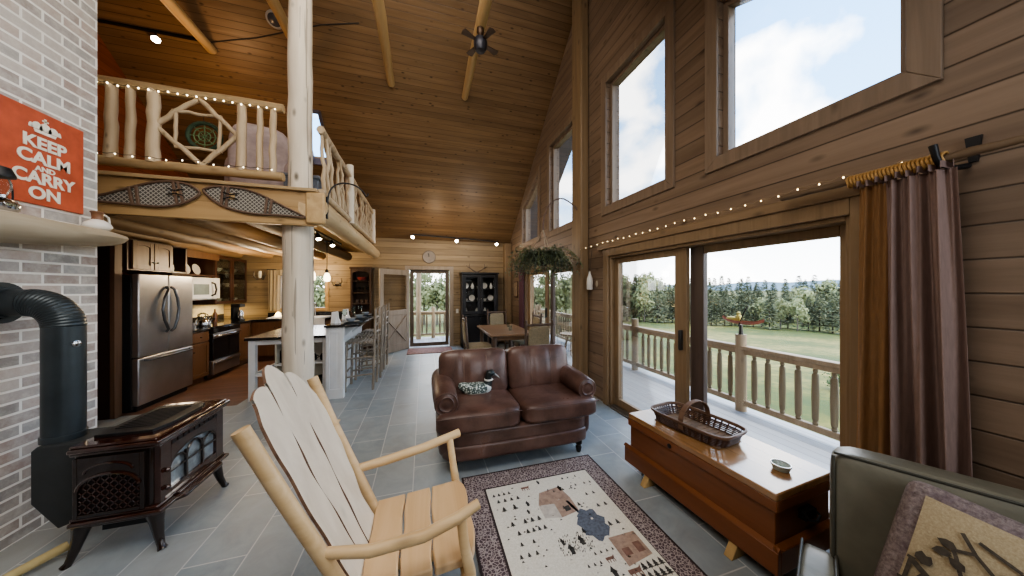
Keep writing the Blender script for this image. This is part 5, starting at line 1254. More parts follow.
# ------------------------------------------------------------------ loveseat
ls = thing('loveseat', 'brown leather two-seat loveseat with rolled arms', 'loveseat', (.85, 2.9, 0))
mb = MB(); mb.sell((.85, 2.9, .30), (.695, .41, .075), 9, 10); mb.build('front_rail', LEATHER, ls, sm=60)
mb = MB(); mb.sell((.85, 2.9, .185), (.705, .42, .075), 9, 10); mb.build('skirt_rail', LEATHER, ls, sm=60)
SEAM = plain('seam_tan', (.20, .12, .09), .6)
def puff(q, r, k=.03):
    return q
for i, x in enumerate((.495, 1.205)):
    def fn(q, s_=(-1 if i == 0 else 1)):
        # crown the cushion, round the front, let the outer front corner wrap around the arm
        cr_ = (1 - (q.x / .36) ** 2) * (1 - (q.y / .38) ** 2); q = q.copy()
        q.z += .022 * max(0, cr_) * (1 if q.z > 0 else 0)
        if q.y < -.2 and q.x * s_ > 0: q.x *= 1.0 + .22 * min(1, (-.2 - q.y) / .1)
        return q
    mb = MB(); mb.sell((x, 2.78, .462), (.352, .36, .092), 6, 14, None, 0, fn); c_ = mb.build('seat_cushion', LEATHER, ls, sm=70)
    mb = MB(); s_ = -1 if i == 0 else 1
    ox = (.352 * 1.2 if True else 0)
    loop = [(x - (.352 if s_ > 0 else .42), 2.425, .52), (x + (.352 if s_ < 0 else .42), 2.425, .52)]
    mb.tube([(loop[0][0] + .02, 2.44, .522), (x - .2, 2.424, .527), (x + .2, 2.424, .527), (loop[1][0] - .02, 2.44, .522)], .005, 6); mb.build('piping', LEATHER, c_, sm=60)
    def fb(q):
        q = q.copy(); u = q.x / .35
        q.y -= .05 * max(0, 1 - u * u) * (1 if q.y < 0 else 0) * (1 - (q.z / .26) ** 2)
        for sx in (-.33, .33):
            d = abs(u - sx)
            if d < .1 and q.y < 0: q.y += .016 * (1 - d / .1)
        return q
    mb = MB(); mb.sell((x, 3.06, .72), (.352, .125, .235), 7, 18, rot(x=-12), 0, fb); b_ = mb.build('back_cushion', LEATHER, ls, sm=70)
    Mt = rot(x=-12)
    for sx in (-.33, .33):
        mb = MB(); p = []
        for k in range(12):
            zz = -.2 + .39 * k / 11; q = Vector((sx * .35, -.128 - .028 * (1 - (zz / .26) ** 2) + (.06 * max(0, (abs(zz) - .15) / .05) ** 2), zz)); p.append(Vector((x, 3.06, .72)) + Mt @ q)
        mb.tube(p, .0035, 5); mb.build('seam', SEAM, b_)
mb = MB(); mb.sell((.85, 3.24, .56), (.68, .09, .33), 6, 10, rot(x=-8)); mb.build('back_frame', LEATHER, ls, sm=60)
for s_ in (-1, 1):
    x = .85 + s_ * .67
    mb = MB(); prof = [(.0, 2.52, .1), (.03, 2.55, .105), (.3, 2.8, .108), (.6, 3.1, .105), (.72, 3.22, .09)]
    mb.tube([(x, 2.515, .62), (x, 2.53, .622), (x, 2.7, .628), (x, 3.0, .64), (x, 3.22, .645), (x, 3.27, .64)], [.085, .1, .108, .11, .105, .07], 18); a_ = mb.build('arm', LEATHER, ls, sm=60)
    mb = MB(); mb.sell((x - s_ * .01, 2.9, .38), (.075, .36, .25), 6, 8); mb.build('arm_panel', LEATHER, a_, sm=60)
    mb = MB(); Mf = Matrix.Rotation(R(90), 3, 'X')
    mb.lathe([(.098, 0), (.1, .008), (.094, .014), (.088, .008), (.07, .01), (.06, .02), (.052, .012), (.03, .016), (1e-4, .02)], (x, 2.518, .62), 22, 0, Mf); mb.build('arm_scroll', LEATHER, a_, sm=60)
for x in (.25, 1.45):
    for y in (2.55, 3.2):
        mb = MB(); mb.lathe([(.018, 0), (.024, .012), (.03, .05), (.02, .07), (.034, .085), (.034, .12), (.03, .13)], (x, y, 0), 14); mb.build('foot', plain('turned_foot', (.012, .009, .008), .3) if (x, y) == (.25, 2.55) else bpy.data.materials['turned_foot'], ls, sm=50)
# duck decoy
dk = thing('duck_decoy', 'painted wooden loon decoy sitting on the left loveseat cushion', 'decoy', (.48, 2.86, .55))
def loonmat():
    t = NT('loon_paint'); co = t.co(); sep = t.n('ShaderNodeSeparateXYZ'); t.l(co, sep.inputs[0])
    vo = t.n('ShaderNodeTexVoronoi'); t.l(co, vo.inputs['Vector']); vo.inputs['Scale'].default_value = 55
    ck_ = t.ramp(vo.outputs['Distance'], [(.33, (.56, .62, .58)), (.5, (.05, .075, .07))])
    low = t.math('GREATER_THAN', sep.outputs[2], .035)
    col = t.mix(low, (.45, .43, .38), ck_)
    br = t.math('GREATER_THAN', sep.outputs[0], .11)
    col = t.mix(br, col, (.60, .63, .60))
    return t.done(t.bsdf(col, .4))
LOON = loonmat(); LOONB = plain('loon_black', (.012, .02, .022), .3)
def dfn(q):
    q = q.copy()
    if q.x < -.05: q.z += .045 * ((-q.x - .05) / .12) ** 1.3; k = 1 - .55 * ((-q.x - .05) / .13); q.y *= max(.2, k); 
    return q
mb = MB(); mb.sell((.48, 2.86, .61), (.165, .082, .06), 2.4, 12, None, 0, dfn); mb.build('body', LOON, dk, sm=80)
mb = MB(); mb.tube([(.60, 2.86, .635), (.618, 2.86, .675), (.613, 2.86, .715), (.625, 2.86, .745), (.655, 2.86, .748), (.675, 2.86, .735)], [.05, .036, .033, .04, .036, .016], 14); mb.build('head', LOONB, dk, sm=80)
mb = MB(); mb.tube([(.667, 2.86, .738), (.70, 2.86, .718), (.735, 2.86, .688)], [.016, .011, .003], 8); mb.build('bill', plain('loon_bill', (.25, .25, .24), .3), dk, sm=60)
mb = MB(); mb.tube([(.617 + .0365 * 0, 2.86 + .038 * math.cos(a), .683 + .0 * a) for a in [0]] + [(.617, 2.86, .683)], .001, 4)
mb = MB(); mb.tube([(.617 + .037 * math.sin(a), 2.86 + .037 * math.cos(a), .688) for a in [2 * PI * i / 16 for i in range(16)]], .009, 6, closed=True); mb.build('neck_band', CERAM, dk, sm=60)

# ------------------------------------------------------------------ rug
rgx0, rgx1, rgy0, rgy1 = .30, 1.50, .72, 2.46
RUGB = None
def rugborder():
    t = NT('rug_border'); co = t.co()
    vo = t.n('ShaderNodeTexVoronoi', feature='DISTANCE_TO_EDGE'); t.l(co, vo.inputs['Vector']); vo.inputs['Scale'].default_value = 46
    n_ = t.noise(co, 38, 3, .6, 1.5)
    a = t.ramp(vo.outputs['Distance'], [(.04, (.40, .34, .32)), (.12, (.085, .055, .062))])
    col = t.mix(t.ramp(n_, [(.55, (0, 0, 0)), (.62, (1, 1, 1))]), a, (.36, .30, .29))
    return t.done(t.bsdf(col, .95))
def rugfield():
    t = NT('rug_field'); co = t.co(); n_ = t.noise(co, 120, 2, .6)
    col = t.ramp(n_, [(.3, (.62, .58, .49)), (.7, (.75, .71, .62))]); return t.done(t.bsdf(col, .95))
RM = [rugborder(), rugfield(), plain('rug_line', (.04, .025, .025), .95), plain('rug_dark_figure', (.06, .055, .05), .95, 0, .4, 40), plain('rug_pink_house', (.36, .25, .19), .95, 0, .25, 40),
      plain('rug_blue_pond', (.12, .135, .17), .95, 0, .35, 60), plain('rug_roof_grey', (.52, .47, .41), .95, 0, .2, 30), plain('rug_brown', (.22, .12, .09), .95, 0, .3, 30)]
mb = MB(); z1 = .011
mb.box(rgx0, rgx1, rgy0, rgy1, 0, z1, 0)
fx0, fx1, fy0, fy1 = .465, 1.345, .90, 2.26
def rect(x0, x1, y0, y1, z, m): mb.add([(x0, y0, z), (x1, y0, z), (x1, y1, z), (x0, y1, z)], [(0, 1, 2, 3)], m)
for e0, e1 in ((.0, .014), (.15, .165)):
    a = (rgx0 + e0, rgx1 - e0, rgy0 + e0 * 1.25, rgy1 - e0 * 1.25); w = e1 - e0
    rect(a[0], a[1], a[2], a[2] + w, z1 + .0006, 2); rect(a[0], a[1], a[3] - w, a[3], z1 + .0006, 2); rect(a[0], a[0] + w, a[2], a[3], z1 + .0006, 2); rect(a[1] - w, a[1], a[2], a[3], z1 + .0006, 2)
rect(fx0, fx1, fy0, fy1, z1 + .0008, 1)
zf = z1 + .0016
def poly(pts, m, dz=0): mb.add([(x, y, zf + dz) for x, y in pts], [list(range(len(pts)))], m)
def pine(x, y, s, m=3):
    for k in range(3): poly([(x - s * (.5 - .13 * k), y + s * .28 * k), (x + s * (.5 - .13 * k), y + s * .28 * k), (x, y + s * (.42 + .3 * k))], m)
    poly([(x - s * .06, y - s * .16), (x + s * .06, y - s * .16), (x + s * .06, y), (x - s * .06, y)], m)
rng = random.Random(21)
# house, pond, second cabin, moose and buildings
H = lambda x, y, w, h: (poly([(x - w * .5, y), (x - w * .05, y - h * .1), (x - w * .05, y + h * .4), (x - w * .5, y + h * .45)], 6), poly([(x - w * .05, y - h * .1), (x + w * .5, y), (x + w * .5, y + h * .5), (x - w * .05, y + h * .4)], 4), poly([(x - w * .5, y + h * .45), (x - w * .05, y + h * .4), (x + w * .5, y + h * .5), (x + w * .38, y + h), (x - w * .3, y + h * .9)], 4), poly([(x + w * .15, y + h * .05), (x + w * .32, y + h * .08), (x + w * .32, y + h * .25), (x + w * .15, y + h * .22)], 3, .0004))
H(.93, 1.86, .26, .27)
pts = [(1.09 + .095 * (1 + .14 * math.sin(9 * a)) * math.cos(a), 1.73 + .13 * (1 + .12 * math.cos(7 * a)) * math.sin(a)) for a in [2 * PI * i / 36 for i in range(36)]]
poly(pts, 5); poly([(1.04, 1.84), (1.06, 1.84), (1.03, 1.97), (1.01, 1.97)], 5)
poly([(1.10, 1.76), (1.115, 1.76), (1.115, 1.775), (1.10, 1.775)], 1, .0004)
poly([(1.12, 1.40), (1.31, 1.43), (1.31, 1.60), (1.12, 1.60)], 4); poly([(1.15, 1.46), (1.20, 1.46), (1.20, 1.51), (1.15, 1.51)], 7, .0004); poly([(1.24, 1.46), (1.29, 1.46), (1.29, 1.53), (1.24, 1.53)], 7, .0004)
for x, y, w in ((.80, 1.28, .06), (.72, 1.27, .05)): poly([(x - w / 2, y), (x + w / 2, y), (x + w / 2, y + w), (x - w / 2, y + w)], 4); poly([(x - w * .35, y + w), (x + w * .35, y + w), (x, y + w * 1.4)], 7)
def fig(x, y, s, m=3):   # upright little figure
    s *= .55
    poly([(x - s * .15, y), (x + s * .15, y), (x + s * .2, y + s * .6), (x - s * .2, y + s * .6)], m); poly([(x - s * .3, y + s * .55), (x + s * .3, y + s * .45), (x + s * .1, y + s * .7), (x, y + s)], m)
def animal(x, y, s, m=7):
    poly([(x - s * .5, y + s * .3), (x + s * .35, y + s * .3), (x + s * .5, y + s * .75), (x + s * .3, y + s * .6), (x - s * .5, y + s * .6)], m)
    for dx in (-.45, -.2, .1, .3): poly([(x + s * dx, y), (x + s * (dx + .08), y), (x + s * (dx + .08), y + s * .35), (x + s * dx, y + s * .35)], m)
for x, y, s in ((.73, 2.0, .1), (.71, 1.93, .08), (1.03, 2.08, .12), (.86, 1.56, .14), (.95, 1.6, .14), (.83, 1.63, .1), (.89, 2.2, .09), (1.02, 1.36, .14), (1.0, 1.3, .12)): fig(x, y, s, 3)
for x, y, s in ((1.14, 1.33, .09), (1.05, 1.45, .06), (.77, 2.16, .07), (1.2, 1.22, .08), (.6, 1.2, .09), (.9, 1.08, .1)): animal(x, y, s)
for y, xs, s in ((2.16, (.51, .55, .59, .63), .03), (2.09, (.53, .58, .63, .68), .035), (2.0, (.55, .63), .045), (1.86, (.57, .66, .71, .76), .04), (1.78, (.59, .65, .69, .73, .77), .035), (1.7, (.58, .66), .03), (1.9, (.97, 1.03, 1.09), .035), (2.08, (.97, 1.05, 1.12), .025), (2.2, (1.1, 1.15, 1.22), .022), (2.1, (1.17, 1.25, 1.3), .025), (1.68, (1.0, 1.2, 1.26), .04),
                 (1.52, (.98, 1.02, 1.06, 1.1), .02), (1.46, (.9, .94, .98), .02), (1.33, (.68, .73, .8, .85), .02), (1.24, (.62, .67, .9, .95), .03), (1.3, (1.16, 1.2, 1.24, 1.28, 1.32), .05), (1.36, (1.2, 1.24, 1.28, 1.32), .045), (1.15, (.55, .65, .75, .85, .95, 1.05, 1.15, 1.25), .04), (1.03, (.52, .6, .7, .8, .9, 1.0, 1.1, 1.2, 1.3), .045), (.95, (.5, .57, .66, .75, .95, 1.08, 1.2), .04), (1.62, (.55, .6, .65), .03), (1.98, (1.2, 1.26), .03), (1.85, (1.22, 1.28), .035)):
    for x in xs: pine(x, y, s)
for i in range(110):
    x = .79 + .22 * rng.random(); y = 1.55 + .14 * rng.random(); poly([(x, y), (x + .004, y), (x + .008, y + .012), (x + .004, y + .012)], 3)
for i in range(120):
    x, y = rng.uniform(fx0 + .03, fx1 - .03), rng.uniform(fy0 + .03, fy1 - .03); s = rng.uniform(.006, .012); poly([(x - s, y), (x + s, y), (x, y + s * 1.3)], rng.choice((3, 3, 6)))
tag(mb.build('area_rug', RM, sm=0), 'cream pictorial area rug with little trees and cabins and a dark border', 'rug')

# ------------------------------------------------------------------ rocking chair
rc = thing('rocking_chair', 'rustic log rocking chair with wide pale plank back', 'rocking chair', (0, 1.55, 0))
LOGW = wood('rocker_log', (.52, .34, .165), (.79, .60, .36), 'X', 9, None, .35, .42, spec=.45)
nP = [(-.17, 1.285, .10), (-.27, 1.27, .38), (-.37, 1.255, .6), (-.49, 1.24, .86), (-.60, 1.222, 1.115)]
fP = [(-.16, 1.75, .10), (-.26, 1.765, .38), (-.36, 1.785, .6), (-.48, 1.815, .86), (-.585, 1.842, 1.11)]
mb = MB(); mb.tube(nP, [.024, .025, .026, .027, .027], 14, 0, .03, 2); mb.build('near_back_post', LOGW, rc, sm=60)
mb = MB(); mb.tube(fP, [.024, .025, .026, .026, .027], 14, 0, .03, 4); mb.build('far_back_post', LOGW, rc, sm=60)
def onback(y, z, off=0):
    x = -.36 - .4615 * (z - .6); n_ = Vector((.908, 0, .419)); return Vector((x, y, z)) + n_ * off
def board(left, right, mats, name):
    """left/right: lists of (z, y); the outline is swept between the two edges"""
    def ev(L, z):
        if z <= L[0][0]: return L[0][1]
        for (a, ya), (b, yb) in zip(L, L[1:]):
            if z <= b: u = (z - a) / (b - a); u = u * u * (3 - 2 * u); return ya + (yb - ya) * u
        return L[-1][1]
    z0 = max(left[0][0], right[0][0]); zt = right[-1][0]
    zs = [z0 + (left[-1][0] - z0) * i / 40 for i in range(41)]; zr = [z0 + (right[-1][0] - z0) * i / 40 for i in range(41)]
    pl = [(ev(left, z) + .004 * math.sin(z * 23), z) for z in zs]; pr = [(ev(right, z) + .004 * math.sin(z * 19 + 1), z) for z in zr]
    return pl, pr
def boardmesh(name, left, right, tops, th=.011):
    pl, pr = board(left, right, None, name)
    mb = MB(); n_ = len(pl)
    # front/back strips matching by index
    F = [onback(*p, th) for p in pl] , [onback(*p, th) for p in pr]
    Bk = [onback(*p) for p in pl], [onback(*p) for p in pr]
    M5 = 6
    rows = []
    for i in range(n_):
        rows.append([F[0][i].lerp(F[1][i], k / M5) for k in range(M5 + 1)])
    rowsb = [[Bk[0][i].lerp(Bk[1][i], k / M5) for k in range(M5 + 1)] for i in range(n_)]
    # top profile
    if tops:
        for k in range(M5 + 1):
            pass
    o = []
    def addgrid(rows, flip):
        vs = [p for r in rows for p in r]; fs = []
        for i in range(len(rows) - 1):
            for k in range(M5):
                a = i * (M5 + 1) + k; q = [a, a + 1, a + M5 + 2, a + M5 + 1]; fs.append(q[::-1] if flip else q)
        mb.add(vs, fs, 0)
    addgrid(rows, False); addgrid(rowsb, True)
    for side, flip in ((0, True), (M5, False)):
        vs = []; fs = []
        for i in range(n_): vs += [rows[i][side], rowsb[i][side]]
        for i in range(n_ - 1):
            a = 2 * i; q = [a, a + 1, a + 3, a + 2]; fs.append(q[::-1] if flip else q)
        mb.add(vs, fs, 1)
    # top and bottom closing with a peaked crest
    crest = []
    a, b = pl[-1], pr[-1]
    for k in range(17):
        u = k / 16; y = a[0] + (b[0] - a[0]) * u; z = a[1] + (b[1] - a[1]) * u + (tops(u) if tops else 0); crest.append((y, z))
    # fan from the straight last row to the crest
    base = [(a[0] + (b[0] - a[0]) * k / 16, a[1] + (b[1] - a[1]) * k / 16) for k in range(17)]
    vs = [onback(*p, th) for p in base] + [onback(*p, th) for p in crest]; fs = [[k, k + 1, 17 + k + 1, 17 + k] for k in range(16)]; mb.add(vs, fs, 0)
    vs = [onback(*p) for p in base] + [onback(*p) for p in crest]; mb.add(vs, [f[::-1] for f in fs], 0)
    vs = [onback(*p, th) for p in crest] + [onback(*p) for p in crest]; mb.add(vs, fs, 1)
    return mb.build(name, [CHAIRB, BARK], rc, sm=50)
boardmesh('back_plank', [(.36, 1.30), (.6, 1.292), (.93, 1.294), (1.07, 1.305), (1.16, 1.328)], [(.36, 1.425), (.6, 1.422), (.8, 1.415), (1.0, 1.436), (1.17, 1.452)], lambda u: .035 * math.sin(PI * (.15 + .7 * u)))
boardmesh('back_plank', [(.36, 1.432), (.6, 1.429), (.8, 1.423), (1.0, 1.443), (1.16, 1.455)], [(.36, 1.515), (.6, 1.54), (.85, 1.58), (1.0, 1.597), (1.16, 1.617)], lambda u: .085 * math.sin(PI * (.1 + .9 * u) ** .8) + .035 * u)
boardmesh('back_plank', [(.36, 1.527), (.6, 1.552), (.85, 1.589), (1.0, 1.5985), (1.13, 1.6165)], [(.36, 1.695), (.5, 1.69), (.65, 1.735), (.8, 1.78), (.92, 1.80), (1.03, 1.785)], lambda u: .065 * (1 - u) + .05 * math.sin(PI * u) + .0)
# seat planks, side to side
for i, (a, b) in enumerate(((-.25, -.105), (-.098, .035), (.042, .235))):
    mb = MB(); z = .398 - .012 * (1 - i) * -1
    n_ = 10
    def edge(x, k, ph): return x + .004 * math.sin(k * 1.3 + ph)
    zt = [.40 + .016 * ((a + .25) / .48), .40 + .016 * ((b + .25) / .48)]
    y0a, y0b = 1.27 + .04 * (a + .25), 1.27 + .04 * (b + .25); y1a, y1b = 1.80 + .06 * (a + .25), 1.80 + .06 * (b + .25)
    L = [(edge(a, k, i), y0a + (y1a - y0a) * k / n_) for k in range(n_ + 1)]; Rr = [(edge(b, k, i + 2), y0b + (y1b - y0b) * k / n_) for k in range(n_ + 1)]
    if i == 2: Rr = [(x - .028 * abs(2 * k / n_ - 1) ** 7, y) for k, (x, y) in enumerate(Rr)]
    pts = [(x, y, zt[0]) for x, y in L] + [(x, y, zt[1]) for x, y in Rr[::-1]]
    mb.prism(pts, (0, 0, -.04)); mb.build('seat_plank', wood('rocker_seat_wood', (.54, .34, .17), (.76, .55, .33), 'Y', 8, None, .35, .33, spec=.5) if i == 0 else bpy.data.materials['rocker_seat_wood'], rc, bevel=.008, bseg=3)
nA = [(-.37, 1.258, .603), (-.2, 1.245, .578), (0, 1.25, .585), (.14, 1.275, .607), (.235, 1.305, .628)]
fA = [(-.39, 1.785, .60), (-.2, 1.84, .60), (0, 1.90, .607), (.13, 1.945, .62), (.225, 1.975, .632)]
mb = MB(); mb.tube(nA, [.019, .023, .024, .024, .021], 14, 0, .03, 6); mb.build('near_arm', LOGW, rc, sm=60)
mb = MB(); mb.tube(fA, [.022, .025, .026, .026, .026], 14, 0, .03, 8); mb.build('far_arm', LOGW, rc, sm=60)
for nm, p in (('near_arm_post', [(.155, 1.285, .60), (.165, 1.265, .5), (.19, 1.25, .38), (.2, 1.25, .2), (.19, 1.28, .07)]), ('far_arm_post', [(.16, 1.95, .615), (.175, 1.905, .5), (.19, 1.85, .39), (.195, 1.82, .2), (.19, 1.79, .07)])):
    mb = MB(); mb.tube(p, [.022, .022, .024, .022, .02], 12, 0, .03, 3); mb.build(nm, LOGW, rc, sm=60)
for y, nm in ((1.285, 'near_rocker'), (1.77, 'far_rocker')):
    mb = MB(); pts = [(-.45 + .72 * i / 16, y, .03 + .17 * ((-.45 + .72 * i / 16 + .02) ** 2) / .42) for i in range(17)]; mb.tube(pts, .026, 12, 0, .03, 5); mb.build(nm, LOGW, rc, sm=60)
mb = MB(); mb.tube([(-.47, 1.80, .85), (-.475, 1.86, .845), (-.47, 1.92, .83)], [.02, .014, .004], 7); mb.build('branch_spur', LOGW, rc, sm=60)
for x in (-.2, .18):
    mb = MB(); mb.log((x, 1.28, .33), (x, 1.80, .33), .022, .022, 6, 10, .004); mb.build('seat_rail', LOGW, rc, sm=60)
mb = MB(); mb.log((.19, 1.27, .2), (.19, 1.8, .2), .018, .018, 6, 10, .004); mb.build('front_stretcher', LOGW, rc, sm=60)

# ------------------------------------------------------------------ trunk and what is on it
tk = thing('blanket_chest', 'long reddish pine chest with a lighter lid, used as a coffee table', 'chest', (2.03, 1.64, 0), R(3.8))
# local frame: x across (depth .56), y along (length 1.09)
hx, hy = .275, .545
mb = MB(); mb.box(-hx + .015, hx - .015, -hy + .015, hy - .015, .09, .455); mb.build('body', TRUNKW, tk, bevel=.004, world=False)
mb = MB(); mb.prism([(-hx, -hy, .46), (hx, -hy, .46), (hx, hy, .46), (-hx, hy, .46)], (0, 0, .042)); mb.build('lid', TRUNKT, tk, bevel=.007, world=False)
mb = MB(); mb.box(-hx, -hx + .016, -hy, hy, .40, .46); mb.box(-hx + .016, hx - .016, -hy, -hy + .016, .40, .46); mb.box(-hx + .016, hx - .016, hy - .016, hy, .40, .46); mb.build('lid_skirt', TRUNKW, tk, bevel=.004, world=False)
mb = MB(); e = .03
for a, b in (((-hx - .012, -hy - .012), (-hx - .012, hy + .012)),): pass
def plinth(x0, x1, y0, y1): mb.box(x0, x1, y0, y1, .075, .205)
mb.box(-hx - .012, -hx + .015, -hy - .012, hy + .03, .075, .20); mb.box(-hx + .015, hx + .01, -hy - .012, -hy + .015, .075, .20); mb.box(-hx + .015, hx + .01, hy - .015, hy + .03, .075, .20)
mb.prism([(-hx - .012, -hy - .012, .20), (-hx + .015, -hy - .012, .222), (-hx + .015, -hy - .012, .2)], (0, 2 * hy + .06, 0))
mb.prism([(-hx - .012, -hy - .012, .20), (-hx - .012, -hy + .015, .2), (-hx - .012, -hy + .015, .222)], (2 * hx + .022, 0, 0))
mb.build('plinth', TRUNKW, tk, bevel=.004, world=False)
for y in (-.33, .33):
    mb = MB(); mb.prism([(-hx - .055, y - .025, 0), (hx - .02, y - .025, 0), (hx - .06, y - .025, .075), (-hx - .005, y - .025, .075)], (0, .05, 0)); mb.build('runner_foot', FOOTW, tk, bevel=.004, world=False)
mb = MB(); mb.lathe([(.016, 0), (.016, .004), (.006, .005), (1e-4, .005)], (-hx, .12, .425), 12, 0, Matrix.Rotation(R(-90), 3, 'Y')); mb.build('keyhole_plate', BLACKM, tk, world=False)
mb = MB(); mb.box(-.05, .05, -hy - .02, -hy + .015, .31, .36); mb.tube([(-.045, -hy - .01, .35), (-.05, -hy - .035, .33), (0, -hy - .045, .318), (.05, -hy - .035, .33), (.045, -hy - .01, .35)], .007, 6); mb.build('end_handle', BLACKM, tk, world=False)
# basket
WICK = wood('dark_wicker', (.045, .020, .012), (.13, .065, .04), 'X', 30, None, .1, .5, bump=.5)
bk_ = thing('wicker_basket', 'dark woven splint basket with an arched handle on the chest', 'basket', (2.01, 1.76, .502), R(9))
def bl(u, a, hx_, hy_):  # rounded rectangle loop
    c_, s_ = math.cos(a), math.sin(a); n_ = 5; k = (abs(c_) ** n_ + abs(s_) ** n_) ** (-1 / n_); return (hx_ * c_ * k, hy_ * s_ * k)
NS = 44
mb = MB()
def brow(z, hx_, hy_, r, ph):
    pts = []
    for i in range(NS * 2):
        a = 2 * PI * i / (NS * 2); x, y = bl(0, a, hx_, hy_); k = 1 + .018 * math.sin(NS * a + ph); pts.append((x * k, y * k, z))
    return pts
for j in range(5):
    z = .012 + j * .0135 if j < 3 else .052 + (j - 3) * .012
    hx_, hy_ = .142 + .022 * z / .09, .255 + .035 * z / .09
    mb.tube(brow(z, hx_, hy_, .006, PI * (j % 2)), .0062, 5, closed=True)
mb.build('weave', WICK, bk_, world=False)
mb = MB()
for i in range(NS):
    a = 2 * PI * (i + .5) / NS; x0_, y0_ = bl(0, a, .142, .255); x1_, y1_ = bl(0, a, .167, .292)
    mb.bar((x0_, y0_, .004), (x1_, y1_, .088), .017, .003, up=(x0_, y0_, 0))
mb.build('uprights', WICK, bk_, world=False)
mb = MB()
for k in (0, 1):
    pts = [(*bl(0, 2 * PI * i / 60, .170 + .004 * k, .295 + .004 * k), .083 + .008 * k) for i in range(60)]; mb.tube(pts, .0085, 6, closed=True)
mb.build('rim', wood('wicker_rim', (.10, .055, .035), (.22, .13, .085), 'Y', 20, None, 0, .45), bk_, sm=60, world=False)
mb = MB(); mb.box(-.138, .138, -.25, .25, .004, .009)
for i in range(12): mb.box(-.125, .125, -.25 + i * .043, -.225 + i * .043, .009, .012)
mb.build('bottom', plain('wicker_floor', (.22, .15, .10), .6, 0, .3, 30), bk_, world=False)
mb = MB(); vs = []
for i in range(19):
    a = PI * i / 18; x = .173 * math.cos(a) ; z = .075 + .15 * math.sin(a) ** .8 if 0 < i < 18 else .04
    n_ = Vector((math.cos(a), 0, math.sin(a)))
    for dy in (-.018, .018): vs.append((x, dy, z)); 
    for dy in (.018, -.018): vs.append((x * .965, dy, z - .006))
fs = []
for i in range(18):
    for k in range(4): fs.append([i * 4 + k, i * 4 + (k + 1) % 4, (i + 1) * 4 + (k + 1) % 4, (i + 1) * 4 + k])
mb.add(vs, fs); mb.build('handle', bpy.data.materials['wicker_rim'], bk_, sm=40, world=False)
ag = thing('glass_ashtray', 'small clear glass dish with a green centre on the end of the chest', 'dish', (2.066, 1.221, .502))
MB().lathe([(.03, 0), (.04, .004), (.045, .02), (.05, .03), (.042, .034), (.034, .022), (.026, .012), (1e-4, .01)], (2.066, 1.221, .5025), 18).build('glass', plain('pale_glass', (.42, .48, .46), .08, 0, .1, 30), ag, sm=40)
MB().lathe([(.027, .0125), (.022, .0145), (1e-4, .015)], (2.066, 1.221, .5025), 16).build('green_centre', plain('green_enamel', (.03, .28, .17), .2), ag)
mb = MB(); mb.tube([(2.066 + .047 * math.cos(a), 1.221 + .047 * math.sin(a), .537) for a in [2 * PI * i / 24 for i in range(24)]], .004, 6, closed=True); mb.build('rim', CHROME, ag, sm=60)

# ------------------------------------------------------------------ grey armchair (turned toward the room)
ac = thing('leather_armchair', 'grey-green leather armchair with a tapestry cushion, beside the chest', 'armchair', (1.79, .36, 0), 0)
# local: facing direction f, along-back direction u
fdir = Vector((-.9, -.436, 0)).normalized(); udir = Vector((.436, -.9, 0)).normalized()
Ma = Matrix((udir, -fdir, Vector((0, 0, 1)))).transposed()   # local x along back, y backwards
o_ = Vector((1.85, .895, 0))      # back's top end nearest the chest
def A(x, y, z): return o_ + Ma @ Vector((x, y, z))
W = .88
mb = MB(); mb.sell(A(W / 2, .035, .49), (W / 2, .105, .345), 11, 14, Ma @ rot(x=-7)); mb.build('back', LEATHERG, ac, sm=60)
mb = MB()
for s_ in (-.985, .985):
    p = [A(W / 2, .035, .49) + (Ma @ rot(x=-7)) @ Vector((s_ * W / 2 * .99, -.1, z)) for z in (-.3, -.1, .1, .25, .32)]
    mb.tube(p, .007, 6)
p = [A(W / 2, .035, .49) + (Ma @ rot(x=-7)) @ Vector((s_ * W / 2 * .97, -.098, .332)) for s_ in [-1 + 2 * i / 10 for i in range(11)]]
mb.tube(p, .006, 6); mb.build('piping', leather('grey_piping', (.05, .05, .04), (.08, .078, .065), .4), ac, sm=60)
mb = MB(); mb.sell(A(W / 2, -.38, .20), (W / 2 - .02, .42, .11), 8, 10, Ma); mb.build('base', LEATHERG, ac, sm=60)
mb = MB(); mb.sell(A(W / 2, -.42, .32), (W / 2 - .06, .38, .06), 5, 12, Ma); mb.build('seat_cushion', LEATHERG, ac, sm=60)
for s_ in (-1, 1):
    x = -.035 if s_ < 0 else W + .035
    mb = MB(); mb.sell(A(x, -.40, .21), (.06, .38, .18), 7, 12, Ma); a_ = mb.build('arm', LEATHERG, ac, sm=60)
    mb = MB()
    for sx in (-.055, .055): mb.tube([A(x + sx, y, .384) for y in (-.8, -.6, -.4, -.2, -.06)] , .006, 6)
    mb.build('arm_piping', bpy.data.materials['grey_piping'], a_, sm=60)
for x in (.08, W - .08):
    for y in (-.74, .06):
        mb = MB(); mb.obox(A(x, y, .055), (.05, .05, .11), Ma); mb.build('foot', BLACKM, ac, bevel=.004)
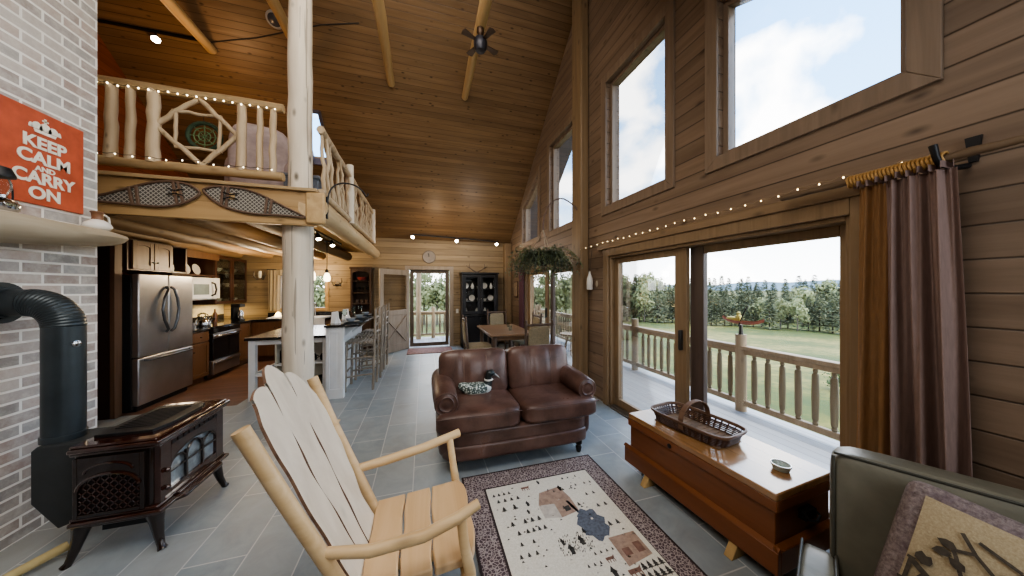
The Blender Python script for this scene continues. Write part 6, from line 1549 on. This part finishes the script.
# cushion
cq = thing('tapestry_cushion', 'beige tapestry cushion with dark branches and a fuzzy mauve border, on the grey armchair', 'cushion', tuple(A(.40, -.15, .56)))
Mp = Ma @ rot(x=-14) @ rot(y=13)
cpc = A(.405, -.16, .555)
def pfn(q):
    q = q.copy(); u, v = q.x / .25, q.z / .25; k = max(0, (1 - u * u) * (1 - v * v)) ** .5; q.y *= .25 + .75 * k
    q.x *= 1 - .05 * (1 - v * v) * 0; return q
def tapestry():
    t = NT('tapestry'); co = t.mapped((1, 1, 1)); n_ = t.noise(t.co(), 160, 3, .7); n2 = t.noise(t.co(), 25, 3, .6)
    col = t.ramp(n_, [(.3, (.30, .235, .14)), (.7, (.47, .39, .26))]); col = t.mix(t.math('MULTIPLY', n2, .3), col, (.36, .27, .16)); return t.done(t.bsdf(col, .95, 0, t.bump(n_, .4, .003)))
def fuzz():
    t = NT('fuzzy_border'); n_ = t.noise(t.co(), 70, 5, .75); n2 = t.noise(t.co(), 16, 3, .6)
    col = t.ramp(n_, [(.3, (.13, .095, .095)), (.7, (.40, .33, .32))]); col = t.mix(t.ramp(n2, [(.5, (0, 0, 0)), (.7, (.55, .55, .55))]), col, (.13, .085, .11)); return t.done(t.bsdf(col, 1, 0, t.bump(n_, 1, .012)))
mb = MB(); mb.sell(cpc, (.25, .085, .25), 13, 22, Mp, 0, pfn); body = mb.build('fuzzy_border', fuzz(), cq, sm=80)
def front(u, v, off): # u,v in -1..1 on the cushion front
    k = max(0, (1 - u * u) * (1 - v * v)) ** .5
    kk = 1
    return cpc + Mp @ Vector((u * .25, -.085 * (.25 + .75 * k) - off, v * .25))
mb = MB(); mb.grid(lambda a, b: front(-.84 + 1.68 * a, -.84 + 1.68 * b, .004), 16, 16, flip=False); mb.build('woven_panel', tapestry(), cq, sm=80)
DKL = plain('tapestry_dark', (.075, .06, .045), .95, 0, .4, 60)
mb = MB()
def vine(pts, w=.02):
    for (a, b) in zip(pts, pts[1:]):
        n_ = 5
        for k in range(n_):
            u0, v0 = a[0] + (b[0] - a[0]) * k / n_, a[1] + (b[1] - a[1]) * k / n_; u1, v1 = a[0] + (b[0] - a[0]) * (k + 1) / n_, a[1] + (b[1] - a[1]) * (k + 1) / n_
            dx, dy = (b[0] - a[0]), (b[1] - a[1]); L = math.hypot(dx, dy); nx, ny = -dy / L * w, dx / L * w
            mb.add([front(u0 + nx, v0 + ny, .011), front(u0 - nx, v0 - ny, .011), front(u1 - nx, v1 - ny, .011), front(u1 + nx, v1 + ny, .011)], [(0, 1, 2, 3)])
def leaf(u, v, a, L=.17, w=.062):
    c_, s_ = math.cos(a), math.sin(a); P = [(u + c_ * L * t_ - s_ * w * q, v + s_ * L * t_ + c_ * w * q) for t_, q in ((0, 0), (.3, .9), (.65, .8), (1, 0), (.65, -.8), (.3, -.9))]
    mb.add([front(*p, .013) for p in P], [tuple(range(6))])
vine([(-0.80, -0.06), (-0.80, -0.10), (-0.60, -0.24), (-0.25, -0.44), (0.05, -0.69)], .035)
vine([(-0.50, 0.58), (-0.37, 0.39), (-0.15, 0.18), (0.05, -0.04), (0.17, -0.29)]); vine([(-0.37, 0.56), (-0.05, 0.44), (0.17, 0.16), (0.27, -0.04)]); vine([(-0.50, 0.26), (-0.43, 0.06), (-0.33, -0.14), (-0.37, -0.34)])
vine([(-0.37, 0.39), (-0.53, 0.31), (-0.50, 0.26)]); vine([(-0.80, -0.10), (-0.80, -0.44), (-0.80, -0.69)]); vine([(-0.60, -0.24), (-0.65, -0.54)])
for u, v, a in ((-0.50, 0.34, 3.0), (-0.53, 0.26, 3.6), (-0.40, 0.11, 2.6), (-0.33, -0.09, .6), (-0.35, -0.24, 2.4), (-0.15, 0.18, -.6), (-0.15, 0.20, 1.2), (0.05, 0.36, .9), (0.10, 0.26, -.4), (0.00, 0.01, 2.7), (0.10, -0.14, .5), (0.15, -0.24, 3.4), (-0.72, -0.09, 1.2), (-0.72, -0.29, .4), (-0.72, -0.49, 2.6), (-0.65, -0.44, .5), (-0.45, -0.34, -1.9), (-0.20, -0.46, 1.0), (-0.05, -0.59, .2), (-0.72, -0.08, 1.7)): leaf(u, v, a)
vine([(.1, .7), (.3, .45), (.45, .1), (.5, -.3)]); vine([(.45, .1), (.7, .3)])
for u, v, a in ((.2, .58, .2), (.35, .35, 2.4), (.45, .1, -.7), (.6, .2, 1.6), (.48, -.1, 2.8)): leaf(u, v, a)
mb.build('branch_pattern', DKL, cq, sm=0)
# ------------------------------------------------------------------ deck and railing
dk_ = MB(); dk_.box(XW + .2, 4.3, YBK - 1, 10.3, -.16, -.06); dk_.box(-3.5, XW + .2, YF + .2, 10.3, -.16, -.06)
struct('floor_deck', dk_, DECKW, label='pale grey board deck outside the patio doors', sm=0)
BAL = wood('baluster_wood', (.14, .105, .06), (.27, .21, .125), 'Z', 10, None, .35, .6)
def railing(name, label, a, b, posts, n, seed, post_h=.97, capped=()):
    a, b = Vector(a), Vector(b); d = b - a; t = thing(name, label, 'railing', a)
    rng = random.Random(seed)
    for k, p in enumerate(posts):
        q = a.lerp(b, p); mb = MB(); mb.log((q.x, q.y, -.06), (q.x, q.y, post_h), .066, .064, 6, 12, .004, 0, k, .02, .02); mb.build('post', RAILW, t, sm=50)
    up = (0, 0, 1)
    mb = MB(); mb.bar(a + Vector((0, 0, .80)), b + Vector((0, 0, .80)), .12, .05); mb.bar(a + Vector((0, 0, .745)), b + Vector((0, 0, .745)), .05, .07); mb.build('top_rail', RAILW, t, bevel=.008)
    mb = MB(); mb.bar(a + Vector((0, 0, .06)), b + Vector((0, 0, .06)), .06, .07); mb.build('bottom_rail', RAILW, t, bevel=.006)
    proto = None; nb = int(d.length / n)
    for i in range(nb):
        p = (i + .5) / nb
        if min(abs(p - q) for q in posts) * d.length < .1: continue
        q = a.lerp(b, p)
        if proto is None:
            mb = MB(); w = .036
            for k, (z0, z1, hw_) in enumerate(((.09, .14, .026), (.14, .66, .031), (.66, .72, .022))): mb.tube([(0, 0, z0), (0, 0, z0 + .02), (0, 0, (z0 + z1) / 2), (0, 0, z1 - .02), (0, 0, z1)], [hw_ * .8, hw_, hw_ * 1.08, hw_, hw_ * .8], 8, 0, .1, 4)
            o = proto = mb.build('baluster', BAL, t, sm=50, world=False)
        else: o = proto.copy(); COL.objects.link(o); o.parent = t
        o.location = q - a; o.rotation_euler = (0, 0, rng.uniform(0, 6.28))
    return t
railing('deck_railing', 'wooden deck railing with log posts along the outer deck edge', (4.12, -2.0, 0), (4.12, 10.1, 0), ((.0), (2.8 / 12.1), (4.9 / 12.1), (6.98 / 12.1), (9.0 / 12.1), 1.0), .155, 1)
railing('deck_railing', 'wooden deck railing across the far end of the deck, seen through the entry door', (-3.4, 10.1, 0), (4.0, 10.1, 0), (0, .25, .5, .75, 1), .14, 2)
mb = MB(); mb.log((-.17, 9.95, -.06), (-.17, 9.95, 2.7), .08, .078, 10, 12, .004); tag(mb.build('porch_post', RAILW, sm=50), 'upright log porch post seen through the glazed entry door', 'post')
# canoe whirligig on the post
cw = thing('canoe_whirligig', 'little red canoe whirligig with a yellow paddler on a deck railing post', 'whirligig', (4.12, 2.9, .97))
CR_ = plain('canoe_red', (.30, .10, .06), .5); CY = plain('canoe_yellow', (.55, .46, .12), .6)
mb = MB(); mb.tube([(4.12, 2.9, .96), (4.12, 2.9, 1.1)], [.03, .018], 8); mb.build('stem', HNDL, cw)
mb = MB()
def hull(u, v):
    y = -.27 + .54 * u; w = .055 * max(0, 1 - (abs(y) / .28) ** 2.2); a = PI * v; zz = 1.155 + .05 * (abs(y) / .27) ** 3
    return (4.12 + w * math.cos(a), 2.885 + y, zz - (.05 - .012 * (abs(y) / .27)) * math.sin(a))
mb.grid(hull, 20, 10); mb.build('hull', CR_, cw, sm=60)
mb = MB(); mb.sell((4.12, 3.0, 1.17), (.035, .09, .035), 3, 6); mb.sell((4.12, 2.93, 1.19), (.03, .035, .05), 3, 6); mb.ball((4.12, 2.93, 1.255), .024, 8); mb.build('paddler', CY, cw, sm=60)
mb = MB(); mb.bar((4.07, 2.9, 1.08), (4.1, 2.82, 1.33), .014); mb.prism([(4.095, 2.825, 1.3), (4.105, 2.79, 1.36), (4.11, 2.80, 1.37), (4.1, 2.84, 1.31)], (.008, 0, 0)); mb.build('paddle', HNDL, cw)
# deck furniture seen past the dining table
dbn = thing('deck_chair', 'wooden chair out on the deck seen past the hanging plant', 'chair', (3.4, 8.0, -.06))
mb = MB(); mb.box(3.15, 3.65, 7.8, 8.25, .34, .38); mb.build('seat', RAILW, dbn, bevel=.01)
for x in (3.17, 3.62):
    for y in (7.82, 8.22): mb = MB(); mb.box(x - .02, x + .02, y - .02, y + .02, -.06, .9 if y > 8 else .55); mb.build('leg', RAILW, dbn, bevel=.004)
mb = MB()
for z in (.5, .62, .74, .86): mb.box(3.17, 3.63, 8.21, 8.235, z, z + .06)
mb.build('back_slats', RAILW, dbn, bevel=.003)
mb = MB(); mb.box(3.13, 3.2, 7.78, 8.25, .55, .58); mb.box(3.6, 3.67, 7.78, 8.25, .55, .58); mb.build('armrests', RAILW, dbn, bevel=.006)
dbt = thing('deck_table', 'low round wooden table out on the deck past the dining chairs', 'table', (3.5, 6.6, -.06))
MB().lathe([(1e-4, .42), (.28, .42), (.29, .44), (.29, .46), (1e-4, .47)], (3.55, 6.6, 0), 24).build('top', RAILW, dbt)
for i in range(3):
    a = 2 * PI * i / 3; mb = MB(); mb.bar((3.55 + .1 * math.cos(a), 6.6 + .1 * math.sin(a), .43), (3.55 + .22 * math.cos(a), 6.6 + .22 * math.sin(a), -.06), .04); mb.build('leg', RAILW, dbt)

# ------------------------------------------------------------------ meadow, trees, hills
def ground_z(x, y):
    d = math.hypot(x, y)
    s = min(1, max(0, (d - 5) / 40)); s = s * s * (3 - 2 * s)
    return -1.15 - 1.9 * s + .12 * mnoise.noise(Vector((x * .12, y * .12, 0))) * min(1, d / 10)
def meadow():
    t = NT('meadow_grass'); co = t.co()
    n1 = t.noise(co, .16, 6, .65); n2 = t.noise(co, 2.2, 8, .8); n3 = t.noise(co, .03, 2)
    col = t.ramp(n1, [(.38, (.06, .075, .008)), (.5, (.135, .122, .016)), (.6, (.27, .205, .05))])
    col = t.mix(t.ramp(n2, [(.38, (.9, .9, .9)), (.62, (0, 0, 0))]), col, (.035, .058, .008))
    return t.done(t.bsdf(col, .95))
MEADOW = meadow()
mb = MB()
rr = [0.0, 6, 10, 15, 21, 28, 36, 46, 60, 90, 150, 300, 700]
nA_ = 72
vs = []; fs = []
for i, r in enumerate(rr):
    for k in range(nA_):
        a = 2 * PI * k / nA_; x, y = r * math.sin(a), r * math.cos(a); vs.append((x, y, ground_z(x, y)))
for i in range(len(rr) - 1):
    for k in range(nA_):
        k2 = (k + 1) % nA_; fs.append([i * nA_ + k, i * nA_ + k2, (i + 1) * nA_ + k2, (i + 1) * nA_ + k][::-1])
mb.add(vs, fs); struct('ground', mb, MEADOW, label='meadow sloping away from the house to the trees', sm=60)
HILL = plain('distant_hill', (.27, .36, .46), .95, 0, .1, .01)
mb = MB()
def hill(u, v):
    az = R(20 + 75 * u); d = 640; prof = 0
    for c_, w_, h_ in ((66, 9, 12), (57, 5, 10.5), (74, 10, 9), (48, 8, 6), (88, 9, 9), (34, 9, 5)): prof = max(prof, h_ * math.exp(-((20 + 75 * u - c_) / w_) ** 2 * .8))
    return (d * math.sin(az), d * math.cos(az), -4 + (6 + prof) * v)
mb.grid(hill, 90, 2, flip=True); struct('hills', mb, HILL, label='low blue hills on the horizon', sm=60)

NEED = []
def leafmat(name, c1, c2):
    t = NT(name); n_ = t.noise(t.co(), 3.0, 4, .7); oi = t.n('ShaderNodeObjectInfo')
    col = t.ramp(n_, [(.3, c1), (.7, c2)]); col = t.mix(1, col, t.ramp(oi.outputs['Random'], [(0, (.75, .75, .75)), (1, (1, 1, 1))]), 'MULTIPLY')
    b = t.bsdf(col, .9); tl = t.n('ShaderNodeBsdfTranslucent'); t.put(tl.inputs[0], col); m = t.n('ShaderNodeMixShader'); m.inputs[0].default_value = .25; t.l(b, m.inputs[1]); t.l(tl.outputs[0], m.inputs[2])
    return t.done(m.outputs[0])
CON = leafmat('conifer_green', (.10, .11, .06), (.24, .25, .14)); DEC = leafmat('pale_foliage', (.20, .22, .10), (.40, .41, .22)); TRK = plain('tree_trunk', (.10, .08, .06), .9)
def crown_conifer(seed, H=1.0):
    rng = random.Random(seed); mb = MB()
    for i in range(520):
        z = rng.random() ** .85; r = (1 - z) ** .8 * .17 * rng.uniform(.35, 1.0); a = rng.uniform(0, 6.283)
        c_ = Vector((r * math.cos(a), r * math.sin(a), .05 + z * .95)); d = Vector((math.cos(a), math.sin(a), rng.uniform(-.5, .1))).normalized(); s_ = Vector((-d.y, d.x, rng.uniform(-.3, .3))) * (.02 + .02 * (1 - z)); l_ = .04 + .05 * (1 - z)
        mb.add([c_ - s_, c_ + d * l_ - s_ * .2, c_ + d * l_ + s_ * .2, c_ + s_], [(0, 1, 2, 3)])
    return mb
def crown_round(seed):
    rng = random.Random(seed); mb = MB(); cl = [(Vector((rng.uniform(-.18, .18), rng.uniform(-.18, .18), rng.uniform(.35, .85))), rng.uniform(.12, .22)) for _ in range(9)]
    for i in range(620):
        c0_, R_ = rng.choice(cl); d = Vector((rng.gauss(0, 1), rng.gauss(0, 1), rng.gauss(0, 1))).normalized(); c_ = c0_ + d * R_ * rng.uniform(.6, 1.05)
        s_ = d.cross(Vector((rng.uniform(-1, 1), rng.uniform(-1, 1), rng.uniform(-1, 1)))).normalized() * .03; q = d.cross(s_).normalized() * .03
        mb.add([c_ - s_, c_ + q, c_ + s_, c_ - q], [(0, 1, 2, 3)])
    return mb
protos = []
for i in range(4):
    t = thing('conifer_tree', '', 'tree'); crown_conifer(30 + i).build('crown', CON, t, sm=0, world=False); MB().tube([(0, 0, -.05), (0, 0, .5)], [.018, .01], 6).build('trunk', TRK, t, world=False); protos.append(t)
for i in range(3):
    t = thing('leafy_tree', '', 'tree'); crown_round(60 + i).build('crown', DEC, t, sm=0, world=False); MB().tube([(0, 0, -.05), (0, 0, .5)], [.02, .012], 6).build('trunk', TRK, t, world=False); protos.append(t)
rng = random.Random(99); used = set()
def plant(az, dist, h, kind, fat=1.0):
    x, y = dist * math.sin(R(az)), dist * math.cos(R(az)); i = kind
    lab = ['dark green conifer in the belt of trees across the meadow, beyond the patio doors', 'pale leafy tree in the belt of trees beyond the deck'][0 if kind < 4 else 1]
    if az < 15: lab = ['dark green conifer beyond the entry door side of the house', 'pale leafy tree beyond the entry door side of the house'][0 if kind < 4 else 1]
    grp = 'trees beyond the house'
    if i not in used: o = protos[i]; used.add(i); o.location = (x, y, ground_z(x, y)); o.rotation_euler = (0, 0, rng.uniform(0, 6.28)); o['label'] = lab; o['group'] = grp
    else: o = dup(protos[i], (x, y, ground_z(x, y)), rng.uniform(0, 6.28), lab, grp)
    o.scale = (h * fat, h * fat, h)
for row, (dist, hs) in enumerate(((44, 4.6), (53, 5.8), (62, 7.0))):
    n_ = 40
    for k in range(n_):
        az = 33 + 42 * (k + rng.uniform(-.3, .3) + .33 * row) / n_
        left = az < 44
        h = (hs * rng.uniform(.86, 1.05)) * (1.12 if left else .92 - .03 * 0)
        kind = rng.choice((4, 5, 6, 0, 1, 4)) if left else rng.choice((0, 1, 2, 3, 0, 1, 2, 5))
        plant(az, dist + rng.uniform(-1.5, 1.5), h, kind, 1.0 if kind < 4 else .9)
for k in range(30):
    az = -32 + 64 * (k + rng.uniform(-.3, .3)) / 30; dist = rng.uniform(36, 44)
    plant(az, dist, rng.uniform(5.5, 8.0), rng.choice((4, 5, 6)), .95)
BUSH = leafmat('bush_green', (.05, .085, .03), (.15, .20, .08))
for i, (x, y, s, l) in enumerate(((9.0, 3.3, .8, 'low green bush in the meadow just past the deck railing'), (11.5, 5.2, .8, 'small green bush further out in the meadow'))):
    t = thing('meadow_bush', l, 'bush', (x, y, ground_z(x, y)))
    o = crown_round(80 + i).build('foliage', BUSH, t, sm=0, world=False); o.scale = (s * 1.8, s * 1.8, s); o.location = (0, 0, -.15)
# ------------------------------------------------------------------ camera, sky, lights
cam = bpy.data.cameras.new('camera'); co_ = bpy.data.objects.new('camera', cam); COL.objects.link(co_)
co_.location = (0, 0, 1.6); co_.rotation_euler = (R(90), 0, R(-16.77)); cam.sensor_width = 36; cam.lens = 292 / 1024 * 36; cam.clip_start = .05; cam.clip_end = 2000
scene.camera = co_
w = bpy.data.worlds.new('sky'); scene.world = w; w.use_nodes = True; t = w.node_tree; t.nodes.clear()
def N(typ, **k):
    n = t.nodes.new(typ)
    for a, b in k.items(): setattr(n, a, b)
    return n
tc = N('ShaderNodeTexCoord'); sep = N('ShaderNodeSeparateXYZ'); t.links.new(tc.outputs['Generated'], sep.inputs[0])
r = N('ShaderNodeValToRGB'); t.links.new(sep.outputs[2], r.inputs[0])
el = r.color_ramp.elements; el[0].position = 0; el[0].color = (.70, .82, .95, 1); el[1].position = .75; el[1].color = (.13, .34, .72, 1)
e = el.new(.30); e.color = (.28, .53, .84, 1)
mp = N('ShaderNodeMapping'); mp.inputs['Scale'].default_value = (1.0, 1.0, 1.5); mp.inputs['Location'].default_value = CLOUD_LOC; t.links.new(tc.outputs['Generated'], mp.inputs[0])
nz = N('ShaderNodeTexNoise'); nz.inputs['Scale'].default_value = 2.1; nz.inputs['Detail'].default_value = 7; nz.inputs['Roughness'].default_value = .5; nz.inputs['Distortion'].default_value = .25; t.links.new(mp.outputs[0], nz.inputs['Vector'])
cr = N('ShaderNodeValToRGB'); cr.color_ramp.elements[0].position = .49; cr.color_ramp.elements[1].position = .56; t.links.new(nz.outputs[0], cr.inputs[0])
# haze of cloud near the horizon
hz = N('ShaderNodeMapRange'); hz.inputs['From Min'].default_value = 0; hz.inputs['From Max'].default_value = .28; hz.inputs['To Min'].default_value = .9; hz.inputs['To Max'].default_value = 0; t.links.new(sep.outputs[2], hz.inputs['Value'])
mx = N('ShaderNodeMath', operation='MAXIMUM'); t.links.new(cr.outputs[0], mx.inputs[0]); t.links.new(hz.outputs[0], mx.inputs[1])
mix = N('ShaderNodeMix', data_type='RGBA'); t.links.new(mx.outputs[0], mix.inputs[0]); t.links.new(r.outputs[0], mix.inputs[6]); mix.inputs[7].default_value = (1.25, 1.25, 1.25, 1)
bg = N('ShaderNodeBackground'); t.links.new(mix.outputs[2], bg.inputs[0]); bg.inputs[1].default_value = WORLD_S
o = N('ShaderNodeOutputWorld'); t.links.new(bg.outputs[0], o.inputs[0])

def light(name, typ, loc, energy, color=(1, 1, 1), rot_=(0, 0, 0), **k):
    L = bpy.data.lights.new(name, typ); L.energy = energy; L.color = color
    for a, b in k.items(): setattr(L, a, b)
    ob = bpy.data.objects.new(name, L); COL.objects.link(ob); ob.location = loc; ob.rotation_euler = rot_
    return ob
def aim(ob, p):
    ob.rotation_euler = (Vector(p) - ob.location).to_track_quat('-Z', 'Y').to_euler()
    return ob
WARM = (1, .78, .52); NEUT = (1, .93, .84); COOL = (.86, .93, 1)
sun = light('sun', 'SUN', (30, -30, 60), SUN_E, (1, .95, .86), angle=.05); aim(sun, (20, 8, 0)) 
aim(light('room_fill', 'AREA', (-.6, .6, 4.0), 54, NEUT, shape='RECTANGLE', size=3.0, size_y=1.6), (-1.2, 3.2, .3))  # added unseen fill above the viewer, no such fixture in the room
aim(light('back_fill', 'AREA', (1.6, -1.3, 2.1), 28, COOL, shape='RECTANGLE', size=1.4, size_y=1.6), (-1.2, 3.2, 1.0))  # fill added behind the viewer, not a lamp of the house
aim(light('ridge_fill', 'AREA', (-.2, 2.6, 5.2), 26, NEUT, shape='RECTANGLE', size=2.5, size_y=.8), (-.2, 7.5, 4.0))  # out-of-view fill added under the ridge to lift the ceiling
light('kitchen_light', 'POINT', (-2.9, 6.6, 1.95), 22, WARM, shadow_soft_size=.12)
light('kitchen_light', 'POINT', (-2.4, 7.5, 2.05), 24, (1, .74, .42), shadow_soft_size=.1)
light('island_light', 'POINT', (-1.85, 4.75, 1.9), 6, WARM, shadow_soft_size=.12)
aim(light('counter_light', 'AREA', (-4.1, 7.7, 1.25), 5, (1, .75, .35), shape='RECTANGLE', size=.2, size_y=.7), (-4.1, 7.7, 0))
light('loft_light', 'POINT', (-3.0, 4.9, 4.3), 15, (1, .62, .32), shadow_soft_size=.15)
light('far_wall_light', 'POINT', (.3, 7.2, 2.6), 11, WARM, shadow_soft_size=.1)
light('dining_light', 'POINT', (1.3, 6.8, 2.5), 14, NEUT, shadow_soft_size=.2)

scene.cycles.use_denoising = True
scene.cycles.max_bounces = 8; scene.cycles.diffuse_bounces = 4; scene.cycles.transparent_max_bounces = 16
scene.cycles.sample_clamp_indirect = 6
vs_ = scene.view_settings; vs_.view_transform = 'AgX'; vs_.look = VIEW_LOOK; vs_.exposure = EXPOSURE; vs_.gamma = 1
